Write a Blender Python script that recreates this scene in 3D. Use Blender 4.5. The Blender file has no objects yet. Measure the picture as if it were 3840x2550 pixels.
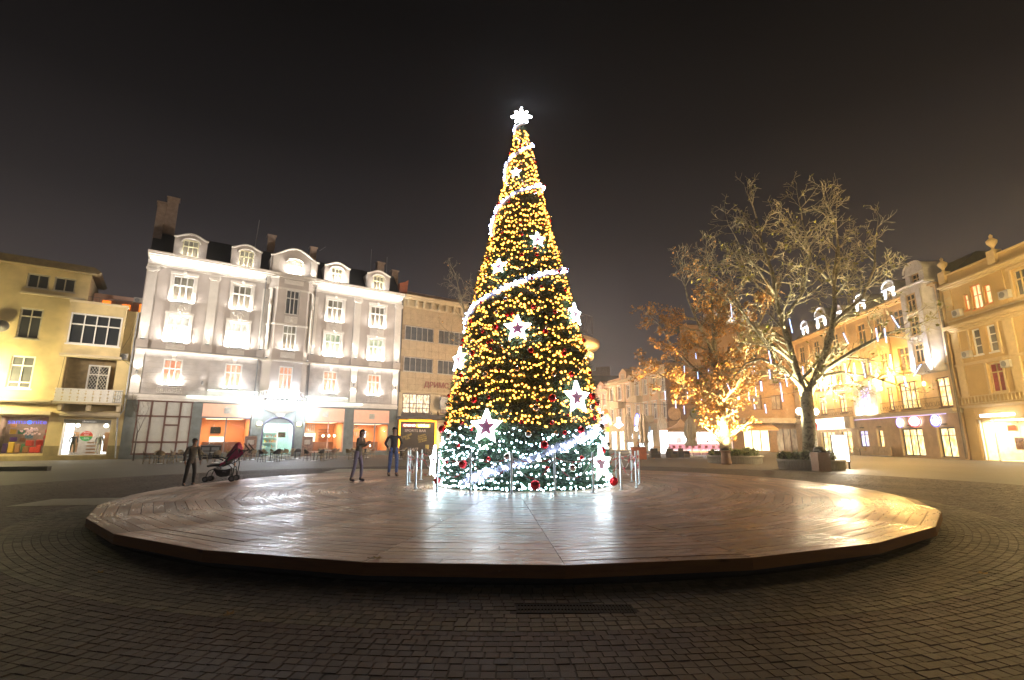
import bpy, math, random
from mathutils import Vector, Matrix
import numpy as np
R = math.radians
rnd = random.Random(7)
scene = bpy.context.scene
col = scene.collection

# ------------------------------------------------------------------ camera, world, exposure
cam_d = bpy.data.cameras.new('camera')
cam = bpy.data.objects.new('camera', cam_d)
col.objects.link(cam)
CAM_H = 1.54
cam.location = (0, 0, CAM_H)
cam.rotation_euler = (R(90 + 11.47), 0, 0)
cam_d.sensor_width = 36
cam_d.lens = 17.505
cam_d.clip_end = 2000
scene.camera = cam

world = bpy.data.worlds.new('World')
scene.world = world
world.use_nodes = True
nt = world.node_tree
bg = nt.nodes['Background']
tc = nt.nodes.new('ShaderNodeTexCoord')
sep = nt.nodes.new('ShaderNodeSeparateXYZ')
ramp = nt.nodes.new('ShaderNodeValToRGB')
nt.links.new(tc.outputs['Generated'], sep.inputs[0])
nt.links.new(sep.outputs['Z'], ramp.inputs[0])
nt.links.new(ramp.outputs[0], bg.inputs[0])
els = ramp.color_ramp.elements                      # night haze over a lit town: paler towards the roofs
els[0].position = 0.0; els[0].color = (.105, .082, .070, 1)
els[1].position = 1.0; els[1].color = (.0013, .0011, .0011, 1)
for p, c in ((.12, (.074, .059, .055)), (.25, (.037, .0305, .0310)), (.38, (.0160, .0134, .0140)),
             (.52, (.0062, .0053, .0056)), (.68, (.0026, .0023, .0024))):
    e = els.new(p); e.color = (*c, 1)
bg.inputs[1].default_value = 1.0

scene.view_settings.view_transform = 'Standard'
scene.view_settings.look = 'None'
scene.view_settings.exposure = .5
scene.view_settings.gamma = 1
scene.view_settings.use_curve_mapping = False
cy = scene.cycles
cy.use_denoising = True
cy.sample_clamp_indirect = 3.0
cy.max_bounces = 5
cy.diffuse_bounces = 2
cy.glossy_bounces = 3
cy.transparent_max_bounces = 12
cy.caustics_reflective = False
cy.caustics_refractive = False
scene.render.film_transparent = False

# ------------------------------------------------------------------ materials
MATS = {}
def mat(name, c=(.5, .5, .5), rough=.7, metal=0., var=.25, scale=3., bump=0., emit=None, es=0., spec=.5, tint=False, detail=5, bscale=None):
    if name in MATS: return MATS[name]
    m = bpy.data.materials.new(name); m.use_nodes = True
    n = m.node_tree.nodes; l = m.node_tree.links
    b = n['Principled BSDF']
    b.inputs['Roughness'].default_value = rough
    b.inputs['Metallic'].default_value = metal
    b.inputs['Specular IOR Level'].default_value = spec
    b.inputs['Base Color'].default_value = (*c, 1)
    t = n.new('ShaderNodeTexCoord')
    if var:
        no = n.new('ShaderNodeTexNoise'); no.inputs['Scale'].default_value = scale; no.inputs['Detail'].default_value = detail
        l.new(t.outputs['Object'], no.inputs['Vector'])
        mr = n.new('ShaderNodeMapRange'); mr.inputs['From Min'].default_value = .3; mr.inputs['From Max'].default_value = .7
        mr.inputs['To Min'].default_value = 1 - var; mr.inputs['To Max'].default_value = 1 + var * .6
        l.new(no.outputs[0], mr.inputs[0])
        mx = n.new('ShaderNodeVectorMath'); mx.operation = 'SCALE'; mx.inputs[0].default_value = c
        l.new(mr.outputs[0], mx.inputs['Scale'])
        out = mx.outputs[0]
        if tint:
            at = n.new('ShaderNodeAttribute'); at.attribute_name = 'tint'
            mm = n.new('ShaderNodeVectorMath'); mm.operation = 'MULTIPLY'
            l.new(out, mm.inputs[0]); l.new(at.outputs['Color'], mm.inputs[1]); out = mm.outputs[0]
        l.new(out, b.inputs['Base Color'])
        r2 = n.new('ShaderNodeMapRange'); r2.inputs['To Min'].default_value = max(0, rough - .12); r2.inputs['To Max'].default_value = min(1, rough + .12)
        l.new(no.outputs[0], r2.inputs[0]); l.new(r2.outputs[0], b.inputs['Roughness'])
    if bump:
        nb = n.new('ShaderNodeTexNoise'); nb.inputs['Scale'].default_value = bscale or scale * 6; nb.inputs['Detail'].default_value = 4
        l.new(t.outputs['Object'], nb.inputs['Vector'])
        bu = n.new('ShaderNodeBump'); bu.inputs['Strength'].default_value = bump; bu.inputs['Distance'].default_value = .02
        l.new(nb.outputs[0], bu.inputs['Height']); l.new(bu.outputs[0], b.inputs['Normal'])
    if emit:
        b.inputs['Emission Color'].default_value = (*emit, 1); b.inputs['Emission Strength'].default_value = es
    MATS[name] = m
    return m

def glow(name, c, s):
    if name in MATS: return MATS[name]
    m = bpy.data.materials.new(name); m.use_nodes = True
    b = m.node_tree.nodes['Principled BSDF']
    b.inputs['Base Color'].default_value = (.25 * c[0], .25 * c[1], .25 * c[2], 1)
    b.inputs['Roughness'].default_value = .4
    b.inputs['Emission Color'].default_value = (*c, 1); b.inputs['Emission Strength'].default_value = s
    MATS[name] = m
    return m

def lit_room(name, c1, c2, s, scale=1.2):            # a lit room seen through curtains: light gives off unevenly
    if name in MATS: return MATS[name]
    m = bpy.data.materials.new(name); m.use_nodes = True
    n = m.node_tree.nodes; l = m.node_tree.links; b = n['Principled BSDF']
    t = n.new('ShaderNodeTexCoord'); mp = n.new('ShaderNodeMapping'); mp.inputs['Scale'].default_value = (2.5, 1, 1)
    l.new(t.outputs['Object'], mp.inputs[0])
    no = n.new('ShaderNodeTexNoise'); no.inputs['Scale'].default_value = scale; no.inputs['Detail'].default_value = 3
    oi = n.new('ShaderNodeObjectInfo'); om = n.new('ShaderNodeVectorMath'); om.operation = 'SCALE'; om.inputs['Scale'].default_value = 3.7; l.new(oi.outputs['Location'], om.inputs[0]); l.new(oi.outputs['Location'], mp.inputs['Location'])
    l.new(mp.outputs[0], no.inputs['Vector'])
    cr = n.new('ShaderNodeValToRGB'); cr.color_ramp.elements[0].position = .38; cr.color_ramp.elements[0].color = (*c1, 1)
    cr.color_ramp.elements[1].position = .62; cr.color_ramp.elements[1].color = (*c2, 1)
    l.new(no.outputs[0], cr.inputs[0]); l.new(cr.outputs[0], b.inputs['Emission Color'])
    b.inputs['Base Color'].default_value = (.1, .08, .06, 1); b.inputs['Roughness'].default_value = .08
    b.inputs['Emission Strength'].default_value = s
    MATS[name] = m
    return m

def glass(name='shop_glass'):
    if name in MATS: return MATS[name]
    m = bpy.data.materials.new(name); m.use_nodes = True
    n = m.node_tree.nodes; l = m.node_tree.links
    n.remove(n['Principled BSDF'])
    tr = n.new('ShaderNodeBsdfTransparent'); tr.inputs[0].default_value = (.93, .95, .94, 1)
    gl = n.new('ShaderNodeBsdfGlossy'); gl.inputs['Roughness'].default_value = .03
    fr = n.new('ShaderNodeFresnel'); fr.inputs[0].default_value = 1.45
    ge = n.new('ShaderNodeNewGeometry'); nb = n.new('ShaderNodeMath'); nb.operation = 'SUBTRACT'; nb.inputs[0].default_value = 1; l.new(ge.outputs['Backfacing'], nb.inputs[1])
    fm = n.new('ShaderNodeMath'); fm.operation = 'MULTIPLY'; l.new(fr.outputs[0], fm.inputs[0]); l.new(nb.outputs[0], fm.inputs[1])
    mx = n.new('ShaderNodeMixShader'); l.new(fm.outputs[0], mx.inputs[0]); l.new(tr.outputs[0], mx.inputs[1]); l.new(gl.outputs[0], mx.inputs[2])
    l.new(mx.outputs[0], n['Material Output'].inputs[0])
    MATS[name] = m
    return m

# ------------------------------------------------------------------ mesh helpers
class MB:
    def __init__(s): s.v = []; s.f = []; s.M = None; s.mi = []; s.m = 0
    def add(s, vs, fs):
        b = len(s.v)
        if s.M is not None: vs = [tuple(s.M @ Vector(p)) for p in vs]
        s.v += vs; s.f += [tuple(i + b for i in f) for f in fs]; s.mi += [s.m] * len(fs)
        return s
    def box(s, x0, y0, z0, x1, y1, z1):
        if x1 < x0: x0, x1 = x1, x0
        if y1 < y0: y0, y1 = y1, y0
        if z1 < z0: z0, z1 = z1, z0
        return s.add([(x0, y0, z0), (x1, y0, z0), (x1, y1, z0), (x0, y1, z0), (x0, y0, z1), (x1, y0, z1), (x1, y1, z1), (x0, y1, z1)],
                     [(0, 3, 2, 1), (4, 5, 6, 7), (0, 1, 5, 4), (1, 2, 6, 5), (2, 3, 7, 6), (3, 0, 4, 7)])
    def cbox(s, c, d): return s.box(c[0] - d[0] / 2, c[1] - d[1] / 2, c[2] - d[2] / 2, c[0] + d[0] / 2, c[1] + d[1] / 2, c[2] + d[2] / 2)
    def prism_xz(s, pts, y0, y1):                     # polygon in the facade plane (anticlockwise seen from -y), pushed back
        n = len(pts)
        return s.add([(x, y0, z) for x, z in pts] + [(x, y1, z) for x, z in pts],
                     [tuple(range(n)), tuple(range(2 * n - 1, n - 1, -1))] + [(i, n + i, n + (i + 1) % n, (i + 1) % n) for i in range(n)])
    def prism_xy(s, pts, z0, z1):
        n = len(pts)
        return s.add([(x, y, z0) for x, y in pts] + [(x, y, z1) for x, y in pts],
                     [tuple(range(n - 1, -1, -1)), tuple(range(n, 2 * n))] + [(i, (i + 1) % n, n + (i + 1) % n, n + i) for i in range(n)])
    def tube(s, path, r, n=6, cap=True):
        P = [Vector(p) for p in path]
        rs = r if isinstance(r, (list, tuple)) else [r] * len(P)
        vs = []; u = None
        for i, p in enumerate(P):
            d = (P[min(i + 1, len(P) - 1)] - P[max(i - 1, 0)])
            if d.length < 1e-9: d = Vector((0, 0, 1))
            d.normalize()
            if u is None:
                u = d.cross(Vector((0, 0, 1)) if abs(d.z) < .9 else Vector((1, 0, 0)))
            else:
                u = u - d * u.dot(d)
            u.normalize(); w = d.cross(u)
            for k in range(n):
                a = 2 * math.pi * k / n
                q = p + (u * math.cos(a) + w * math.sin(a)) * rs[i]
                vs.append(tuple(q))
        fs = []
        for i in range(len(P) - 1):
            for k in range(n):
                fs.append((i * n + k, i * n + (k + 1) % n, (i + 1) * n + (k + 1) % n, (i + 1) * n + k))
        if cap: fs += [tuple(range(n - 1, -1, -1)), tuple(range((len(P) - 1) * n, len(P) * n))]
        return s.add(vs, fs)
    def lathe(s, prof, n=16, c=(0, 0, 0), axis='z', cap=True):
        vs = []
        for r, z in prof:
            for k in range(n):
                a = 2 * math.pi * k / n
                x, y = r * math.cos(a), r * math.sin(a)
                p = (x, y, z) if axis == 'z' else ((x, z, y) if axis == 'y' else (z, x, y))
                vs.append((p[0] + c[0], p[1] + c[1], p[2] + c[2]))
        fs = []
        for i in range(len(prof) - 1):
            for k in range(n):
                fs.append((i * n + k, i * n + (k + 1) % n, (i + 1) * n + (k + 1) % n, (i + 1) * n + k))
        if cap: fs += [tuple(range(n - 1, -1, -1)), tuple(range((len(prof) - 1) * n, len(prof) * n))]
        return s.add(vs, fs)
    def sphere(s, c, r, n=12, m=8, sq=(1, 1, 1)):
        vs = [(c[0], c[1], c[2] - r * sq[2])]; fs = []
        for j in range(1, m):
            t = math.pi * j / m
            for k in range(n):
                a = 2 * math.pi * k / n
                vs.append((c[0] + r * sq[0] * math.sin(t) * math.cos(a), c[1] + r * sq[1] * math.sin(t) * math.sin(a), c[2] - r * sq[2] * math.cos(t)))
        vs.append((c[0], c[1], c[2] + r * sq[2])); N = len(vs) - 1
        for k in range(n): fs.append((0, 1 + (k + 1) % n, 1 + k))
        for j in range(m - 2):
            for k in range(n):
                fs.append((1 + j * n + k, 1 + j * n + (k + 1) % n, 1 + (j + 1) * n + (k + 1) % n, 1 + (j + 1) * n + k))
        for k in range(n): fs.append((N, 1 + (m - 2) * n + k, 1 + (m - 2) * n + (k + 1) % n))
        return s.add(vs, fs)
    def mesh(s, name, *mats, smooth=False):
        me = bpy.data.meshes.new(name); me.from_pydata(s.v, [], s.f); 
        for m in mats: me.materials.append(m)
        if len(mats) > 1: me.polygons.foreach_set('material_index', s.mi)
        if smooth: me.shade_smooth()
        return me
    def build(s, name, m, parent=None, smooth=False, loc=None, rot=None):
        ms = m if isinstance(m, (list, tuple)) else [m]
        return put(name, s.mesh(name, *ms, smooth=smooth), parent, loc, rot)

def put(name, me, parent=None, loc=None, rot=None):
    o = bpy.data.objects.new(name, me); col.objects.link(o)
    if parent is not None: o.parent = parent
    if loc is not None: o.location = loc
    if rot is not None: o.rotation_euler = rot
    return o
THINGS = []
def thing(name, label, cat, loc=(0, 0, 0), rz=0, group=None, at=None):
    o = bpy.data.objects.new(name, None); col.objects.link(o)
    o.empty_display_size = .1
    o.location = loc; o.rotation_euler = (0, 0, rz)
    return tag(o, label, cat, group, at)
def tag(o, label, cat, group=None, at=None):
    o['label'] = label; o['category'] = cat
    if group: o['group'] = group
    THINGS.append((o, at))
    return o
def struct(o, kind='structure'): o['kind'] = kind; return o
def lamp(kind, name, parent, loc, energy, color, size=.1, rot=None, spot=None, blend=.6, sizey=None, target=None):
    d = bpy.data.lights.new(name, kind); d.energy = energy; d.color = color
    if kind == 'POINT': d.shadow_soft_size = size
    if kind == 'SPOT': d.shadow_soft_size = size; d.spot_size = R(spot or 90); d.spot_blend = blend
    if kind == 'AREA':
        d.size = size
        if sizey: d.shape = 'RECTANGLE'; d.size_y = sizey
    o = bpy.data.objects.new(name, d); col.objects.link(o)
    if parent is not None: o.parent = parent
    o.location = loc
    if target is not None:
        v = (Vector(target) - Vector(loc)).normalized()
        o.rotation_euler = v.to_track_quat('-Z', 'Y').to_euler()
    elif rot is not None: o.rotation_euler = rot
    return o
def text(name, body, parent, loc, size, m, rot=(math.pi / 2, 0, 0), ext=.02, align='CENTER', sx=1.0, bold=0.0):
    c = bpy.data.curves.new(name, 'FONT'); c.body = body; c.size = size; c.extrude = ext; c.align_x = align; c.align_y = 'CENTER'; c.offset = bold
    c.materials.append(m); c.resolution_u = 3
    o = bpy.data.objects.new(name, c); col.objects.link(o); o.parent = parent
    bpy.context.view_layer.update()
    me = bpy.data.meshes.new_from_object(o.evaluated_get(bpy.context.evaluated_depsgraph_get())); bpy.data.objects.remove(o)
    o = bpy.data.objects.new(name, me); col.objects.link(o); o.parent = parent
    o.location = loc; o.rotation_euler = rot; o.scale = (sx, 1, 1)
    return o

# palette
M_white = mat('white_plaster', (.52, .475, .44), .8, var=.22, scale=.5, detail=9, bump=.15)
M_trim = mat('white_trim', (.72, .69, .64), .7, var=.08, scale=2)
M_ashlar = mat('grey_ashlar', (.47, .44, .42), .85, var=.22, scale=1.2, bump=.2)
M_base = mat('dark_green_grey_stone', (.17, .19, .18), .7, var=.25, scale=2, bump=.3)
M_zinc = mat('dark_zinc_roof', (.05, .055, .06), .5, var=.2)
M_chim = mat('chimney_render', (.34, .27, .23), .9, var=.25)
M_winw = mat('white_window_paint', (.75, .74, .70), .5, var=.05)
M_dark = mat('dark_glass', (.03, .035, .04), .06, var=0)
M_greypane = mat('grey_glass', (.13, .14, .15), .12, var=.3, scale=1)
M_olive = mat('olive_render', (.62, .50, .26), .9, var=.28, scale=.7, bump=.25, detail=8)
M_olived = mat('olive_plinth', (.30, .24, .11), .9, var=.3, scale=1.5, bump=.25)
M_cream = mat('cream_render', (.58, .49, .33), .85, var=.12, scale=1)
M_tile = mat('beige_stone_panel', (.50, .40, .26), .75, var=.15, scale=1.5, tint=False)
M_brown = mat('brown_frame', (.13, .06, .045), .6, var=.2)
M_black = mat('black_metal', (.02, .02, .022), .45, metal=.3, var=.1)
M_grey = mat('grey_metal', (.22, .23, .24), .5, metal=.4, var=.1)
M_steel = mat('polished_steel', (.82, .84, .86), .38, metal=.85, var=0)
M_peach = mat('peach_render', (.64, .46, .30), .85, var=.12, scale=.5)
M_pink = mat('pink_render', (.56, .36, .28), .85, var=.1, scale=.5)
M_ochre = mat('ochre_render', (.54, .37, .145), .85, var=.15, scale=.6, bump=.1)
M_ochret = mat('ochre_trim', (.60, .46, .24), .8, var=.1)
M_stoneor = mat('tan_stone_cladding', (.46, .31, .17), .6, var=.2, scale=1.5)
M_orange = mat('orange_wall', (.62, .26, .08), .8, var=.1)
M_glass = glass()

# ------------------------------------------------------------------ ground: paved square
CX, CY = .05, 15.52                                       # centre of the round wooden stage
def ground_mat():
    m = bpy.data.materials.new('square_paving'); m.use_nodes = True
    n = m.node_tree.nodes; l = m.node_tree.links; b = n['Principled BSDF']
    t = n.new('ShaderNodeTexCoord'); mp = n.new('ShaderNodeMapping'); mp.inputs['Location'].default_value = (-CX, -CY, 0)
    l.new(t.outputs['Object'], mp.inputs[0])
    sp = n.new('ShaderNodeSeparateXYZ'); l.new(mp.outputs[0], sp.inputs[0])
    ln = n.new('ShaderNodeVectorMath'); ln.operation = 'LENGTH'; l.new(mp.outputs[0], ln.inputs[0])
    an = n.new('ShaderNodeMath'); an.operation = 'ARCTAN2'; l.new(sp.outputs[1], an.inputs[0]); l.new(sp.outputs[0], an.inputs[1])
    cb = n.new('ShaderNodeCombineXYZ'); l.new(ln.outputs['Value'], cb.inputs[0])
    am = n.new('ShaderNodeMath'); am.operation = 'MULTIPLY'; am.inputs[1].default_value = 14; l.new(an.outputs[0], am.inputs[0]); l.new(am.outputs[0], cb.inputs[1])
    no = n.new('ShaderNodeTexNoise'); no.inputs['Scale'].default_value = 1.1; no.inputs['Detail'].default_value = 9; no.inputs['Roughness'].default_value = .72
    l.new(cb.outputs[0], no.inputs['Vector'])
    no2 = n.new('ShaderNodeTexNoise'); no2.inputs['Scale'].default_value = .12; no2.inputs['Detail'].default_value = 4
    l.new(t.outputs['Object'], no2.inputs['Vector'])
    br = n.new('ShaderNodeTexBrick'); br.inputs['Scale'].default_value = 1; br.inputs['Mortar Size'].default_value = .02
    br.inputs['Brick Width'].default_value = .21; br.inputs['Row Height'].default_value = .105
    br.inputs['Color1'].default_value = (1, 1, 1, 1); br.inputs['Color2'].default_value = (.8, .8, .8, 1); br.inputs['Mortar'].default_value = (.45, .45, .45, 1)
    cb2 = n.new('ShaderNodeCombineXYZ'); l.new(am.outputs[0], cb2.inputs[0]); l.new(ln.outputs['Value'], cb2.inputs[1]); l.new(cb2.outputs[0], br.inputs['Vector'])
    ad = n.new('ShaderNodeMath'); ad.operation = 'ADD'; l.new(no.outputs[0], ad.inputs[0]); l.new(no2.outputs[0], ad.inputs[1])
    cr = n.new('ShaderNodeValToRGB'); cr.color_ramp.elements[0].position = .7; cr.color_ramp.elements[0].color = (.050, .040, .033, 1)
    cr.color_ramp.elements[1].position = 1.3; cr.color_ramp.elements[1].color = (.125, .104, .082, 1)
    dv = n.new('ShaderNodeMath'); dv.operation = 'MULTIPLY'; dv.inputs[1].default_value = .5; l.new(ad.outputs[0], dv.inputs[0])
    cr.color_ramp.elements[0].position = .38; cr.color_ramp.elements[1].position = .62
    l.new(dv.outputs[0], cr.inputs[0])
    mx = n.new('ShaderNodeVectorMath'); mx.operation = 'MULTIPLY'; l.new(cr.outputs[0], mx.inputs[0]); l.new(br.outputs[0], mx.inputs[1])
    l.new(mx.outputs[0], b.inputs['Base Color'])
    rr = n.new('ShaderNodeMapRange'); rr.inputs['To Min'].default_value = .48; rr.inputs['To Max'].default_value = .78; l.new(no.outputs[0], rr.inputs[0]); l.new(rr.outputs[0], b.inputs['Roughness'])
    bu = n.new('ShaderNodeBump'); bu.inputs['Strength'].default_value = .6; bu.inputs['Distance'].default_value = .02
    l.new(no.outputs[0], bu.inputs['Height']); l.new(bu.outputs[0], b.inputs['Normal'])
    return m
M_ground = ground_mat()
R_IN, R_PAV, PITCH = 9.46, 18.3, .104
g = MB(); N = 128
inner = [(CX + R_PAV * math.cos(2 * math.pi * k / N), CY + R_PAV * math.sin(2 * math.pi * k / N), 0) for k in range(N)]
mid = [(CX + 60 * math.cos(2 * math.pi * k / N), CY + 60 * math.sin(2 * math.pi * k / N), 0) for k in range(N)]
outer = [(CX + 270 * math.cos(2 * math.pi * k / N), CY + 270 * math.sin(2 * math.pi * k / N), 0) for k in range(N)]
g.add(inner + mid + outer, [(a * N + k, (a + 1) * N + k, (a + 1) * N + (k + 1) % N, a * N + (k + 1) % N) for a in range(2) for k in range(N)])
ground = struct(g.build('ground', M_ground))
g = MB(); g.add([(x, y, -.006) for x, y, _ in inner], [tuple(range(N))])
g.build('joint_sand', mat('joint_sand', (.062, .050, .042), .95, var=.3, scale=8), ground)

M_paver = mat('granite_sett', (1, 1, 1), .62, var=.3, scale=55, bump=.5, bscale=130, tint=True, spec=.4)
def quads_mesh(name, V, F, m, tint=None, uv=None):
    me = bpy.data.meshes.new(name)
    V = np.asarray(V, dtype=np.float32); F = np.asarray(F, dtype=np.int32)
    me.vertices.add(len(V)); me.vertices.foreach_set('co', V.ravel())
    me.loops.add(F.size); me.loops.foreach_set('vertex_index', F.ravel())
    k = F.shape[1]
    me.polygons.add(len(F)); me.polygons.foreach_set('loop_start', np.arange(0, F.size, k, dtype=np.int32)); me.polygons.foreach_set('loop_total', np.full(len(F), k, dtype=np.int32))
    me.update(calc_edges=True); me.shade_flat()
    if tint is not None:
        a = me.attributes.new('tint', 'FLOAT_COLOR', 'FACE')
        t4 = np.ones((len(F), 4), dtype=np.float32); t4[:, :3] = tint; a.data.foreach_set('color', t4.ravel())
    if uv is not None:
        u = me.uv_layers.new(name='UVMap'); u.data.foreach_set('uv', np.asarray(uv, dtype=np.float32).ravel())
    me.materials.append(m)
    return me
npr = np.random.default_rng(3)
PF = np.array([(4, 5, 6, 7), (0, 1, 5, 4), (1, 2, 6, 5), (2, 3, 7, 6), (3, 0, 4, 7)])
pav = []                                                # (r, a, half angle) of every sett
nr = int((R_PAV - R_IN - .22) / PITCH)
for i in range(nr):
    r = R_IN + .2 + PITCH * (i + .5)
    n = int(2 * math.pi * r / .108)
    a = (np.arange(n) + npr.random() + (npr.random(n) - .5) * .08) * 2 * math.pi / n
    pav.append(np.stack([np.full(n, r), a, np.full(n, math.pi / n), np.full(n, i)], 1))
pav = np.concatenate(pav)
px = CX + pav[:, 0] * np.cos(pav[:, 1]); py = CY + pav[:, 0] * np.sin(pav[:, 1])
# the drain grate's bed stays free of setts
gr_free = ~((px > .02) & (px < 1.16) & (py > 4.93) & (py < 5.21))
pav, px, py = pav[gr_free], px[gr_free], py[gr_free]
inview = (np.abs(px) < py * 1.06 + .3) & (py > 3.3)
dist = np.where(inview, np.hypot(px, py), 1e9)
near = np.argsort(dist)[:300]
def paver_geo(P):
    n = len(P); r, a, h = P[:, 0], P[:, 1], P[:, 2]
    gap = .0022 + npr.random(n) * .0012
    z = (npr.random(n) - .5) * .005
    V = np.zeros((n, 8, 3))
    for j, (sr, sa) in enumerate(((-1, -1), (1, -1), (1, 1), (-1, 1))):
        for top in (0, 1):
            ins = gap + (.003 if top else .0)
            rr = r + sr * (PITCH / 2 - ins); aa = a + sa * (h - ins / r)
            V[:, j + 4 * top, 0] = CX + rr * np.cos(aa); V[:, j + 4 * top, 1] = CY + rr * np.sin(aa)
            V[:, j + 4 * top, 2] = (z + (npr.random(n) - .5) * .003) if top else -.02
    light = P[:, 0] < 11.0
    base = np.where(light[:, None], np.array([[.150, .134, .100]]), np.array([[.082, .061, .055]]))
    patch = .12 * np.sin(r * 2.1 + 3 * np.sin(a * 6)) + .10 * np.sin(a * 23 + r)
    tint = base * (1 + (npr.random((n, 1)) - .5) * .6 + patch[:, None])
    return V, tint
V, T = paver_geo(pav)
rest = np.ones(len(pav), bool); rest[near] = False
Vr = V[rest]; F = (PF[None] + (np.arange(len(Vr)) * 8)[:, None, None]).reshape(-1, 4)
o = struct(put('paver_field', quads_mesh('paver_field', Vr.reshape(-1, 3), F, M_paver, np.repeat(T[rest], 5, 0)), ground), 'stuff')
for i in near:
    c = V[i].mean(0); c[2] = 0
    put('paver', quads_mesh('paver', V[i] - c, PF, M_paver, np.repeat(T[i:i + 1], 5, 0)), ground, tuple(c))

# ------------------------------------------------------------------ round wooden stage
def wood_mat(name, c1, c2, rough):
    m = bpy.data.materials.new(name); m.use_nodes = True
    n = m.node_tree.nodes; l = m.node_tree.links; b = n['Principled BSDF']
    uv = n.new('ShaderNodeUVMap'); mp = n.new('ShaderNodeMapping'); mp.inputs['Scale'].default_value = (1.2, 14, 1)
    l.new(uv.outputs[0], mp.inputs[0])
    no = n.new('ShaderNodeTexNoise'); no.inputs['Scale'].default_value = 1.6; no.inputs['Detail'].default_value = 8; no.inputs['Roughness'].default_value = .65
    l.new(mp.outputs[0], no.inputs['Vector'])
    mp2 = n.new('ShaderNodeMapping'); mp2.inputs['Scale'].default_value = (2.2, 7, 1); l.new(uv.outputs[0], mp2.inputs[0])
    vo = n.new('ShaderNodeTexVoronoi'); vo.inputs['Scale'].default_value = .75; l.new(mp2.outputs[0], vo.inputs['Vector'])   # knots
    kn = n.new('ShaderNodeMapRange'); kn.inputs['From Min'].default_value = .04; kn.inputs['From Max'].default_value = .16; l.new(vo.outputs['Distance'], kn.inputs[0])
    cr = n.new('ShaderNodeValToRGB'); cr.color_ramp.elements[0].position = .32; cr.color_ramp.elements[0].color = (*c1, 1)
    cr.color_ramp.elements[1].position = .68; cr.color_ramp.elements[1].color = (*c2, 1); l.new(no.outputs[0], cr.inputs[0])
    at = n.new('ShaderNodeAttribute'); at.attribute_name = 'tint'
    mx = n.new('ShaderNodeVectorMath'); mx.operation = 'MULTIPLY'; l.new(cr.outputs[0], mx.inputs[0]); l.new(at.outputs['Color'], mx.inputs[1])
    k2 = n.new('ShaderNodeMapRange'); k2.inputs['To Min'].default_value = .45; l.new(kn.outputs[0], k2.inputs[0])
    m2 = n.new('ShaderNodeVectorMath'); m2.operation = 'SCALE'; l.new(mx.outputs[0], m2.inputs[0]); l.new(k2.outputs[0], m2.inputs['Scale'])
    l.new(m2.outputs[0], b.inputs['Base Color'])
    # trodden, damp patches
    t = n.new('ShaderNodeTexCoord'); n3 = n.new('ShaderNodeTexNoise'); n3.inputs['Scale'].default_value = .55; n3.inputs['Detail'].default_value = 6
    l.new(t.outputs['Object'], n3.inputs['Vector'])
    ad = n.new('ShaderNodeMath'); ad.operation = 'ADD'; l.new(no.outputs[0], ad.inputs[0]); l.new(n3.outputs[0], ad.inputs[1])
    rr = n.new('ShaderNodeMapRange'); rr.inputs['From Min'].default_value = .75; rr.inputs['From Max'].default_value = 1.25
    rr.inputs['To Min'].default_value = rough - .20; rr.inputs['To Max'].default_value = rough + .25; l.new(ad.outputs[0], rr.inputs[0]); l.new(rr.outputs[0], b.inputs['Roughness'])
    bu = n.new('ShaderNodeBump'); bu.inputs['Strength'].default_value = .5; bu.inputs['Distance'].default_value = .006
    l.new(no.outputs[0], bu.inputs['Height']); l.new(bu.outputs[0], b.inputs['Normal'])
    return m
M_deck = wood_mat('deck_wood', (.24, .145, .097), (.52, .36, .27), .37)
M_fascia = wood_mat('fascia_wood', (.20, .09, .03), (.34, .17, .055), .6)
NS, RS, ZT = 28, 9.84, .24
A0 = R(-87.0)
va = [A0 + k * 2 * math.pi / NS for k in range(NS)]
stage = thing('wooden_stage', 'low round stage of concentric wooden planks under the lit Christmas tree', 'stage', (CX, CY, 0))
g = MB(); rb = RS - .22
ring = [(rb * math.cos(a), rb * math.sin(a)) for a in va]
g.prism_xy(ring, 0, ZT - .07)
g.build('plinth', mat('dark_plinth_board', (.035, .04, .042), .7, var=.3, scale=2), stage)
PW = .188
planks = []                                            # V(8,3), tint, uv, distance
ap = math.cos(math.pi / NS)                             # inradius over circumradius
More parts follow.
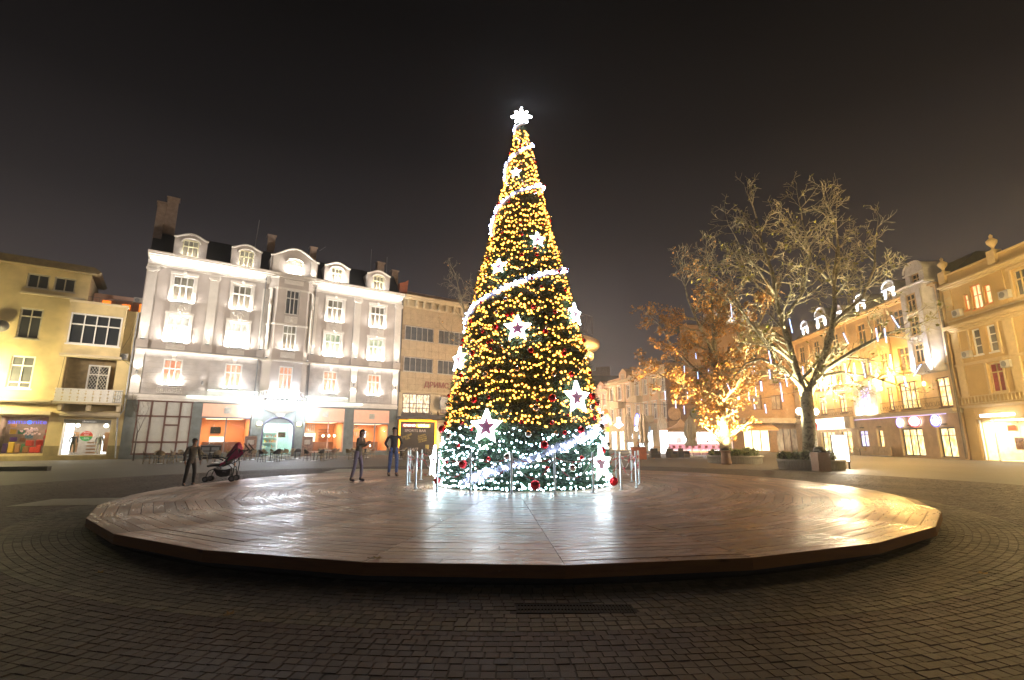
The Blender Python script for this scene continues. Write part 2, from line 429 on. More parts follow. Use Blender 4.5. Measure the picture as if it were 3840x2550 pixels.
for k in range(NS):
    am = va[k] + math.pi / NS; e = Vector((math.cos(am), math.sin(am))); tdir = Vector((-e.y, e.x))
    rin = RS * ap; j = 0
    while rin - PW > .5:
        r1 = rin; r0 = rin - PW
        h1 = r1 * math.tan(math.pi / NS); h0 = r0 * math.tan(math.pi / NS)
        g2 = .0065; dz = (rnd.random() - .5) * .003
        ext = .05 if (j + k) % 2 else -.05            # plank ends lap by turns over the mitre
        segs = [(-1, 1)]
        if h1 > .7 and rnd.random() < .22:
            c = rnd.uniform(-.4, .4); segs = [(-1, c), (c, 1)]
        for s0, s1 in segs:
            def P(r, h, s, zz):
                x = h * s
                if s in (-1, 1): x -= s * .004
                else: x += .003 if s == s0 else -.003
                p = e * r + tdir * x
                return (p.x, p.y, zz)
            tl = [(rnd.random() - .5) * .0022 for _ in range(2)]
            zc = [ZT + dz + tl[0], ZT + dz + tl[1]]
            top = [P(r0 + g2, h0, s0, zc[0]), P(r1 - g2, h1, s0, zc[1]), P(r1 - g2, h1, s1, zc[1] + tl[0]), P(r0 + g2, h0, s1, zc[0] + tl[0])]
            bot = [(x, y, ZT - .035) for x, y, _ in top]
            u0 = rnd.uniform(0, 50); v0 = rnd.uniform(0, 50)
            tv = rnd.uniform(.62, 1.28); tint = (tv, tv * rnd.uniform(.96, 1.04), tv * rnd.uniform(.9, 1.08))
            uvs = [(u0 + h0 * s0, v0), (u0 + h1 * s0, v0 + PW), (u0 + h1 * s1, v0 + PW), (u0 + h0 * s1, v0)]
            cen = e * ((r0 + r1) / 2) + tdir * ((s0 + s1) / 2 * h1)
            d = math.hypot(cen.x + CX, cen.y + CY)
            planks.append((d, bot + top, tint, uvs))
        rin -= PW; j += 1
planks.sort(key=lambda q: q[0])
def plank_arrays(L):
    V = np.array([p[1] for p in L]); n = len(L)
    F = (PF[None] + (np.arange(n) * 8)[:, None, None]).reshape(-1, 4)
    U = np.array([p[3] for p in L])[:, [0, 1, 2, 3]]          # top corner uvs
    full = np.concatenate([U, U], 1)                          # 8 vertices
    uv = full[:, PF.ravel()].reshape(-1, 2)
    T = np.repeat(np.array([p[2] for p in L]), 5, 0)
    return V.reshape(-1, 3), F, T, uv
for p in planks[:300]:
    V, F, T, uv = plank_arrays([p]); c = V.mean(0); c[2] = 0
    put('plank', quads_mesh('plank', V - c, F, M_deck, T, uv), stage, tuple(c))
V, F, T, uv = plank_arrays(planks[300:])
struct(put('plank_field', quads_mesh('plank_field', V, F, M_deck, T, uv), stage), 'stuff')
for k in range(NS):                                   # one fascia board per side of the polygon
    a, b2 = va[k], va[(k + 1) % NS]
    p = [(RS + .004) * math.cos(a), (RS + .004) * math.sin(a)]; q = [(RS + .004) * math.cos(b2), (RS + .004) * math.sin(b2)]
    pi_ = [(RS - .03) * math.cos(a), (RS - .03) * math.sin(a)]; qi = [(RS - .03) * math.cos(b2), (RS - .03) * math.sin(b2)]
    V = [(*p, .105), (*q, .105), (*qi, .105), (*pi_, .105), (*p, ZT - .003), (*q, ZT - .003), (*qi, ZT - .003), (*pi_, ZT - .003)]
    F = [(0, 3, 2, 1), (4, 5, 6, 7), (0, 1, 5, 4), (1, 2, 6, 5), (2, 3, 7, 6), (3, 0, 4, 7)]
    L = 2.25; u0 = rnd.uniform(0, 40); tv = rnd.uniform(.75, 1.15)
    lc = {0: (u0, 0), 1: (u0 + L, 0), 4: (u0, .14), 5: (u0 + L, .14), 2: (u0 + L, 0), 3: (u0, 0), 6: (u0 + L, .17), 7: (u0, .17)}
    put('fascia_board', quads_mesh('fascia_board', V, F, M_fascia, np.full((6, 3), tv), [lc[i] for f in F for i in f]), stage)

# fallen leaves, drain grate, pale slabs, kerb
def plane_leaf(s, seed):
    rr = random.Random(seed); pts = []
    for k in range(15):
        a = 2 * math.pi * k / 15
        rad = s * ((1, .55, .62)[k % 3]) * rr.uniform(.8, 1.1)
        pts.append((rad * math.cos(a), rad * math.sin(a), .012 + .018 * (k % 3 == 0) * rr.random()))
    m = MB(); m.add([(0, 0, .006)] + pts, [(0, 1 + k, 1 + (k + 1) % 15) for k in range(15)])
    m.tube([(0, 0, .006), (-s * .9, -s * .3, .01), (-s * 1.4, -s * .2, .02)], .003, 4)
    return m
M_leafb = mat('dry_leaf', (.32, .20, .06), .8, var=.35, scale=20)
for i, (x, y, z, s, lab) in enumerate(((-1.52, 5.98, ZT, .075, 'large dry yellow-brown leaf on the stage planks near its front edge'),
                               (-2.55, 4.9, 0, .06, 'dry leaf on the paving in front of the stage, left of the drain grate'),
                               (-4.9, 6.35, 0, .05, 'small dry leaf on the paving beside the stage edge, far left'),
                               (5.55, 6.3, 0, .07, 'pale crumpled leaf on the paving beside the right curve of the stage'))):
    tag(plane_leaf(s, i).build('fallen_leaf', M_leafb, loc=(x, y, z + .002), rot=(0, 0, i * 1.3)), lab, 'leaf')
gr = thing('drain_grate', 'dark slotted metal drain grate set in the paving before the stage', 'grate', (.59, 5.07, 0))
g = MB(); g.box(-.55, -.12, -.02, .55, -.10, .004); g.box(-.55, .10, -.02, .55, .12, .004); g.box(-.55, -.1, -.02, -.53, .1, .004); g.box(.53, -.1, -.02, .55, .1, .004)
g.build('grate_frame', mat('cast_iron', (.012, .011, .010), .8, var=.2), gr)
bar = MB().box(-.009, -.1, -.018, .009, .1, .003).mesh('grate_bar', MATS['cast_iron'])
for k in range(34): put('grate_bar', bar, gr, (-.51 + k * .031, 0, 0))
g = MB(); g.box(-.53, -.012, -.017, .53, .012, .0035); g.build('cross_bar', MATS['cast_iron'], gr)
M_slab = mat('pale_slab', (.34, .33, .26), .6, var=.15, scale=4)
for x, y, w, h, rz, lab in ((-11.3, 13.4, .95, .8, R(10), 'pale square access cover in the paving left of the stage'),
                    (-7.9, 27.3, 1.7, 1.5, R(5), 'pale flat slab in the paving between the stage and the café')):
    g = MB(); g.box(-w, -h, -.01, w, h, .005); tag(g.build('access_cover', M_slab, loc=(x, y, .004), rot=(0, 0, rz)), lab, 'cover')
g = MB(); g.box(-9, -.15, 0, 0, .15, .22); tag(g.build('stone_kerb', mat('dark_kerb', (.06, .055, .05), .8), loc=(-24.6, 27.3, 0), rot=(0, 0, R(9))), 'low dark stone kerb lying on the square at the far left', 'kerb')

# ------------------------------------------------------------------ facades
def win(parent, x, z, w, h, cols=2, rows=(.35, .65), fm=None, pm=None, y=0., fr=.09, depth=.12, sill=.12, deep=True, lattice=False, arch=0, pms=None):
    """window with its frame at the facade plane y; z is its centre. Panes are sub-parts (or parts when the window itself is one)."""
    fm = fm or M_winw; pm = pm or M_dark
    key = (round(w, 2), round(h, 2), cols, rows, fm.name, fr, depth, sill, lattice, arch)
    if not hasattr(win, 'c'): win.c = {}
    if key not in win.c:
        g = MB(); zb, zt = -h / 2, h / 2
        g.box(-w / 2, -.03, zb, -w / 2 + fr, depth, zt); g.box(w / 2 - fr, -.03, zb, w / 2, depth, zt)
        g.box(-w / 2 + fr, -.03, zb, w / 2 - fr, depth, zb + fr); g.box(-w / 2 + fr, -.03, zt - fr, w / 2 - fr, depth, zt)
        iw, ih = w - 2 * fr, h - 2 * fr; cells = []
        zs = [zb + fr]
        for q in reversed(rows): zs.append(zs[-1] + ih * q / sum(rows))
        for j in range(1, len(zs) - 1): g.box(-iw / 2, -.045, zs[j] - fr * .45, iw / 2, depth * .8, zs[j] + fr * .45)
        for i in range(1, cols):
            xx = -iw / 2 + iw * i / cols; g.box(xx - fr * .38, -.02, zb + fr + .001, xx + fr * .38, depth * .7, zt - fr - .001)
        if sill: g.box(-w / 2 - .1, -.16, zb - sill, w / 2 + .1, depth, zb - .002)
        if arch:
            pts = [(-w / 2, zt + .001)] + [(w / 2 * math.cos(math.pi * k / 10), zt + .001 + arch * math.sin(math.pi * k / 10)) for k in range(11)]
            g.prism_xz(list(reversed(pts[1:])), -.02, depth)
        if lattice:
            for a in range(-4, 10):
                for sgn in (1, -1):
                    x0 = -iw / 2 + a * iw / 6; p = []
                    for tt in range(21):
                        xx = x0 + sgn * (tt / 20 - .0) * ih * .6; zz = zb + fr + ih * tt / 20
                        if abs(xx) <= iw / 2: p.append((xx, -.05, zz))
                    if len(p) > 1: g.tube([p[0], p[-1]], .014, 4)
        fme = g.mesh('window', fm)
        pmesh = {}
        for i in range(cols):
            for j in range(len(zs) - 1):
                x0 = -iw / 2 + iw * i / cols; x1 = x0 + iw / cols; z0, z1 = zs[j], zs[j + 1]
                cells.append(((x0 + x1) / 2, (z0 + z1) / 2, x1 - x0 - fr * .5, z1 - z0 - fr * .5, len(zs) - 2 - j))
        win.c[key] = (fme, cells, {})
    fme, cells, pc = win.c[key]
    f = put('window', fme, parent, (x, y, z))
    pp = f if deep else parent
    for k, (a, b, cw, ch, row) in enumerate(cells):
        m_ = pms[row] if pms else pm
        if (k, m_.name) not in pc: pc[(k, m_.name)] = MB().box(-cw / 2, 0, -ch / 2, cw / 2, .02, ch / 2).mesh('pane', m_)
        loc = (a, depth * .45, b) if deep else (x + a, y + depth * .45, z + b)
        put('pane', pc[(k, m_.name)], pp, loc)
    return f
def wall(parent, name, x0, x1, z0, z1, holes, m, y0=0., th=.35):
    """holes: (xa, xb, za, zb)"""
    xs = sorted({x0, x1} | {v for h in holes for v in h[:2] if x0 < v < x1}); g = MB()
    for a, b in zip(xs, xs[1:]):
        hs = sorted([(h[2], h[3]) for h in holes if h[0] <= a + 1e-6 and h[1] >= b - 1e-6]); z = z0
        for p, q in hs:
            if p > z + 1e-6: g.box(a, y0, z, b, y0 + th, p)
            z = max(z, q)
        if z < z1 - 1e-6: g.box(a, y0, z, b, y0 + th, z1)
    return g.build(name, m, parent)
def wh(x, z, w, h, e=.0): return (x - w / 2 + e, x + w / 2 - e, z - h / 2 + e, z + h / 2 - e)
def cornice(parent, name, x0, x1, z, prof, m, y0=0., ends=.0):
    """prof: (projection, height) steps upward from z"""
    g = MB(); zz = z
    for p, hgt in prof:
        g.box(x0 - ends * p, y0 - p, zz, x1 + ends * p, y0 + .3, zz + hgt); zz += hgt
    return g.build(name, m, parent)
def ac_unit(parent, x, y, z, w=.85, h=.6, d=.3, rz=0):
    g = MB(); g.box(-w / 2, -d, 0, w / 2, 0, h)
    o = g.build('air_conditioner', mat('ac_white', (.5, .49, .45), .5, var=.08), parent, loc=(x, y, z), rot=(0, 0, rz))
    g = MB(); g.lathe([(.24 * h / .6, 0), (.24 * h / .6, .02), (.08, .03)], 16, axis='y'); q = g.build('fan_grille', M_grey, o, loc=(-w * .12, -d - .022, h / 2))
    return o
def balustrade(parent, name, x0, x1, y, z0, z1, m, n, proj=0):
    g = MB(); g.box(x0, y - .06, z1 - .08, x1, y + .06, z1); g.box(x0, y - .05, z0, x1, y + .05, z0 + .06)
    o = g.build(name, m, parent)
    step = (x1 - x0) / n
    bal = MB().lathe([(.03, z0 + .06), (.06, z0 + .25 * (z1 - z0)), (.03, z0 + .6 * (z1 - z0)), (.045, z1 - .08)], 6).mesh('baluster', m)
    for k in range(n): put('baluster', bal, o, (x0 + step * (k + .5), y, 0))
    return o
def iron_rail(parent, x0, x1, y, z0, z1, m, sub=True, seed=1):
    g = MB(); g.box(x0, y - .025, z1 - .04, x1, y + .025, z1); g.box(x0, y - .02, z0, x1, y + .02, z0 + .04)
    r = random.Random(seed); n = int((x1 - x0) / .14)
    for k in range(n + 1):
        x = x0 + (x1 - x0) * k / n; g.tube([(x, y, z0), (x, y, z1 - .04)], .012, 4, False)
    k = 0; x = x0 + .3; H = z1 - z0
    while x < x1 - .25:
        c = (x, y, (z0 + z1) / 2); p = []
        for t in range(13):
            a = t / 12 * 4.2 * math.pi / 2; rr = .04 + t / 12 * H * .3; p.append((c[0] + rr * math.cos(a) * (1 if k % 2 else -1), y - .01, c[2] + rr * math.sin(a)))
        g.tube(p, .014, 4, False); x += .42; k += 1
    return g.build('railing', m, parent)
WARM = (1, .78, .48); COOL = (.86, .92, 1.0); NEUT = (1, .93, .84); SOD = (1, .62, .16); AMB = (1, .55, .12)
M_led = glow('led_white', (1, .97, .9), 9)
def floodlight(parent, x, y, z, energy, color=NEUT, size=1.4, tgt=(0, .5, 3), kind='AREA', spot=70, w=.5):
    g = MB(); g.box(-w / 2, -.07, 0, w / 2, .07, .09); g.box(-.03, .05, -.05, .03, .25, .0)
    o = g.build('floodlight', M_grey, parent, loc=(x, y, z))
    g = MB(); g.box(-w / 2 + .02, -.05, .092, w / 2 - .02, .05, .097); g.build('lamp_face', M_led, o)
    L = (0, 0, .13)
    lamp(kind, 'lamp_light', o, L, energy, color, size, sizey=.12, spot=spot, target=(tgt[0], tgt[1], tgt[2] + .13))
    return o
def cartouche(parent, x, y, z, s=1.):
    g = MB(); g.box(-.85 * s, -.03, -.5 * s, .85 * s, .05, .5 * s)
    g.sphere((0, -.04, -.02), .26 * s, 12, 8, (1, .35, 1.15))
    for sg in (-1, 1):
        p = [(sg * (.12 + .5 * t / 12) * s, -.07, (.30 - .75 * (t / 12) ** 1.5) * s) for t in range(8)]
        g.tube(p, .05 * s, 5)
        p = [((sg * .55 + sg * .17 * math.cos(a * .55) * (1 - a / 14)) * s, -.08, (.2 + .17 * math.sin(a * .55) * (1 - a / 14)) * s) for a in range(12)]
        g.tube(p, .04 * s, 5)
        g.tube([(sg * .2 * s, -.07, -.35 * s), (sg * .5 * s, -.07, -.4 * s), (sg * .7 * s, -.06, -.2 * s)], .04 * s, 5)
    g.sphere((0, -.08, .36 * s), .12 * s, 8, 6)
    return g.build('cartouche', M_trim, parent, loc=(x, y, z))
def swag(parent, x, y, z, w=1.5, h=.5, m=None):
    g = MB(); g.box(-w / 2, -.02, -h / 2, w / 2, .04, h / 2)
    for a in (-.5, 0, .5):
        if a < .5: g.tube([((a + .5 * t / 8) * w * .85, -.05, h * .3 - h * .55 * math.sin(math.pi * t / 8)) for t in range(9)], .045, 5)
        g.sphere((a * w * .85, -.06, h * .3), .08, 8, 6)
    return g.build('swag_panel', m or M_trim, parent, loc=(x, y, z))

OW = (-34.05, 44.2); RW = math.atan2(.5685, .8227)
def wpt(s, d, z=0.): return (OW[0] + s * math.cos(RW) + d * math.sin(RW), OW[1] + s * math.sin(RW) - d * math.cos(RW), z)

# ---- white four-storey building with the cafe
Wb = thing('white_building', 'floodlit white four-storey building with oriel bay, dormers and cafés at street level', 'building', (*OW, 0), RW)
cols_ = [(3.0, 1.78), (8.0, 1.78), (17.3, 1.78), (22.2, 1.78)]
holes = []
for x, w in cols_:
    for z in (15.85, 11.95): holes.append(wh(x, z, w, 2.6))
holes.append((10.6, 14.7, 9.75, 17.9))
wall(Wb, 'upper_wall', 0, 25.1, 9.7, 18.0, holes, M_white)
h1 = [wh(x, 7.85, 1.5, 2.35) for x, _ in cols_] + [(10.6, 14.7, 5.75, 9.6)]
wall(Wb, 'first_floor_wall', 0, 25.1, 5.7, 9.6, h1, M_ashlar, y0=.03)
# ashlar courses of the first floor, each a slab standing proud of the joints
zs = [5.74 + .482 * k for k in range(9)]
for za in zs[:-1]:
    zb = za + .45
    for xa, xb in ((.85, 2.2), (3.8, 5.15), (5.95, 7.2), (8.8, 10.35), (14.95, 16.5), (18.1, 19.4), (20.3, 21.4), (23.0, 24.25)):
        MB().box(xa, -.02, za, xb, .029, zb).build('stone_course', M_ashlar, Wb)
    if za > 9.0 or za < 6.2:
        for xa, xb in ((2.23, 3.77), (7.23, 8.77), (16.53, 18.07), (21.43, 22.97)):
            MB().box(xa, -.02, za, xb, .029, zb).build('stone_course', M_ashlar, Wb)
wall(Wb, 'ground_floor_wall', 0, 25.1, 0, 5.15, [(.85, 4.95, .42, 5.1), (5.8, 9.95, .42, 5.05), (11.1, 14.05, .0, 3.3), (15.05, 19.1, .42, 5.0), (20.15, 24.2, .42, 4.95)], M_base, y0=.05)
for xa, xb in ((0, .83), (4.98, 5.78), (9.98, 11.05), (14.1, 15.02), (19.13, 20.12), (24.22, 25.1)):
    for k in range(10): MB().box(xa, -.03, .1 + k * .505, xb, .049, .1 + k * .505 + .465).build('stone_block', M_base, Wb)
cornice(Wb, 'beam', 0, 25.1, 5.16, [(.12, .2), (.2, .12), (.1, .2)], M_trim)
cornice(Wb, 'string_course', 0, 25.1, 9.58, [(.12, .08), (.28, .1), (.16, .06)], M_trim)
cornice(Wb, 'entablature', 0, 25.1, 17.72, [(.08, .16), (.2, .08), (.06, .4)], M_trim)
cornice(Wb, 'cornice', 0, 25.1, 18.4, [(.3, .12), (.5, .14), (.75, .16), (.85, .14)], M_trim, ends=.1)
g = MB()
for k in range(125): g.box(.1 + k * .2, -.27, 18.27, .2 + k * .2, -.06, 18.38)
struct(g.build('dentils', M_trim, Wb), 'stuff')
g = MB(); g.add([(0, .3, 18.95), (25.1, .3, 18.95), (25.1, 3.2, 22.3), (0, 3.2, 22.3), (25.1, 9, 22.4), (0, 9, 22.4)], [(0, 1, 2, 3), (3, 2, 4, 5)])
g.add([(0, .3, 18.95), (0, 3.2, 22.3), (0, 9, 22.4), (0, 9, 10)], [(0, 1, 2, 3)]); g.add([(25.1, .3, 18.95), (25.1, 3.2, 22.3), (25.1, 9, 22.4), (25.1, 9, 10)], [(3, 2, 1, 0)])
g.build('mansard_roof', M_zinc, Wb)
g = MB(); g.box(0, .36, 0, .3, 9, 18.9); g.box(24.8, .36, 0, 25.1, 9, 18.9); g.box(0.3, 8.7, 0, 24.8, 9, 18.9); g.build('side_wall', M_white, Wb)
for x in (.3,): pass
lit_o = lit_room('restaurant_room', (.80, .26, .13), (1.0, .62, .40), .8)
lit_w = lit_room('bright_room', (.55, .52, .40), (1.0, .98, .85), .95)
lit_g = lit_room('greenish_room', (.30, .42, .26), (.85, .9, .62), .7)
lit_d = lit_room('dim_room', (.10, .095, .07), (.30, .28, .20), .7)
for i, (x, w) in enumerate(cols_):
    for z in (15.85, 11.95):
        top = z > 14
        pm = lit_d if top else (lit_w if i < 2 else lit_g)
        f = win(Wb, x, z, w, 2.6, 3, (.36, .64), M_winw, pm, y=.1, fr=.13, depth=.2, sill=.14)
        g = MB(); g.box(-w / 2 - .22, -.06, -1.3, -w / 2 - .02, .0, 1.55); g.box(w / 2 + .02, -.06, -1.3, w / 2 + .22, .0, 1.55); g.box(-w / 2 - .26, -.1, 1.36, w / 2 + .26, .0, 1.6)
        g.sphere((0, -.08, 1.62), .16, 8, 6)
        g.build('window_surround', M_trim, Wb, loc=(x, 0, z))
        floodlight(Wb, x, -.28, z - 1.42, (130, 230)[not top] * (1.6 if (i < 2 and not top) else 1), NEUT, 1.6, (0, .36, 1.3), w=1.2)
    cartouche(Wb, x, -.02, 13.88, 1.0)
    swag(Wb, x, -.02, 10.15)
    win(Wb, x, 7.85, 1.5, 2.35, 3, (.36, .64), M_winw, lit_o, y=.1, fr=.12, depth=.2, sill=.12)
    floodlight(Wb, x, -.26, 6.5, 110, NEUT, 1.4, (0, .34, 1.2), w=1.1)
    g = MB(); g.prism_xz([(-.12, 0), (.12, 0), (.2, .42), (-.2, .42)], -.14, 0); g.build('keystone', M_trim, Wb, loc=(x, 0, 9.08))
for x in (3.0, 22.2):
    iron_rail(Wb, x - .95, x + .95, -.35, 5.85, 6.42, M_winw)
# pilasters with ionic capitals; uplights stand on their pedestals
for x in (.45, 5.5, 10.15, 15.15, 19.8, 24.7):
    bay = x in (10.15, 15.15); w = .5 if bay else .72
    o = MB().box(x - w / 2, -.14, 10.62, x + w / 2, -.002, 17.1).build('pilaster', M_trim, Wb)
    MB().box(x - w / 2 - .1, -.24, 9.83, x + w / 2 + .1, -.002, 10.6).build('pedestal', M_white, Wb)
    if not bay:
        g = MB(); g.box(-w / 2 - .1, -.26, .42, w / 2 + .1, .0, .56); g.box(-w / 2 - .02, -.2, 0, w / 2 + .02, 0, .4)
        for sg in (-1, 1): g.lathe([(.17, -.26), (.17, -.1), (.05, -.1), (.05, -.28)], 12, (sg * (w / 2), 0, .26), 'y')
        g.tube([(-.25, -.24, .12), (-.12, -.27, .02), (0, -.28, -.02), (.12, -.27, .02), (.25, -.24, .12)], .035, 5)
        g.build('capital', M_trim, Wb, loc=(x, 0, 17.12))
    floodlight(Wb, x, -.36, 10.62, 120 if bay else 300, NEUT, .12, (0, .16, 1.9), kind='SPOT', spot=46, w=.34)
for x in (.4, 19.85, 24.7):                            # strips of the first floor with up-and-down lamps
    MB().box(x - .36, -.07, 5.76, x + .36, .028, 9.55).build('pilaster_strip', M_trim, Wb)
for x, e in ((.4, 90), (5.5, 14), (19.85, 90), (24.7, 80), (15.3, 0)):
    if not e: continue
    g = MB(); g.lathe([(.07, -.16), (.09, -.1), (.09, .1), (.07, .16)], 10); o = g.build('wall_lamp', M_grey, Wb, loc=(x, -.26, 7.65 if e > 20 else 6.95))
    lamp('SPOT', 'lamp_up', o, (0, 0, .18), e, NEUT, .05, spot=95, target=(0, .25, 1.2))
    lamp('SPOT', 'lamp_down', o, (0, 0, -.18), e, NEUT, .05, spot=95, target=(0, .25, -1.2))
# cornice light strip
for a, b_ in ((.2, 9.9), (15.2, 24.9)):
    lamp('AREA', 'strip_light', MB().box(a, -.62, 18.22, b_, -.56, 18.26).build('light_strip', M_led, Wb), ((a + b_) / 2, -.42, 18.02), 34, NEUT, b_ - a, sizey=.1, target=((a + b_) / 2, -.3, 18.6))
    lamp('AREA', 'strip_light', MB().box(a, -.34, 9.84, b_, -.30, 9.87).build('light_strip', M_grey, Wb), ((a + b_) / 2, -.34, 9.45), 26, NEUT, b_ - a, sizey=.1, target=((a + b_) / 2, -.0, 9.7))
# oriel bay
BY = -1.0
bp = [(10.4, 0), (11.15, BY), (14.1, BY), (14.85, 0)]
def bayring(z0, z1, off, name, m):
    p = [(10.4 - off, .0), (11.15 - off * .6, BY - off), (14.1 + off * .6, BY - off), (14.85 + off, .0)]
    return MB().prism_xy(list(p), z0, z1).build(name, m, Wb)
M_bay = M_white
for nm, z0, z1 in (('bay_wall', 5.95, 6.65), ('bay_wall', 9.05, 10.75), ('bay_wall', 13.4, 14.5), ('bay_wall', 17.2, 18.3)):
    bayring(z0, z1, 0, nm, M_bay)
for z0, z1 in ((6.65, 9.05), (10.75, 13.4), (14.5, 17.2)):
    for pts in ([(10.4, 0), (11.15, BY), (11.95, BY), (11.95, BY + .4), (11.2, .0)], [(13.3, BY), (14.1, BY), (14.85, 0), (14.2, 0), (13.3, BY + .4)]):
        MB().prism_xy(pts, z0, z1).build('bay_pier', M_bay, Wb)
    z = (z0 + z1) / 2
    pm = {6.65: lit_o, 10.75: lit_d, 14.5: M_greypane}[z0]
    win(Wb, 12.62, z, 1.34, z1 - z0 - .02, 3, (.33, .67), M_winw, pm, y=BY + .12, fr=.1, depth=.2, sill=0)
cartouche(Wb, 12.62, BY - .02, 13.95, .75); swag(Wb, 12.62, BY - .02, 10.2, 1.4, .6)
swag(Wb, 12.62, BY - .02, 18.0, 1.9, .5)
for z in (9.5, 13.3, 17.15, 18.35, 5.75): bayring(z, z + .16, .12, 'bay_moulding', M_trim)
for sx in (10.65, 14.6):
    g = MB(); g.box(-.16, -.12, 10.7, .16, .02, 17.1); g.sphere((0, -.16, 15.6), .16, 8, 6, (1, .8, 2)); g.build('bay_pilaster', M_trim, Wb, loc=(sx, BY * .55, 0), rot=(0, 0, R(-50 if sx < 12 else 50)))
    floodlight(Wb, sx, BY * .55 - .35, 9.75, 55, NEUT, .2, (0, .35, 2.0), kind='SPOT', spot=90, w=.25)
floodlight(Wb, 12.62, BY - .3, 10.6, 70, NEUT, 1.2, (0, .35, 1.3), w=.9)
# balcony and bowl under the bay, with the strong lamps
g = MB()
prof = [(2.15, 5.55), (2.2, 5.4), (2.05, 5.15), (1.75, 4.85), (1.25, 4.55), (.7, 4.35), (.45, 4.2), (.35, 4.02), (.18, 3.9), (.02, 3.86)]
vs = []; fs = []; n_ = 21
for r, z in prof:
    for k in range(n_):
        a = math.pi + math.pi * k / (n_ - 1); vs.append((12.6 + r * math.cos(a), -.0 + r * .72 * math.sin(a), z))
for i in range(len(prof) - 1):
    for k in range(n_ - 1): fs.append((i * n_ + k, (i + 1) * n_ + k, (i + 1) * n_ + k + 1, i * n_ + k + 1))
fs.append(tuple(range(n_)))
g.add(vs, fs); g.build('balcony_bowl', M_trim, Wb, smooth=True)
g = MB(); p = [(12.6 + 2.1 * math.cos(math.pi + math.pi * k / 16), 1.5 * math.sin(math.pi + math.pi * k / 16), 6.45) for k in range(17)]
g.tube(p, .05, 6)
for q in p: g.tube([(q[0], q[1], 5.55), q], .035, 5)
g.build('balcony_rail', M_trim, Wb)
M_led2 = glow('led_cool_white', (.86, .93, 1), 26)
for k in range(7):
    a = math.pi + math.pi * (k + .5) / 7; x = 12.6 + 1.75 * math.cos(a); y = 1.2 * math.sin(a)
    g = MB(); g.box(-.2, -.1, 0, .2, .1, .14); o = g.build('floodlight', M_grey, Wb, loc=(x, y, 5.62), rot=(0, 0, a + math.pi / 2))
    MB().box(-.22, -.12, .15, .22, .12, .42).build('lamp_face', M_led2, o)
    lamp('POINT', 'lamp_light', o, (0, -.1, .62), 150, (.78, .86, 1), .15)
for k in range(5):                                       # globes added to brighten the bowl, arch and terrace
    a = math.pi + math.pi * (k + .5) / 5; x = 12.6 + 2.6 * math.cos(a); y = 2.1 * math.sin(a)
    o = MB().sphere((0, 0, 0), .16, 10, 8).build('globe_lamp', M_led2, Wb, loc=(x, y, 5.25))
    MB().tube([(0, 0, .1), (0, .3, .5), (0, .6, .45)], .02, 4).build('lamp_arm', M_grey, o)
    lamp('POINT', 'lamp_light', o, (0, -.05, -.2), 330, (.84, .9, 1), .16)
# dormers
def dormer(x, w, zt, bow, win_w, win_h, z0=19.0, y=.35, lights=True, big=False):
    g = MB(); hw = w / 2
    top = [(-hw, zt - .15)] + [(-hw + w * t / 12, zt - .15 + bow * (math.sin(math.pi * t / 12) ** 1.6)) for t in range(1, 12)] + [(hw, zt - .15)]
    ww = win_w / 2; wz0, wz1 = z0 + .25, z0 + .25 + win_h
    left = [(-hw, z0), (-ww, z0), (-ww, wz1), (-hw, wz1)]; right = [(ww, z0), (hw, z0), (hw, wz1), (ww, wz1)]
    g.prism_xz(left, 0, 2.4); g.prism_xz(right, 0, 2.4); g.prism_xz([(-ww, z0), (ww, z0), (ww, wz0), (-ww, wz0)], 0, .5)
    g.prism_xz([(-hw, wz1), (hw, wz1)] + list(reversed(top)), 0, 2.6)
    o = g.build('dormer', M_white, Wb, loc=(x, y, 0))
    g = MB(); g.tube([(a * 1.05, -.12, b) for a, b in top], .1, 6); g.build('pediment_moulding', M_trim, o)
    win(o, 0, (wz0 + wz1) / 2, win_w - .02, win_h - .02, 3, (.38, .62), mat('cream_window_paint', (.66, .62, .40), .5, var=.05), lit_d if not big else lit_w, y=.06, fr=.1, depth=.2, sill=0, deep=False)
    g = MB(); g.tube([(-ww - .1, -.06, wz1 - .35)] + [((ww + .1) * -math.cos(math.pi * t / 10), -.08, wz1 - .3 + .45 * math.sin(math.pi * t / 10)) for t in range(11)] + [(ww + .1, -.06, wz1 - .35)], .08, 6); g.build('arch_moulding', M_trim, o)
    if lights:
        g = MB(); g.box(-.4, -.07, 0, .4, .07, .08); f = g.build('floodlight', M_grey, o, loc=(0, -.36, z0 - .0))
        lamp('AREA', 'lamp_light', o, (0, -.36, z0 + .14), lights, NEUT, .9, sizey=.1, target=(0, .1, z0 + 1.6))
    return o
dormer(3.15, 2.75, 21.2, .52, 1.35, 1.75, lights=34)
dormer(8.05, 2.75, 21.2, .52, 1.35, 1.75, lights=46)
d3 = dormer(12.7, 4.7, 21.0, 1.15, 1.5, 1.5, y=-.2, lights=130, big=True)
dormer(17.3, 2.8, 21.2, .52, 1.35, 1.75, lights=190)
dormer(22.2, 2.75, 21.2, .52, 1.35, 1.75, lights=60)
for sg in (-1, 1):
    MB().box(12.7 + sg * 1.9 - .3, -.36, 19.0, 12.7 + sg * 1.9 + .3, -.202, 20.95).build('dormer_pilaster', M_trim, Wb)
floodlight(Wb, 14.6, -.6, 19.02, 80, NEUT, .2, (0, .3, 1), kind='SPOT', spot=90, w=.3)
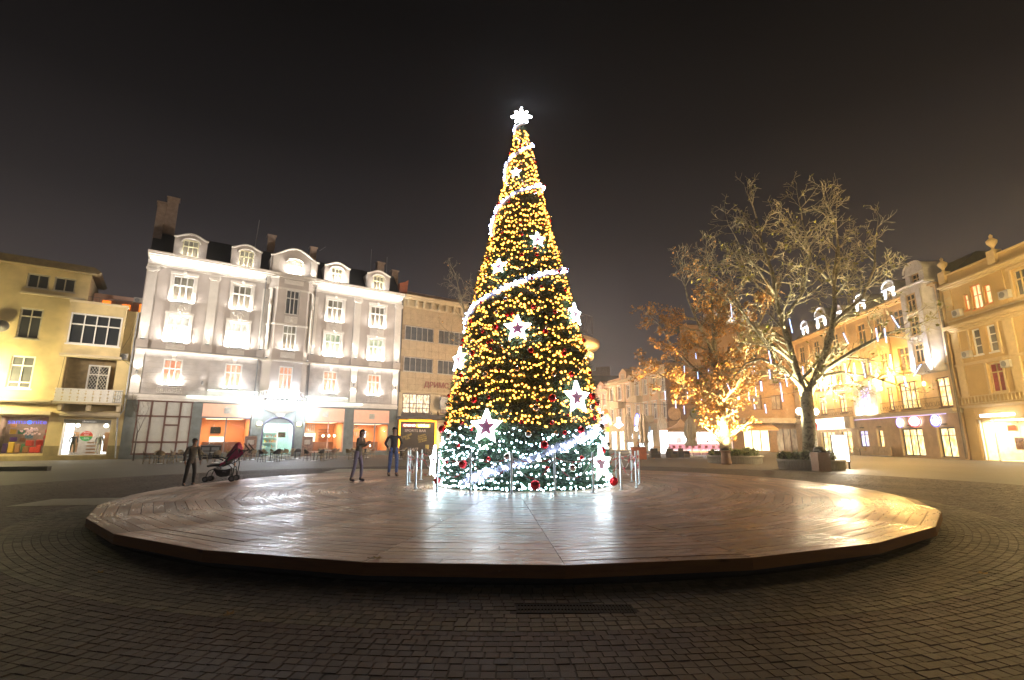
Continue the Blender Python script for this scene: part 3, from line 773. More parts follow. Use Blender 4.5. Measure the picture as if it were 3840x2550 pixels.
# chimneys and aerials
for x, y, z0, z1, w, d in ((-.05, 2.2, 20, 24.9, .7, .8), (.68, 2.6, 22, 25.8, .95, .8), (10.3, 3.6, 21, 24.4, .75, .6), (14.9, 3.6, 21, 24.0, .7, .6), (23.2, 4, 21, 24.0, .9, .7), (24.9, 3.2, 20.5, 23.0, .8, .6)):
    o = MB().box(x, y, z0, x + w, y + d, z1).build('chimney', M_chim, Wb)
    MB().box(x - .1, y - .1, z1, x + w + .1, y + d + .1, z1 + .16).build('chimney_cap', M_chim, o)
g = MB(); g.tube([(9.0, 3.4, 21.5), (9.2, 3.4, 25.9)], .04, 5); g.tube([(15.9, 3.6, 23.8), (16.6, 3.6, 24.5)], .03, 4); g.tube([(22.3, 4, 22), (22.3, 4, 25.6)], .03, 4); g.tube([(24.4, 4, 22), (24.4, 4, 25)], .03, 4)
g.build('aerial', M_grey, Wb)
MB().prism_xz([(25.0, 19.1), (25.9, 19.1), (26.1, 21.3), (25.6, 20.9), (25.0, 20.7)], .6, 1.4).build('party_wall', mat('red_brick', (.36, .12, .06), .9), Wb)
for x in (10.05, 15.05, 25.12): MB().tube([(x, -.1, 18.3), (x, -.1, .2)], .06, 6).build('downpipe', M_grey, Wb)
# shopfronts
# (0) frosted panels in brown frames
M_frost = mat('frosted_panel', (.50, .50, .46), .35, var=.08, scale=2)
xs = (.85, 1.85, 2.95, 4.05, 4.95); zr = (.42, 1.45, 3.75, 5.1)
g = MB()
for x in xs: g.box(x - .07, -.02, .42, x + .07, .12, 5.1)
for z in zr: g.box(.78, -.04, z - .07, 5.02, .1, z + .07)
g.box(3.0, -.045, 2.9, 4.0, .1, 3.04)
g.build('shopfront_frame', M_brown, Wb)
for xa, xb in zip(xs, xs[1:]):
    for za, zb in zip(zr, zr[1:]):
        parts = [(za, zb)] if not (xa == 2.95 and za == 1.45) else [(1.45, 2.97), (2.97, 3.75)]
        for p, q in parts: MB().box(xa + .07, .03, p + .07, xb - .07, .06, q - .07).build('frosted_pane', M_frost, Wb)
# restaurant fronts: deep orange rooms behind glass
M_or1 = mat('apricot_wall', (.85, .42, .2), .8, var=.06)
M_rlamp = glow('room_lamp', (1, .86, .62), 10)
M_ceil = glow('ceiling_light_panel', (1, .72, .42), 2.2)
M_fasc = mat('pink_fascia', (.62, .38, .28), .6, var=.1)
def shopfront(x0, x1, z1, xt, energy, kind):
    room = MB(); d = 3.2
    room.box(x0 - .1, .9 + d, .1, x1 + .1, .95 + d, z1); room.box(x0 - .12, .1, .1, x0 - .02, .9 + d, z1); room.box(x1 + .02, .1, .1, x1 + .12, .9 + d, z1); room.box(x0, .1, .36, x1, .9 + d, .4); room.box(x0, .1, xt + .02, x1, .9 + d, xt + .1)
    r = room.build('shop_room', M_or1, Wb)
    MB().box(x0 + .5, 1.0, xt - .05, x1 - .5, 3.0, xt - .01).build('ceiling_light', M_ceil, r)
    lamp('AREA', 'room_light', r, ((x0 + x1) / 2, 1.8, xt - .1), energy, (1, .62, .32), x1 - x0 - .6, sizey=1.6, rot=(0, 0, 0))
    g = MB(); 
    for x in (x0, (x0 + x1) / 2 + (.4 if kind != 1 else 0), x1): g.box(x - .05, -.0, .42, x + .05, .1, xt)
    g.box(x0, -.02, xt - .05, x1, .12, xt + .1); g.box(x0, -.02, .36, x1, .12, .5)
    g.build('shopfront_frame', M_fasc if kind == 3 else M_grey, Wb)
    xm = (x0 + x1) / 2 + (.4 if kind != 1 else 0)
    for a, b_ in ((x0, xm), (xm, x1)): MB().box(a + .05, .04, .5, b_ - .05, .055, xt - .06).build('pane', M_glass, Wb)
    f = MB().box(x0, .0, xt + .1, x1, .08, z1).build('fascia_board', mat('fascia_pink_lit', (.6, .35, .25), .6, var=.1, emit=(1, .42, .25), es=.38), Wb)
    MB().box((x0 + x1) / 2 - .3, -.03, (xt + z1) / 2 - .25, (x0 + x1) / 2 + .3, -.002, (xt + z1) / 2 + .35).build('fascia_plate', mat('pale_plate', (.5, .48, .42), .5), Wb)
    # counter, pendant globes, wall screens
    g = MB(); g.box(x0 + .4, 2.2, .4, x1 - .4, 2.8, 1.45); g.build('counter', mat('dark_counter', (.25, .12, .06), .4), r)
    if kind == 1:
        MB().box(x0 + 1.1, 3.9, 2.3, x0 + 2.0, 4.05, 2.95).build('wall_screen', mat('screen_dark', (.02, .025, .02), .2), r)
        MB().box(x0 + 1.0, 2.3, 1.46, x0 + 2.2, 2.75, 1.95).build('display_case', glow('display_white', (1, .95, .85), 2.2), r)
        MB().box(x0 + .9, 2.1, .42, x0 + 2.1, 2.19, 1.2).build('dark_cabinet', M_black, r)
    if kind == 3:
        for k in range(3):
            o = MB().sphere((0, 0, 0), .13, 10, 8).build('pendant_globe', M_rlamp, r, loc=(x0 + 2.35 + k * .6, 1.6, 2.1)); 
        MB().box(x0 + .5, 3.2, 1.5, x0 + 1.9, 3.3, 2.4).build('menu_wall', glow('menu_white', (1, .96, .86), 1.8), r)
        for k in range(5): MB().box(x0 + 2.4, 3.6, 1.4 + .35 * k, x1 - .5, 3.95, 1.44 + .35 * k).build('shelf', mat('dark_shelf', (.2, .08, .04), .5), r)
        g = MB()
        for k in range(9): g.box(x0 + .2 + k * .2, 3.7, 2.5, x0 + .3 + k * .2, 3.8, 3.4)
        g.build('slatted_blind', mat('pale_blind', (.6, .58, .55), .7), r)
    if kind == 4:
        MB().box(x0 + 1.9, 3.5, 2.0, x0 + 2.6, 3.6, 2.7).build('menu_wall', glow('menu_blue', (.75, .85, 1), 3.0), r)
        MB().box(x0 + .3, 1.8, 2.6, x0 + 2.0, 2.4, 2.85).build('lamp_shade', mat('drum_shade', (.5, .16, .06), .7, emit=(1, .35, .1), es=.6), r)
        for k in range(3): MB().lathe([(.01, -.1), (.09, -.02), (.05, .1), (.01, .14)], 8).build('table_lamp', M_rlamp, r, loc=(x0 + 1.4 + .5 * k, 1.2, 1.0 + .12 * (k % 2)))
        g = MB()
        for k in range(7): g.box(x0 + .2 + k * .22, 3.7, 2.2, x0 + .3 + k * .22, 3.8, 3.3)
        g.build('slatted_blind', mat('pale_blind', (.6, .58, .55), .7), r)
    return r
shopfront(5.8, 9.95, 5.05, 3.72, 120, 1)
shopfront(15.05, 19.1, 5.0, 3.55, 140, 3)
shopfront(20.15, 24.2, 4.95, 3.45, 170, 4)
# arched doorway, bright and cool inside
g = MB(); ar = [(11.1, 2.75)] + [(12.575 - 1.475 * math.cos(math.pi * t / 14), 2.75 + 1.15 * math.sin(math.pi * t / 14)) for t in range(1, 14)] + [(14.05, 2.75)]
g.prism_xz([(14.05, 2.75), (14.05, 5.1), (11.1, 5.1), (11.1, 2.75)] + [(a, b) for a, b in ar[1:-1]], .04, .3)
g.build('arch_spandrel', M_base, Wb)
g = MB(); g.tube([(11.1, .02, 0)] + [(a, .02, b) for a, b in ar] + [(14.05, .02, 0)], .11, 6); g.build('arch_frame', mat('slate_blue_frame', (.09, .09, .14), .5), Wb)
room = MB(); room.box(11.0, 3.6, 0, 14.2, 3.65, 4); room.box(10.95, .31, 0, 11.0, 3.6, 4); room.box(14.15, .31, 0, 14.2, 3.6, 4); room.box(11, .31, 0.01, 14.2, 3.6, .03); room.box(11, .31, 3.95, 14.2, 3.6, 4)
r = room.build('shop_room', mat('pale_cyan_wall', (.62, .78, .72), .7, var=.1), Wb)
lamp('AREA', 'room_light', r, (12.6, 1.9, 3.9), 230, (.86, 1, .93), 2.6, sizey=1.6, rot=(0, 0, 0))
for k in range(4): MB().box(11.3, 3.1, .8 + .55 * k, 13.0, 3.5, .84 + .55 * k).build('shelf', M_winw, r)
g = MB(); rr = random.Random(5)
for k in range(70):
    zz = .85 + .55 * rr.randrange(4); x = rr.uniform(11.35, 12.95); h = rr.uniform(.1, .3); g.m = rr.randrange(4); g.box(x, 3.12, zz, x + .07, 3.25, zz + h)
g.build('goods', [mat('goods_cyan', (.1, .5, .5), .5), mat('goods_yellow', (.7, .5, .1), .5), mat('goods_white', (.8, .8, .8), .5), mat('goods_orange', (.7, .2, .06), .5)], r)
MB().box(12.75, 1.2, 1.9, 13.5, 1.3, 2.45).build('picture_board', mat('food_board', (.22, .12, .05), .6, var=.8, scale=7), r)
g = MB(); g.box(12.5, .12, .02, 12.6, .2, 3.5); g.box(11.2, .12, .02, 13.95, .2, .15); g.build('door_frame', M_winw, Wb)
for a, b_ in ((11.2, 12.5), (12.6, 13.95)): MB().box(a, .15, .15, b_, .165, 3.3).build('pane', M_glass, Wb)
for x in (10.75, 14.45):
    o = MB().box(-.2, -.2, -.16, .2, 0, .16).build('wall_lantern', glow('lantern_yellow', (1, .9, .5), 5), Wb, loc=(x, -.05, 3.25))
    lamp('POINT', 'lamp_light', o, (0, -.3, 0), 22, (1, .88, .5), .12)
# green-white neon tubes along the beam
M_neon = glow('neon_green_white', (.80, 1, .84), 3.2)
for a, b_, z in ((4.4, 10.9, 5.66), (14.6, 20.9, 5.55), (6.0, 10.3, 6.28), (14.9, 19.2, 6.12)):
    o = MB().tube([(a, -.3, z), (b_, -.3, z)], .045, 6).build('neon_tube', M_neon, Wb)
    lamp('AREA', 'tube_light', o, ((a + b_) / 2, -.34, z - .06), 9, (.85, 1, .9), b_ - a, sizey=.08, target=((a + b_) / 2, .4, z - 1.2))

# ---- beige panelled building to the right
Bb = thing('beige_panelled_building', 'beige stone-panelled office building with bracketed cornice between the white building and the tree', 'building', (*OW, 0), RW)
bx0, bx1 = 25.3, 50.0
bw = []
xcur = 25.7; wins_b = []
while xcur < 49:
    wins_b.append((xcur, xcur + 3.8)); xcur += 4.45
bh = [(a, b, za, zb) for a, b in wins_b for za, zb in ((13.55, 15.35), (9.7, 11.5))]
wall(Bb, 'upper_wall', bx0, bx1, 7.4, 17.6, bh, mat('beige_render', (.33, .26, .18), .85), y0=.06)
xpan = [bx0 + .02 + k * .98 for k in range(11)]
for za, zb in ((7.42, 8.18), (8.2, 9.0), (9.02, 9.68), (11.53, 12.4), (12.42, 13.53), (15.38, 16.1), (16.12, 16.85), (16.87, 17.58)):
    for k in range(25):
        x = bx0 + .01 + k * .985
        if x + .95 > bx1: break
        MB().box(x, 0, za, x + .965, .059, zb).build('stone_panel', M_tile, Bb)
for a, b in wins_b:
    for z in (14.45, 10.6): win(Bb, (a + b) / 2, z, b - a, 1.78, 5, (1,), mat('pale_frame', (.5, .48, .44), .5), M_greypane, y=.1, fr=.08, depth=.15, sill=.05)
for a, b in zip([p[1] for p in wins_b], [p[0] for p in wins_b[1:]]):
    for za, zb in ((13.55, 15.35), (9.7, 11.5)): MB().box(a + .01, 0, za, b - .01, .058, zb).build('stone_panel', M_tile, Bb)
cornice(Bb, 'lower_moulding', bx0, bx1, 17.6, [(.12, .12), (.2, .08)], M_cream)
MB().box(bx0, -.05, 17.81, bx1, .35, 18.5).build('frieze', M_cream, Bb)
cornice(Bb, 'cornice', bx0, bx1, 18.5, [(.6, .14), (.8, .2), (.9, .16)], M_cream)
brk = MB().prism_xy([(-.14, 0), (-.14, -.5), (.14, -.5), (.14, 0)], -.68, 0); brk.box(-.11, -.35, -.78, .11, 0, -.68)
bm = brk.mesh('bracket', M_cream)
for k in range(24): put('bracket', bm, Bb, (bx0 + .6 + k * 1.03, -.05, 18.49))
MB().box(bx0, .8, 19.0, bx1, 1.1, 19.9).build('attic_wall', M_chim, Bb)
MB().box(bx0, .4, 0, bx0 + .3, 8, 19).build('side_wall', M_cream, Bb); MB().box(bx0, 1.1, 19, bx1, 9, 19.2).build('flat_roof', M_zinc, Bb)
text('lettering', 'ДРИМС', Bb, (30.05, -.08, 8.25), .9, mat('dull_red_letters', (.36, .15, .12), .5), ext=.05, sx=.98, bold=.02)
cornice(Bb, 'canopy_edge', bx0, bx1, 7.2, [(.3, .12), (.35, .06)], M_cream)
wall(Bb, 'middle_wall', bx0, bx1, 4.0, 7.2, [(25.75, 29.35, 4.75, 7.1), (30.7, 34.6, 4.9, 7.1), (36, 40, 4.9, 7.1), (41, 45, 4.9, 7.1)], M_cream, y0=.08)
lit_y = lit_room('reading_room', (.40, .26, .12), (1, .85, .6), 1.3, 2.4)
win(Bb, 27.55, 5.93, 3.6, 2.34, 4, (.5, .25, .25), M_brown, lit_y, y=.12, fr=.08, depth=.15, sill=.05)
for x in (32.65, 38, 43): win(Bb, x, 6.0, 3.9, 2.18, 3, (1,), M_brown, lit_room('dusky_room', (.18, .12, .07), (.5, .34, .2), .6), y=.12, fr=.08, depth=.15, sill=.05)
g = MB(); g.box(0, -1.3, 4.05, 5.6, .05, 4.35); g.box(0, -1.4, 4.35, 5.6, -1.25, 4.6)
for k in range(6): g.tube([(.2 + k * .9, -1.2, 4.6), (.5 + k * .9, -.4, 5.0), (.8 + k * .9, -.1, 4.75)], .04, 5)
g.build('entrance_canopy', mat('dark_canopy', (.09, .08, .08), .7), Bb, loc=(25.1, 0, 0))
a_ = ac_unit(Bb, 31.0, -.1, 5.35, 1.0, 1.5, .45)
M_ambn = glow('amber_neon', (1, .42, .02), 3.4)
cas = MB(); cas.box(25.35, -.35, .1, 29.95, -.1, 3.95); csb = cas.build('betting_shop_front', mat('dark_poster_panel', (.045, .035, .032), .45, var=.3), Bb)
g = MB(); g.box(25.28, -.47, .15, 25.44, -.36, 3.9); g.box(29.84, -.47, .15, 30.0, -.36, 3.9); g.box(25.28, -.47, 3.78, 30.0, -.36, 3.94); g.build('neon_border', M_ambn, csb)
MB().box(26.4, -.5, 4.0, 29.4, -.45, 4.04).build('neon_strip', M_ambn, csb)
MB().box(25.75, -.42, 3.15, 27.35, -.36, 3.5).build('sign_backing', glow('red_glow', (1, .05, .02), 1.1), csb)
text('lettering', 'CASINO', csb, (26.55, -.44, 3.32), .36, glow('letters_pink_white', (1, .75, .6), 3), ext=.01, sx=1.15, bold=.008)
MB().box(27.42, -.42, 3.12, 29.2, -.36, 3.52).build('sign_backing', glow('yellow_glow', (1, .68, .08), 1.4), csb)
text('lettering', 'winbet', csb, (28.3, -.45, 3.33), .46, glow('letters_yellow_white', (1, .95, .55), 5), ext=.01, sx=1.1, bold=.012)
M_ltr = mat('pale_letters', (.55, .48, .44), .6, emit=(.5, .4, .35), es=.25); M_lty = mat('yellow_letters', (.5, .38, .1), .6, emit=(.6, .42, .1), es=.25)
text('lettering', 'SPORTS BAR', csb, (27.35, -.37, 2.72), .42, M_ltr, ext=.01, sx=1.15)
text('lettering', 'ГЛЕДАЙ\nТУК', csb, (26.35, -.37, 1.95), .32, M_lty, rot=(math.pi / 2, -R(22), 0), ext=.01)
text('lettering', 'ВСИЧКИ\nСПОРТНИ\nСЪБИТИЯ\nНА ЖИВО', csb, (28.25, -.37, 1.85), .23, M_lty, rot=(math.pi / 2, -R(14), 0), ext=.01)
text('lettering', '24/7', csb, (27.2, -.37, .55), .55, M_ltr, ext=.01, sx=1.2)
g = MB(); g.lathe([(.24, 0), (.24, .5)], 12, (0, 0, 0)); g.build('beer_mug_picture', M_lty, csb, loc=(28.9, -.3, .6))
MB().box(30.3, -.1, .3, 34.0, .06, 3.0).build('shop_window', glow('pale_yellow_window', (1, .78, .42), .75), Bb)
MB().box(30.2, -.2, 3.0, 34.2, .05, 3.55).build('shop_sign', mat('grey_sign', (.5, .42, .36), .6), Bb)
text('lettering', 'ОПТИКА', Bb, (31.7, -.22, 3.27), .42, mat('brown_letters', (.2, .12, .1), .6), ext=.01)
wall(Bb, 'ground_floor_wall', 30.02, bx1, 0, 4.0, [(30.3, 34.0, .3, 3.0), (36, 39, .2, 3), (41, 44, .2, 3)], M_cream, y0=.08)
for x in (37.5, 42.5): MB().box(x - 1.5, .12, .2, x + 1.5, .2, 3).build('shop_window', glow('pale_yellow_window', (1, .78, .42), .75), Bb)

# ---- olive building at the far left
Ab = thing('olive_building', 'stained olive-yellow apartment building with two shops and a white pierced balcony', 'building', (*OW, 0), RW)
hA = [wh(-7.15, 14.75, 1.4, 1.25), wh(-5.45, 14.75, 1.4, 1.25), wh(-7.15, 11.1, 1.4, 2.55), wh(-7.1, 7.05, 1.45, 2.65), (-10.6, -9.2, 5.8, 8.3), (-10.6, -9.2, 9.9, 12.4),
      (-4.5, -1.1, 5.75, 8.75), (-7.75, -4.9, .55, 3.5), (-3.95, -.85, .38, 3.35), (-12, -8.6, .5, 3.4)]
wall(Ab, 'wall', -13, -.02, .0, 13.1, [h for h in hA if h[3] < 13.3], M_olive)
wall(Ab, 'top_wall', -13, -3.8, 13.1, 15.9, [h for h in hA if h[2] > 13.3], M_olive)
MB().box(-4.1, .36, 13.1, -3.8, 6, 15.9).build('side_wall', M_cream, Ab)
MB().box(-.35, .36, 0, -.02, 8, 13.1).build('side_wall', M_olive, Ab)
MB().prism_xz([(-13, 15.9), (-3.3, 15.9), (-3.1, 16.1), (-3.6, 16.45), (-13, 16.6)], -.75, 5).build('eaves_roof', mat('weathered_roof', (.20, .15, .08), .9), Ab)
MB().box(-8.1, -.12, 13.55, -4.0, -.001, 13.72).build('string_course', M_cream, Ab)
for x in (-7.15, -5.45): win(Ab, x, 14.75, 1.4, 1.25, 2, (1,), mat('dull_window_paint', (.45, .42, .34), .6), M_dark, y=.12, fr=.1, sill=.06)
win(Ab, -7.15, 11.1, 1.4, 2.55, 2, (.25, .75), mat('dull_window_paint', (.45, .42, .34), .6), M_dark, y=.12, fr=.1)
win(Ab, -7.1, 7.05, 1.45, 2.65, 2, (.28, .56, .16), M_winw, M_greypane, y=.12, fr=.11)
for z in (7.05, 11.1): win(Ab, -9.9, z, 1.4, 2.5, 2, (.3, .7), M_winw, M_greypane, y=.12, fr=.11)
# projecting enclosed balcony
g = MB(); g.box(-4.75, -.7, 8.75, -.95, 0, 9.6); g.box(-4.75, -.7, 12.3, -.95, 0, 13.2); g.box(-4.75, -.7, 9.6, -4.6, 0, 12.3); g.box(-1.1, -.7, 9.6, -.95, 0, 12.3); g.build('bay_wall', M_olive, Ab)
cornice(Ab, 'bay_cornice', -4.85, -.85, 13.2, [(.75, .1), (.85, .08)], M_cream); cornice(Ab, 'bay_base', -4.9, -.8, 8.55, [(.75, .1), (.85, .1)], M_cream)
win(Ab, -2.85, 10.95, 3.48, 2.66, 4, (.35, .65), M_winw, M_dark, y=-.66, fr=.11, depth=.2, sill=.1)
# loggia
g = MB(); g.box(-4.5, 1.4, 5.6, -1.1, 1.5, 8.75); g.box(-4.6, .35, 5.6, -4.5, 1.4, 8.75); g.box(-1.1, .35, 5.6, -1.0, 1.4, 8.75); g.build('loggia_wall', mat('loggia_render', (.36, .27, .14), .9, var=.3), Ab)
win(Ab, -2.3, 6.95, 1.5, 2.3, 2, (.35, .65), M_winw, M_dark, y=.9, fr=.12, lattice=True)
balc = MB().box(-4.75, -1.15, 4.55, -.25, .0, 4.72).build('balcony_slab', M_cream, Ab)
g = MB(); g.box(-4.7, -1.12, 5.72, -.3, -1.0, 5.82); g.box(-4.7, -1.12, 4.72, -.3, -1.0, 4.82)
n_b = 9; st = 4.4 / n_b
for k in range(n_b):
    x = -4.7 + st * (k + .5); q = st / 2
    g.prism_xz([(x - q * .75, 4.82), (x + q * .75, 4.82), (x + q, 5.05), (x + q * .62, 5.1), (x + q, 5.2), (x + q, 5.34), (x + q * .62, 5.42), (x + q, 5.5), (x + q * .75, 5.72), (x - q * .75, 5.72), (x - q, 5.5), (x - q * .62, 5.42), (x - q, 5.34), (x - q, 5.2), (x - q * .62, 5.1), (x - q, 5.05)], -1.09, -1.03)
g.build('pierced_balustrade', M_winw, balc)
iron_rail(Ab, -.9, -.3, -1.16, 4.75, 5.75, M_grey)
for x in (-4.4, -2.6, -.6):
    MB().prism_xz([(-.0, 0), (.28, 0), (.28, .55), (.0, .55)], -.9, 0).build('corbel', M_cream, Ab, loc=(x, 0, 4.0))
for a, b in ((-13, -4.8), (-4.25, -.3)): cornice(Ab, 'shop_canopy', a, b, 3.52, [(.3, .1), (.45, .2), (.35, .12)], M_cream)
cornice(Ab, 'string_course', -13, -4.9, 4.55, [(.4, .12), (.55, .14)], M_cream)
for a, b in ((-4.88, -3.97), (-.83, -.0), (-8.55, -7.77)): MB().box(a, -.03, 0, b, -.001, 1.15).build('plinth', M_olived, Ab)
for a, b in ((-7.77, -4.88), (-3.97, -.83)): MB().box(a, -.03, 0, b, -.001, .36).build('plinth', M_olived, Ab)
# roof terrace rooms with orange light
g = MB(); g.box(-3.7, 2.3, 13.1, 1.2, 2.5, 14.9); g.build('terrace_room', M_pink, Ab)
for x, z, w, h in ((-3.0, 13.75, .62, .55), (-1.55, 13.65, .62, .5), (-.25, 13.6, .7, .75)):
    MB().box(x, 2.22, z, x + w, 2.29, z + h).build('lit_window', glow('orange_window', (1, .22, .02), 1.3), Ab)
ac_unit(Ab, -.4, 2.3, 14.4, .7, .5); g = MB(); g.tube([(-3.8, .1, 14.0), (-.1, .1, 14.0)], .02, 4); [g.tube([(-3.8 + k * .4, .1, 13.2), (-3.8 + k * .4, .1, 14.0)], .012, 4) for k in range(10)]; g.build('terrace_rail', M_grey, Ab)
ac_unit(Ab, -.65, .0, 8.6, .5, .55, .35)
g = MB(); g.tube([(-.12, -.1, 13.0), (-.12, -.1, 4.2), (-.45, -.16, 3.6), (-.2, -.14, .1)], .07, 6); g.build('downpipe', M_grey, Ab)
g = MB(); g.tube([(-1.0, -.6, 9.1), (-.5, -.2, 10.6), (-.2, -.1, 12.4)], .012, 4); g.tube([(-4.6, -.05, 8.6), (-4.75, -.1, 5.0)], .012, 4); g.tube([(-1.2, -.7, 9.0), (.05, -.1, 8.0)], .015, 4); g.build('cable', M_black, Ab)
dish = thing('satellite_dish', 'pale round satellite dish on the olive wall at the left edge', 'satellite dish', wpt(-8.7, .25, 10.6), RW)
MB().lathe([(.46, -.12), (.40, -.06), (.25, -.01), (.02, .02), (.02, .05), (.26, .03), (.42, -.04), (.48, -.12)], 18, axis='y').build('dish', mat('dish_grey', (.42, .42, .40), .5), dish, smooth=True)
MB().tube([(0, 0, 0), (0, .5, -.1)], .03, 5).build('bracket', M_grey, dish); MB().tube([(0, 0, -.4), (0, -.45, -.05)], .02, 5).build('feed_arm', M_grey, dish)
# shop interiors
def shoproom(P, x0, x1, z0, z1, m, energy, color, d=2.4, y=.36):
    g = MB(); g.box(x0 - .05, y + d, z0, x1 + .05, y + d + .05, z1 + .1); g.box(x0 - .1, y, z0, x0 - .05, y + d, z1 + .1); g.box(x1 + .05, y, z0, x1 + .1, y + d, z1 + .1); g.box(x0 - .05, y - .3, z0 - .06, x1 + .05, y + d, z0 - .01); g.box(x0 - .05, y, z1 + .02, x1 + .05, y + d, z1 + .08)
    r = g.build('shop_room', m, P)
    lamp('AREA', 'room_light', r, ((x0 + x1) / 2, y + .9, z1 - .05), energy, color, (x1 - x0) * .8, sizey=1.0, rot=(0, 0, 0))
    return r
r1 = shoproom(Ab, -7.75, -4.9, .55, 3.5, mat('luggage_shop_wall', (.34, .22, .16), .7), 75, (1, .85, .65))
MB().box(-7.75, .05, .55, -4.9, .07, 3.5).build('pane', M_glass, Ab)
text('lettering', 'sams', Ab, (-6.75, -.02, 3.05), .50, glow('neon_blue', (.10, .12, .85), 1.1), ext=.02, sx=1.12)
MB().lathe([(.11, 0), (.16, -.01), (.16, .05), (.11, .05)], 14, (0, 0, 0), 'y').build('lettering', glow('neon_blue2', (.06, .16, 1.0), 1.4), Ab, loc=(-6.02, -.03, 3.02))
text('lettering', 'nite', Ab, (-5.4, -.02, 3.05), .50, MATS['neon_blue'], ext=.02, sx=1.12)
cs = [(.62, .05, .03), (.75, .45, .03), (.15, .05, .35), (.05, .05, .06), (.6, .12, .03), (.04, .22, .10), (.30, .13, .05)]
for i, c in enumerate(cs): mat('suitcase_%d' % i, c, .35, var=.1)
rr = random.Random(2)
for k, (x, y, z, w, h) in enumerate([(-7.5, .8, .6, .3, .75), (-7.15, .75, .6, .35, .85), (-6.75, .8, .6, .3, .7), (-6.3, .9, .6, .38, .5), (-5.9, .9, .6, .4, .45), (-5.5, .8, .6, .3, .6), (-6.2, 1.0, 1.15, .5, .45), (-5.6, 1.1, 1.15, .45, .5),
                                (-7.3, 1.6, 1.5, .45, .35), (-6.7, 1.6, 1.5, .4, .3), (-7.4, 1.7, 2.1, .4, .4), (-6.9, 1.7, 2.1, .4, .35), (-7.4, 1.7, 2.65, .35, .3), (-5.2, 1.2, 1.7, .3, .3), (-5.15, 1.2, 2.2, .3, .3), (-6.5, 1.4, .62, .4, .7)]):
    c = rr.randrange(7) if k not in (0, 1, 6, 13, 14) else {0: 2, 1: 1, 6: 0, 13: 0, 14: 0}[k]
    o = MB().box(x, y, z, x + w, y + .25, z + h).build('suitcase', MATS['suitcase_%d' % c], r1)
    b = o.modifiers.new('bevel', 'BEVEL'); b.width = .05; b.segments = 2
for z in (1.1, 1.46, 2.06, 2.6): MB().box(-7.72, 1.5, z, -6.2 if z > 1.2 else -5.0, 2.1, z + .03).build('shelf', mat('oak_shelf', (.30, .16, .07), .5), r1)
g = MB()
for k in range(34):
    a = rr.uniform(0, math.pi); q = rr.uniform(.1, .75); g.sphere((-5.95 + q * math.cos(a), .7, 2.05 + q * .75 * math.sin(a)), rr.uniform(.05, .09), 8, 6)
struct(g.build('paper_lantern_cluster', mat('pink_paper', (.8, .55, .5), .6, emit=(.8, .5, .4), es=.3), r1), 'stuff')
MB().box(-6.25, .68, 1.75, -5.75, .7, 2.2).build('price_card', mat('blue_card', (.12, .22, .35), .5, var=.6, scale=14), r1)
r2 = shoproom(Ab, -3.95, -.85, .38, 3.35, mat('clothes_shop_wall', (.42, .36, .30), .7), 85, (1, .93, .82))
MB().box(-3.9, 1.2, .45, -3.35, 1.3, 3.0).build('light_panel', glow('panel_white', (1, .98, .95), 3), r2); MB().box(-1.35, 1.6, .45, -1.0, 1.7, 2.0).build('light_panel', MATS['panel_white'], r2)
MB().box(-3.95, .05, .38, -.85, .07, 3.35).build('pane', M_glass, Ab)
MB().box(-3.95, .02, 3.02, -.85, .04, 3.33).build('name_strip', mat('name_strip_grey', (.2, .2, .19), .5), Ab)
text('lettering', 'domo:', Ab, (-2.3, .0, 3.17), .26, mat('white_letters', (.8, .8, .78), .5, emit=(1, 1, 1), es=.3), ext=.01, sx=1.4)
g = MB(); g.m = 0; g.prism_xz([(.42 * math.cos(math.pi * t / 12), .42 * math.sin(math.pi * t / 12)) for t in range(13)], 0, .012); g.m = 1; g.prism_xz([(.42 * math.cos(math.pi + math.pi * t / 12), .42 * math.sin(math.pi + math.pi * t / 12)) for t in range(13)], 0, .012)
dsc = g.build('sale_disc', [mat('disc_red', (.55, .05, .04), .5, emit=(.6, .08, .05), es=.35), mat('disc_green', (.03, .25, .06), .5, emit=(.05, .35, .08), es=.35)], Ab, loc=(-2.35, -.02, 1.95))
MB().box(-.41, -.004, -.03, .41, -.001, .03).build('disc_band', mat('disc_gold', (.6, .4, .1), .4, emit=(.7, .45, .1), es=.3), dsc)
text('lettering', 'Xmas\nSale', dsc, (0, -.01, .2), .19, MATS['white_letters'], ext=.003); text('lettering', '-20%', dsc, (0, -.01, -.2), .22, MATS['white_letters'], ext=.003)
for x in (-3.45, -1.25):
    MB().box(x, 1.35, .6, x + .5, 1.4, 2.3).build('display_board', mat('tan_board', (.5, .26, .12), .6), r2)
for k in range(4): MB().box(-2.35, 1.2, .5 + .28 * k, -1.6, 1.5, .62 + .28 * k).build('shoe_crate', mat('orange_crate', (.45, .2, .06), .6), r2)
o = MB().sphere((0, 0, 0), .17, 12, 8).build('globe_lamp', M_rlamp, r2, loc=(-1.2, .9, 2.85)); o = MB().sphere((0, 0, 0), .15, 12, 8).build('globe_lamp', M_rlamp, r2, loc=(-3.1, .9, 2.85))
r3 = shoproom(Ab, -12, -8.6, .5, 3.4, MATS['clothes_shop_wall'], 40, (1, .9, .7))

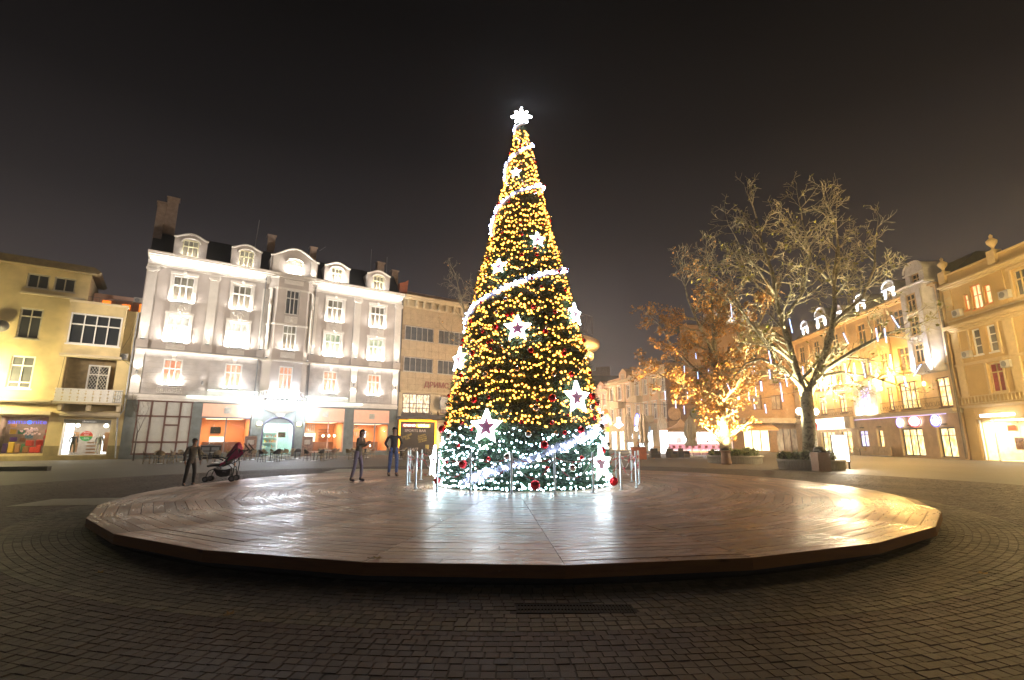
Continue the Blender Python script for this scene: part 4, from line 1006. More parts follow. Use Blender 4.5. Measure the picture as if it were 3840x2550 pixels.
# ---- right-hand side: ornate orange-lit building and ochre building beyond
OE = (42.23, 89.76); RE = math.atan2(-.996, -.0889)
def ept(s, d, z=0.): return (OE[0] + s * math.cos(RE) + d * math.sin(RE), OE[1] + s * math.sin(RE) - d * math.cos(RE), z)
Db = thing('ornate_building', 'ornate orange-lit building with white-lit dormers, behind the plane trees on the right', 'building', (*OE, 0), RE)
dx0, dx1 = 18.0, 47.55
M_dor = mat('warm_render', (.60, .43, .25), .85, var=.15, scale=.7)
M_dlit = mat('white_dormer_stone', (.62, .60, .60), .8, var=.2, scale=2, bump=.3)
dcols = (21.5, 25.5, 30.0, 41.6)
hD = [wh(x, z, 1.5, 2.5) for x in dcols for z in (9.4, 13.2)] + [wh(35.4, 9.4, 1.5, 2.5), wh(35.4, 13.2, 1.5, 2.5), wh(38.6, 13.2, 1.3, 2.4), wh(38.6, 9.4, 1.3, 2.4)]
hD += [(40.2, 43.0, 4.6, 7.2), (45.2, 46.8, 4.5, 7.1), (34.3, 36.3, 4.9, 7.3), (38.3, 39.4, 4.6, 7.0)] + [wh(x, 6.0, 1.5, 2.3) for x in (21.5, 25.5, 30.0)]
wall(Db, 'upper_wall', dx0, dx1, 4.1, 15.0, hD, M_dor)
lit_yw = lit_room('yellow_curtained_room', (1, .55, .12), (1, .90, .50), 1.5, 1.6)
lit_vio = lit_room('violet_white_room', (.45, .38, 1.0), (1, .95, .9), 1.3, 2)
for x in dcols + (35.4,):
    for z in (9.4, 13.2): win(Db, x, z, 1.5, 2.5, 2, (.3, .7), M_dor, M_greypane if z > 11 else lit_d, y=.12, fr=.11)
for z in (9.4, 13.2): win(Db, 38.6, z, 1.3, 2.4, 2, (.3, .7), M_dor, M_greypane, y=.12, fr=.1)
win(Db, 41.6, 5.9, 2.8, 2.6, 4, (.3, .7), M_brown, lit_yw, y=.12, fr=.08); win(Db, 46.0, 5.8, 1.6, 2.6, 2, (.3, .7), M_brown, lit_yw, y=.12, fr=.08)
win(Db, 38.85, 5.8, 1.1, 2.4, 2, (.3, .7), M_brown, lit_yw, y=.12, fr=.08)
for x in (21.5, 25.5, 30.0): win(Db, x, 6.0, 1.5, 2.3, 2, (.3, .7), M_brown, lit_yw, y=.12, fr=.1)
# white-lit shallow bay
MB().box(33.2, -.55, 4.1, 34.3, 0, 8.0).build('bay_wall', M_dlit, Db); MB().box(36.3, -.55, 4.1, 37.5, 0, 8.0).build('bay_wall', M_dlit, Db); MB().box(34.3, -.55, 4.1, 36.3, 0, 4.9).build('bay_wall', M_dlit, Db); MB().box(34.3, -.55, 7.3, 36.3, 0, 8.0).build('bay_wall', M_dlit, Db)
win(Db, 35.3, 6.1, 2.0, 2.4, 3, (.3, .7), mat('violet_white_paint', (.6, .55, .8), .5), lit_vio, y=-.45, fr=.1)
swag(Db, 35.3, -.57, 4.5, 1.8, .5, M_dlit)
floodlight(Db, 35.3, -1.2, 4.2, 130, (1, .86, .7), 3.5, (0, .6, 1.5), w=1.4)
for z in (8.0, 15.0): cornice(Db, 'cornice', dx0, dx1, z, [(.15, .12), (.35, .14), (.55, .16)] if z > 10 else [(.15, .1), (.3, .12)], M_dor)
for x in (19.5, 23.5, 28.0, 32.4, 37.7, 39.7, 43.3, 47.2): MB().box(x - .3, -.14, 4.12, x + .3, -.001, 14.98).build('pilaster', M_dor, Db)
# corner bay tower lit white
g = MB(); g.prism_xy([(43.5, 0), (43.9, -.9), (46.6, -.9), (47.1, 0)], 7.6, 15.6); tw = g.build('tower_bay', M_dlit, Db)
for x in (44.25, 46.25): MB().box(x - .3, -1.05, 7.7, x + .3, -.901, 15.2).build('tower_pilaster', M_dlit, Db)
for z in (9.4, 12.0, 14.1): win(Db, 45.25, z, 1.15, 1.8, 2, (.3, .7), M_dor, M_dark, y=-.98, fr=.1, depth=.1, sill=.1)
for z in (10.75, 13.1): cartouche(Db, 45.25, -.92, z, .55)
for x in (44.0, 46.5): floodlight(Db, x, -1.5, 7.5, 1500 if x > 45 else 800, (.93, .92, 1), .3, (0, .5, 2.0), kind='SPOT', spot=80, w=.3)
cornice(Db, 'tower_cornice', 43.4, 47.2, 15.6, [(.95, .12), (1.15, .14)], M_dlit)
def ddormer(x, w, h, e, arched=True):
    g = MB(); hw = w / 2; ww = w * .24
    if arched: top = [(hw * math.cos(math.pi * t / 10), h - hw * .6 + hw * .75 * math.sin(math.pi * t / 10)) for t in range(11)]
    else: top = [(hw, h - .5), (hw * .5, h - .3), (0, h + .2), (-hw * .5, h - .3), (-hw, h - .5)]
    g.prism_xz([(-hw, 0), (-ww, 0), (-ww, h * .62), (-hw, h * .62)], 0, 1.6); g.prism_xz([(ww, 0), (hw, 0), (hw, h * .62), (ww, h * .62)], 0, 1.6)
    g.prism_xz([(-hw, h * .62), (hw, h * .62)] + top, 0, 1.8)
    o = g.build('dormer', M_dlit, Db, loc=(x, -.35, 15.45))
    g = MB(); g.tube([(a * 1.08, -.06, b + .02) for a, b in top], .09, 5); g.box(-hw - .12, -.14, h * .60, hw + .12, .0, h * .66); g.build('pediment_moulding', M_dlit, o)
    win(o, 0, h * .31, ww * 2 - .02, h * .62, 2, (.3, .7), M_dor, M_dark, y=.2, fr=.08, sill=0, deep=False)
    for sg in (-1, 1):
        f = MB().box(sg * hw * .75 - .08, -.4, .0, sg * hw * .75 + .08, -.24, .1).build('floodlight', M_grey, o)
        lamp('SPOT', 'lamp_light', o, (sg * hw * .75, -.36, .14), e, COOL, .05, spot=90, target=(sg * hw * .72, .0, 1.2))
    return o
for x, w, h, e in ((45.2, 2.4, 2.5, 1100), (41.5, 1.7, 1.9, 620), (36.6, 1.7, 1.9, 620), (32.1, 1.7, 1.9, 620), (28.2, 2.4, 2.6, 800), (24.0, 1.7, 1.9, 620)): ddormer(x, w, h, e, h > 2.2 or x < 42)
g = MB(); g.add([(dx0, .2, 15.4), (dx1, .2, 15.4), (dx1, 3.5, 18.2), (dx0, 3.5, 18.2), (dx1, 9, 18.3), (dx0, 9, 18.3)], [(0, 1, 2, 3), (3, 2, 4, 5)]); g.add([(dx1, .2, 15.4), (dx1, 3.5, 18.2), (dx1, 9, 18.3), (dx1, 9, 12), (dx1, .36, 12)], [(4, 3, 2, 1, 0)]); g.build('mansard_roof', M_zinc, Db)
MB().box(dx1 - .3, .36, 0, dx1, 9, 15.3).build('side_wall', M_dor, Db)
# ground floor of the ornate building
hg = [(40.1, 42.95, .15, 2.75), (44.95, 46.8, .15, 2.75), (36.4, 37.2, .15, 2.65), (33.0, 34.6, .9, 2.65), (29.5, 31.5, .2, 2.6), (25, 28, .2, 2.6), (20, 23.5, .2, 2.6)]
wall(Db, 'ground_floor_wall', dx0, dx1, 0, 3.9, hg, M_stoneor, y0=-.3, th=.4)
for zz in (1.0, 2.0, 3.0):
    for a, b_ in ((37.3, 38.6), (38.63, 40.0), (43.05, 44.85)):
        MB().box(a, -.325, zz - .95, b_, -.301, zz + .02).build('stone_panel', M_stoneor, Db)
cornice(Db, 'ground_cornice', dx0, dx1, 3.9, [(.5, .12), (.75, .22)], M_cream)
MB().tube([(32.5, -.62, 3.86), (46.6, -.62, 3.86)], .035, 6).build('neon_tube', glow('neon_lilac', (.75, .6, 1), 1.2), Db)
for a, b_ in ((40.1, 42.95), (44.95, 46.8), (36.4, 37.2), (33.0, 34.6), (29.5, 31.5), (25, 28), (20, 23.5)):
    z0 = .9 if a == 33.0 else .15
    n_ = 3 if b_ - a > 2.4 else (2 if b_ - a > 1 else 1)
    win(Db, (a + b_) / 2, (z0 + 2.7) / 2, b_ - a, 2.7 - z0 - .02, n_, (.25, .75), M_black, lit_yw if a != 33.0 else lit_vio, y=-.18, fr=.07, sill=0)
    MB().box(a - .18, -.4, z0, a - .02, -.301, 2.8).build('door_jamb', M_ochret, Db)
    lamp('SPOT', 'doorway_light', MB().box((a + b_) / 2 - .25, -.48, 2.95, (a + b_) / 2 + .25, -.3, 3.03).build('wall_downlight', M_black, Db), ((a + b_) / 2, -.6, 2.92), 20, (1, .8, .4), .08, spot=120, target=((a + b_) / 2, -.8, 0))
iron_rail(Db, 38.0, 47.2, -.65, 4.3, 5.35, M_black, seed=3); iron_rail(Db, 19, 33, -.65, 4.3, 5.35, M_black, seed=5)
MB().box(dx0, -.72, 4.25, dx1, .0, 4.3).build('balcony_slab', M_cream, Db)
for x, z, e, c in ((39.7, 8.3, 1500, AMB), (43.2, 8.4, 700, AMB), (37.7, 8.3, 900, (1, .6, .2)), (32.4, 8.6, 1600, AMB), (28.0, 8.6, 1300, (1, .7, .4)), (23.5, 8.6, 1600, AMB), (38.0, 6.9, 10, NEUT), (44.2, 6.7, 16, NEUT)):
    o = MB().lathe([(.08, -.2), (.15, -.05), (.15, .15), (.06, .22)], 10).build('wall_lantern', glow('lantern_amber', (1, .62, .25), 6), Db, loc=(x, -.35, z))
    lamp('POINT', 'lamp_light', o, (0, -.35, 0), e, c, .1)
sg = MB().box(22.5, -1.1, 2.95, 31.8, -.6, 4.25).build('long_lit_sign', glow('sign_cream', (1, .93, .80), 2.4), Db)
lamp('AREA', 'sign_light', sg, (27, -1.2, 3.5), 60, (1, .93, .8), 8, sizey=1, target=(27, -5, 2.5))
MB().box(31.85, -1.1, 2.95, 33.0, -.6, 4.25).build('sign_panel', mat('grey_sign_panel', (.4, .36, .3), .5), Db)
def roundsign(x, z, rx, rz, rim, arcs):
    g = MB(); g.prism_xz([(rx * math.cos(2 * math.pi * t / 28), rz * math.sin(2 * math.pi * t / 28)) for t in range(28)], -.12, 0)
    o = g.build('round_sign', glow('sign_white', (1, .98, .95), 2.2), Db, loc=(x, -.45, z))
    g = MB(); g.tube([(rx * 1.02 * math.cos(2 * math.pi * t / 28), -.10, rz * 1.02 * math.sin(2 * math.pi * t / 28)) for t in range(29)], .05, 6, False); g.build('sign_rim', rim, o)
    if arcs:
        g = MB(); g.tube([(rx * .62 * math.cos(R(a)), -.135, rz * .68 * math.sin(R(a))) for a in range(25, 156, 13)], .05, 5); g.tube([(rx * .62 * math.cos(R(a)), -.135, rz * .75 * math.sin(R(a))) for a in range(235, 306, 10)], .05, 5); g.build('sign_emblem', arcs, o)
    return o
roundsign(40.4, 3.32, .46, .46, glow('rim_violet', (.30, .22, 1), 1.6), None)
roundsign(42.5, 3.36, .78, .48, glow('rim_red', (1, .03, .10), 1.8), mat('emblem_amber', (.6, .35, .05), .5, emit=(1, .6, .1), es=.6))
roundsign(45.15, 3.32, .56, .5, glow('rim_blue', (.10, .10, 1), 1.8), mat('emblem_violet', (.12, .08, .35), .5))
MB().tube([(dx1 + .12, -.35, .1), (dx1 + .12, -.35, 15.2)], .11, 6).build('downpipe', mat('drab_pipe', (.14, .11, .08), .7), Db)

Eb = thing('ochre_building', 'ochre plaster building with urns on its parapet at the right edge', 'building', (*OE, 0), RE)
ex0, ex1 = 47.75, 68.0
hE = [wh(50.0, 12.85, .45, 1.3), wh(51.05, 13.05, .95, 2.0), wh(52.1, 12.95, .6, 1.5), wh(55.0, 13.0, 1.1, 2.0), wh(58.5, 13, 1.1, 2), wh(50.3, 9.45, .8, 2.1), wh(51.75, 9.45, .8, 2.1), wh(56.2, 9.4, 1.1, 2.2), wh(51.5, 6.4, 1.35, 2.3), wh(56.2, 6.4, 1.35, 2.3)]
wall(Eb, 'upper_wall', ex0, ex1, 4.2, 14.6, hE, M_ochre)
lit_p = lit_room('apricot_room', (1, .42, .16), (1, .74, .42), 1.25, 1.4)
win(Eb, 50.0, 12.85, .45, 1.3, 1, (.35, .65), M_orange, lit_p, y=.12, fr=.05); win(Eb, 51.05, 13.05, .95, 2.0, 2, (.45, .55), M_orange, lit_p, y=.12, fr=.07, arch=.25); win(Eb, 52.1, 12.95, .6, 1.5, 1, (.35, .65), M_orange, lit_p, y=.12, fr=.06)
for x, z, h in ((55.0, 13.0, 2.0), (58.5, 13, 2), ): win(Eb, x, z, 1.1, h, 2, (.35, .65), M_ochret, M_greypane, y=.12, fr=.1)
for x in (50.3, 51.75): win(Eb, x, 9.45, .8, 2.1, 1, (.33, .34, .33), M_winw, M_greypane, y=.12, fr=.08)
win(Eb, 56.2, 9.4, 1.1, 2.2, 2, (.35, .65), M_winw, M_greypane, y=.12, fr=.1)
for x in (51.5, 56.2): win(Eb, x, 6.4, 1.35, 2.3, 2, (.3, .7), M_ochret, mat('red_curtain', (.32, .05, .05), .7, var=.3, scale=4), y=.12, fr=.1)
for x, z, w, h in ((51.0, 9.45, 2.6, 2.4), (51.5, 6.4, 1.35, 2.3), (56.2, 6.4, 1.35, 2.3), (55.0, 13, 1.1, 2.0), (56.2, 9.4, 1.1, 2.2)):
    g = MB(); g.box(x - w / 2 - .2, -.08, z - h / 2 - .12, x - w / 2 - .02, 0, z + h / 2 + .1); g.box(x + w / 2 + .02, -.08, z - h / 2 - .12, x + w / 2 + .2, 0, z + h / 2 + .1); g.box(x - w / 2 - .3, -.16, z + h / 2 + .1, x + w / 2 + .3, 0, z + h / 2 + .3); g.build('window_surround', M_ochret, Eb)
for z, pr in ((4.2, [(.1, .1), (.3, .12)]), (7.7, [(.1, .1), (.2, .1)]), (10.6, [(.1, .15), (.25, .12), (.55, .16), (.65, .12)]), (11.6, [(.08, .1)]), (14.4, [(.1, .12), (.3, .12), (.45, .14)])): cornice(Eb, 'cornice', ex0, ex1, z, pr, M_ochret)
wall(Eb, 'parapet', ex0, ex1, 14.8, 15.6, [], M_ochre, y0=-.1); MB().box(ex0, -.2, 15.61, ex1, .3, 15.72).build('parapet_coping', M_ochret, Eb)
for x in (48.3, 53.4, 58.5):
    if x > 53.5 or x < 49: MB().box(x - .35, -.1, 5.15, x + .35, -.001, 10.58).build('pilaster', M_ochret, Eb)
    else: MB().box(x - .4, -.12, 5.15, x + .4, -.001, 10.58).build('pilaster', M_ochret, Eb)
    MB().box(x - .35, -.06, 11.72, x + .35, -.001, 14.38).build('pilaster', M_ochre, Eb)
    o = MB().box(x - .35, -.35, 15.0, x + .35, .25, 16.05).build('urn_pedestal', M_ochret, Eb)
    MB().lathe([(.05, 0), (.2, .05), (.08, .15), (.12, .3), (.33, .6), (.36, .8), (.2, .95), (.1, 1.05), (.14, 1.2), (.03, 1.35)], 12).build('urn', M_ochret, o, smooth=True, loc=(x, -.05, 16.05))
balustrade(Eb, 'balustrade', ex0 + .2, ex1, -.3, 4.5, 5.15, M_ochret, 60)
ac_unit(Eb, 53.75, -.0, 12.1); ac_unit(Eb, 49.1, .0, 11.85); ac_unit(Eb, 52.75, -.0, 7.0, .8, .55); ac_unit(Eb, 49.3, .0, 8.3, .8, .55)
for k in range(8):
    for a, b_ in ((ex0, 48.8), (53.3, 54.6)): MB().box(a, -.05, .1 + k * .5, b_, -.001, .1 + k * .5 + .46).build('stone_block', M_ochre, Eb)
wall(Eb, 'ground_floor_wall', ex0, ex1, 0, 4.2, [(48.9, 53.2, 0.05, 3.2), (55, 60, .05, 3.2)], M_ochre, y0=.0)
def brshop(x0, x1):
    g = MB(); d = 2.6; g.box(x0, .4 + d, 0, x1, .45 + d, 3.3); g.box(x0 - .05, .35, 0, x0, .4 + d, 3.3); g.box(x1, .35, 0, x1 + .05, .4 + d, 3.3); g.box(x0, .35, 3.22, x1, .4 + d, 3.3); g.box(x0, .0, .01, x1, .4 + d, .04)
    r = g.build('shop_room', mat('cream_shop_wall', (.8, .7, .5), .7), Eb)
    MB().box(x0 + .3, .7, 3.14, x1 - .3, 2.4, 3.18).build('ceiling_light', glow('ceiling_cream', (1, .88, .62), 6), r)
    lamp('AREA', 'room_light', r, ((x0 + x1) / 2, 1.4, 3.1), 420, (1, .82, .5), x1 - x0 - .6, sizey=1.6, rot=(0, 0, 0))
    rr = random.Random(int(x0)); q = [mat('goods_white', (.8, .8, .8), .5), mat('goods_orange', (.7, .2, .06), .5), mat('suitcase_5', (0, 0, 0)), mat('tan_board', (0, 0, 0))]
    for z in (.5, 1.0, 1.5, 2.0, 2.5): MB().box(x0 + 1.6, 2.5, z, x1 - .1, 2.95, z + .04).build('shelf', M_winw, r)
    g = MB()
    for k in range(60): g.m = rr.randrange(4); x = rr.uniform(x0 + 1.7, x1 - .3); z = .54 + .5 * rr.randrange(5); g.box(x, 2.55, z, x + rr.uniform(.1, .25), 2.8, z + rr.uniform(.12, .38))
    g.build('goods', q, r)
    MB().box(x0 + 1.5, .9, 2.3, x0 + 2.3, 1.0, 2.75).build('red_poster', mat('red_poster', (.55, .08, .03), .5), r)
    MB().box(x1 - 1.9, .6, .9, x1 - 1.2, .7, 1.8).build('notice_board', mat('brown_notice', (.4, .2, .1), .6, var=.8, scale=9), r)
    g = MB(); g.box(x0, .05, .02, x0 + .1, .15, 3.2); g.box(x1 - .1, .05, .02, x1, .15, 3.2); g.box(x0 + 1.3, .05, .02, x0 + 1.4, .15, 3.2); g.build('shopfront_frame', M_winw, Eb)
    MB().box(x0 + 1.4, .08, .05, x1 - .1, .1, 3.2).build('pane', M_glass, Eb)
brshop(48.95, 53.15); brshop(55.05, 59.95)
o = MB().tube([(50.0, -.5, 3.5), (52.9, -.5, 3.5)], .11, 8).build('tube_sign', glow('tube_white', (1, .95, 1), 8), Eb); lamp('AREA', 'tube_light', o, (51.4, -.65, 3.45), 60, (1, .9, .75), 2.8, sizey=.1, target=(51.4, -.3, 0))

# ---- row of peach town houses down the side street
OCo = (15.4, 96.0); RC = math.atan2(-.969, .246)
def cpt(s, d, z=0.): return (OCo[0] + s * math.cos(RC) + d * math.sin(RC), OCo[1] + s * math.sin(RC) - d * math.cos(RC), z)
lit_sh = [glow('shop_glow_warm', (1, .85, .6), 2.6), glow('shop_glow_white', (1, .97, .9), 3.0), glow('shop_glow_cool', (.8, .95, 1), 2.6)]
def townhouse(name, label, x0, x1, h, m, cols, gable, shops, balc=()):
    T = thing(name, label, 'building', (*OCo, 0), RC)
    fl = (h - 4.0) / 2; zc = [4.0 + fl * .52, 4.0 + fl * 1.52]
    xs = [x0 + (x1 - x0) * (k + .5) / cols for k in range(cols)]
    wall(T, 'upper_wall', x0, x1, 3.9, h, [wh(x, z, 1.0, fl * .62) for x in xs for z in zc], m)
    for x in xs:
        for z in zc:
            win(T, x, z, 1.0, fl * .62, 2, (.3, .7), M_winw, M_greypane, y=.12, fr=.09)
            g = MB(); g.box(x - .68, -.06, z - fl * .33, x - .52, 0, z + fl * .36); g.box(x + .52, -.06, z - fl * .33, x + .68, 0, z + fl * .36); g.box(x - .8, -.15, z + fl * .36, x + .8, 0, z + fl * .36 + .15); g.build('window_surround', M_trim if m is not M_pink else M_pink, T)
    for x in [x0 + .02] + [(a + b) / 2 for a, b in zip(xs, xs[1:])] + [x1 - .42]: MB().box(x, -.1, 4.3, x + .4, -.001, h - .4).build('pilaster', M_cream, T)
    cornice(T, 'cornice', x0, x1, h, [(.15, .12), (.4, .15), (.5, .1)], M_cream); cornice(T, 'string_course', x0, x1, 3.9, [(.15, .12), (.3, .1)], M_cream)
    MB().prism_xz([(x0, h + .3), (x1, h + .3), (x1, h + .9), (x0, h + .9)], .1, .35).build('parapet', m, T)
    g = MB(); g.add([(x0, .3, h + .3), (x1, .3, h + .3), (x1, 4, h + 2.0), (x0, 4, h + 2.0)], [(0, 1, 2, 3)]); g.build('roof', M_zinc, T)
    for gx, gw, gh in gable:
        g = MB(); g.prism_xz([(gx - gw / 2, h + .3), (gx + gw / 2, h + .3), (gx + gw / 2, h + gh), (gx, h + gh + .7), (gx - gw / 2, h + gh)], -.1, 1.6); o = g.build('gable', m, T)
        win(o, gx, h + .3 + gh * .4, gw * .35, gh * .55, 2, (1,), M_winw, M_dark, y=-.14, fr=.08, sill=0, deep=False)
    g = MB(); g.box(x0, .36, 0, x0 + .3, 8, h); g.box(x1 - .3, .36, 0, x1, 8, h); g.build('side_wall', m, T)
    hs = [(a, b, .15, 3.1) for a, b, _ in shops]
    wall(T, 'ground_floor_wall', x0, x1, 0, 3.9, hs, M_cream, y0=.02)
    for a, b, k in shops:
        MB().box(a, .25, .15, b, .3, 3.1).build('lit_shopfront', lit_sh[k], T)
        g = MB(); g.box(a, .1, .1, a + .08, .2, 3.1); g.box(b - .08, .1, .1, b, .2, 3.1); g.box((a + b) / 2 - .04, .1, .1, (a + b) / 2 + .04, .2, 3.1); g.box(a, .1, 2.4, b, .2, 2.48); g.build('shopfront_frame', M_grey, T)
    for bx, bz, bw_ in balc:
        g = MB(); g.box(bx - bw_ / 2, -1.0, bz, bx + bw_ / 2, 0, bz + .15); g.box(bx - bw_ / 2, -1.0, bz + .15, bx + bw_ / 2, -.92, bz + 1.0); g.box(bx - bw_ / 2, -.92, bz + .15, bx - bw_ / 2 + .08, 0, bz + 1.0); g.box(bx + bw_ / 2 - .08, -.92, bz + .15, bx + bw_ / 2, 0, bz + 1.0); g.build('balcony', M_cream, T)
    return T
townhouse('town_house', 'pale pink gabled town house, farthest down the side street', -6, 6.9, 10.4, M_pink, 5, [(4.2, 2.6, 1.3)], [(-4, -1, 0), (1, 4, 0), (4.6, 6.6, 1)])
townhouse('town_house', 'peach town house with a tall stepped gable, middle of the side street row', 7.0, 16.4, 11.2, M_peach, 3, [(13.2, 2.6, 1.6)], [(7.6, 9.8, 1), (10.6, 12.6, 0), (13.4, 15.6, 2)], [(11.6, 6.9, 2.8)])
townhouse('town_house', 'peach town house with bay balconies, nearest the corner of the side street', 16.5, 26.7, 11.5, M_peach, 4, [(22.5, 1.8, 1.2)], [(17.2, 19.4, 2), (20.0, 21.8, 2)], [(18.0, 7.4, 2.6), (21.2, 4.2, 2.4)])
def streetsign(label, s, d, z, pts, m, w=None):
    g = MB(); g.prism_xz(pts, -.1, .1); T = thing('lit_sign', label, 'sign', cpt(s, d, z), RC + R(-60)); g.build('sign_face', m, T); MB().tube([(0, .1, -.1), (0, d * .9, -.1)], .03, 4).build('bracket', M_grey, T); return T
T = thing('lit_sign', 'tall red, orange and yellow lit sign hanging over the side street', 'sign', (14.9, 80, 4.9), R(20))
MB().prism_xz([(-.35, .9), (.1, .6), (.4, .9), (.45, 1.4), (.0, 1.7), (-.4, 1.5)], -.1, .1).build('sign_face', glow('sign_red', (1, .12, .03), 2.2), T)
MB().prism_xz([(-.2, .7), (.1, .3), (.7, -.9), (1.1, -.8), (.9, .1), (.3, .9)], -.12, .12).build('sign_face', glow('sign_yellow', (1, .62, .2), 3.5), T)
MB().box(.1, -.1, -1.9, .55, .1, -1.2).build('sign_face', glow('sign_orange', (1, .3, .02), 2.5), T)
T = thing('lit_sign', 'white lit bell-shaped sign between the closed parasols', 'sign', (16.7, 79, 4.2), R(10))
MB().prism_xz([(-.8, -.2), (0, -.75), (.8, -.2), (.35, .1), (.3, 1.0), (-.3, 1.0), (-.35, .1)], -.1, .1).build('sign_face', glow('sign_blue_white', (.85, .92, 1), 3), T)
T = thing('lit_sign', 'small blue-outlined lit sign over the side street shops', 'sign', (18.05, 72.5, 4.5), R(10))
MB().prism_xz([(-.45, -.8), (.3, -.8), (.65, -.3), (.3, -.1), (.2, .7), (-.1, .9), (-.35, .4)], -.08, .08).build('sign_face', glow('sign_paleblue', (.55, .68, 1), 2.4), T)
g = MB(); g.tube([(a, -.1, b) for a, b in ((-.45, -.8), (.3, -.8), (.65, -.3), (.3, -.1), (.2, .7), (-.1, .9), (-.35, .4), (-.45, -.8))], .06, 5, False); g.build('sign_outline', glow('outline_blue', (.05, .08, 1), 2.5), T)
T = thing('lit_sign', 'round white lamp-like sign beside a blue fascia in the side street', 'sign', (18.0, 73.2, 3.25), R(10))
MB().sphere((0, 0, 0), .33, 10, 8, (1, .4, 1)).build('sign_face', lit_sh[1], T); MB().box(.35, -.05, -.45, 2.2, .1, .4).build('fascia_board', mat('blue_fascia', (.22, .30, .40), .6, emit=(.3, .45, .6), es=.2), T)

# ---- modern block closing the square behind the marquee
Gb = thing('modern_block', 'dark brown block with a large pale disc, behind the striped marquee and orange-leaved tree', 'building', (22, 70, 0), math.atan2(2, 19))
M_mod = mat('brown_cladding', (.26, .17, .11), .8, var=.2); M_mod2 = mat('dark_cladding', (.14, .09, .065), .8, var=.2)
gh = [(10.6, 14.4, .2, 3.1), (3, 9, .2, 3.3), (15.5, 18.8, .2, 3.2)]
wall(Gb, 'ground_floor_wall', -.3, 19.5, 0, 4.3, gh, M_mod)
gw = [wh(x, z, 1.5, 2.0) for x in (7, 10, 13, 16) for z in (7, 10.5, 14)]
wall(Gb, 'upper_wall', 2.4, 19.5, 4.3, 17.6, gw, M_mod)
for x in (7, 10, 13, 16):
    for z in (7, 10.5, 14): win(Gb, x, z, 1.5, 2.0, 2, (1,), M_brown, lit_room('dusky_room', (.18, .12, .07), (.5, .34, .2), .6) if (x + z) % 3 else M_dark, y=.12, fr=.08)
MB().box(-.3, -.1, 4.3, 2.38, .35, 12.5).build('disc_panel_wall', M_mod2, Gb)
dprof = [(1.0, -.12), (1.0, .0), (.85, .03)]
for x, m in ((.55, M_mod), (3.8, mat('bottle_green_disc', (.05, .07, .06), .5))): MB().lathe([(.02, -.16), (.92, -.14), (.92, 0)], 32, (0, 0, 0), 'y').build('round_disc', m if x > 1 else mat('tan_disc', (.40, .27, .17), .8), Gb, loc=(x, -.1, 5.3))
MB().box(9.9, -1.2, 4.0, 20, .0, 4.7).build('canopy_band', mat('grey_band', (.34, .30, .27), .7), Gb)
g = MB(); g.add([(10.2, 0, 4.0), (14.8, 0, 4.0), (14.8, -1.6, 3.15), (10.2, -1.6, 3.15), (14.8, -1.6, 2.95), (10.2, -1.6, 2.95)], [(3, 2, 1, 0), (5, 4, 2, 3)]); g.build('awning', mat('peach_awning', (.6, .36, .2), .8), Gb)
for (a, b_, z0, z1), m in zip(gh, (glow('shop_glow_yellow', (1, .82, .45), 2.4), glow('shop_glow_pinkish', (1, .7, .6), .9), lit_room('dusky_room', (0, 0, 0), (0, 0, 0), 1))):
    MB().box(a, .25, z0, b_, .3, z1).build('lit_shopfront', m, Gb)
    g = MB(); [g.box(a + (b_ - a) * k / 3 - .04, .08, z0, a + (b_ - a) * k / 3 + .04, .2, z1) for k in range(4)]; g.build('shopfront_frame', M_brown, Gb)
for x in (7.35, 9.95, 12.6):
    g = MB(); g.prism_xz([(-.75, 0), (.75, 0), (.75, 1.6), (.4, 2.1), (-.4, 2.1), (-.75, 1.6)], -.3, 1.2); o = g.build('dormer', M_dlit, Gb, loc=(x, 0, 18.3))
    win(o, 0, .85, .7, 1.3, 2, (1,), M_dor, M_dark, y=-.34, fr=.08, sill=0, deep=False)
    MB().box(-.3, -1.0, -.1, .3, -.85, 0).build('floodlight', M_grey, o); lamp('SPOT', 'lamp_light', o, (0, -1.0, .1), 160, COOL, .08, spot=100, target=(0, -.3, 1.2))
cornice(Gb, 'cornice', 2.4, 19.5, 17.6, [(.3, .15), (.5, .2)], M_mod); MB().box(2.4, .3, 17.9, 19.5, 5, 18.3).build('flat_roof', M_zinc, Gb)

# ---- round corner building with the overhanging roof disc
Tb = thing('round_corner_building', 'round corner building with an overhanging disc roof and lattice roof sign, behind the tree', 'building', (4.6, 79.5, 0))
MB().lathe([(7.8, 0), (7.8, 12.0), (8.0, 12.1), (8.0, 12.4), (7.8, 12.5), (7.8, 16.0)], 64).build('drum_wall', mat('turret_render', (.50, .33, .19), .85, var=.1), Tb)
MB().lathe([(7.8, 15.2), (8.4, 15.6), (9.2, 16.0), (9.5, 16.3), (9.5, 16.9), (9.3, 17.0), (6, 17.2), (.1, 17.2)], 64).build('roof_disc', mat('turret_soffit', (.56, .38, .22), .8), Tb, smooth=True)
MB().lathe([(6.5, 17.2), (6.5, 18.4), (6.0, 18.6), (.1, 18.8)], 48).build('attic_drum', M_pink, Tb)
for k in range(28):
    a = R(-150 + k * 7); MB().box(7.75, -.12, 14.4, 8.5, .12, 15.1).build('bracket', M_peach, Tb, rot=(0, 0, a))
a = R(-32)
for k, aa in enumerate((-36, -33.5, -31)):
    q = R(aa); MB().box(-.04, -.16, 0, .06, .16, (2.9, 2.7, 2.6)[k]).build('arched_light', glow('arch_white', (1, .93, .55), 5), Tb, loc=(7.88 * math.cos(q), 7.88 * math.sin(q), 11.9 - .2 * k), rot=(0, 0, q))
lamp('AREA', 'arch_lamp', Tb, (8.5 * math.cos(a), 8.5 * math.sin(a), 13.0), 700, (1, .75, .25), 1.5, target=(8.2 * math.cos(a), 8.2 * math.sin(a), 15.8))
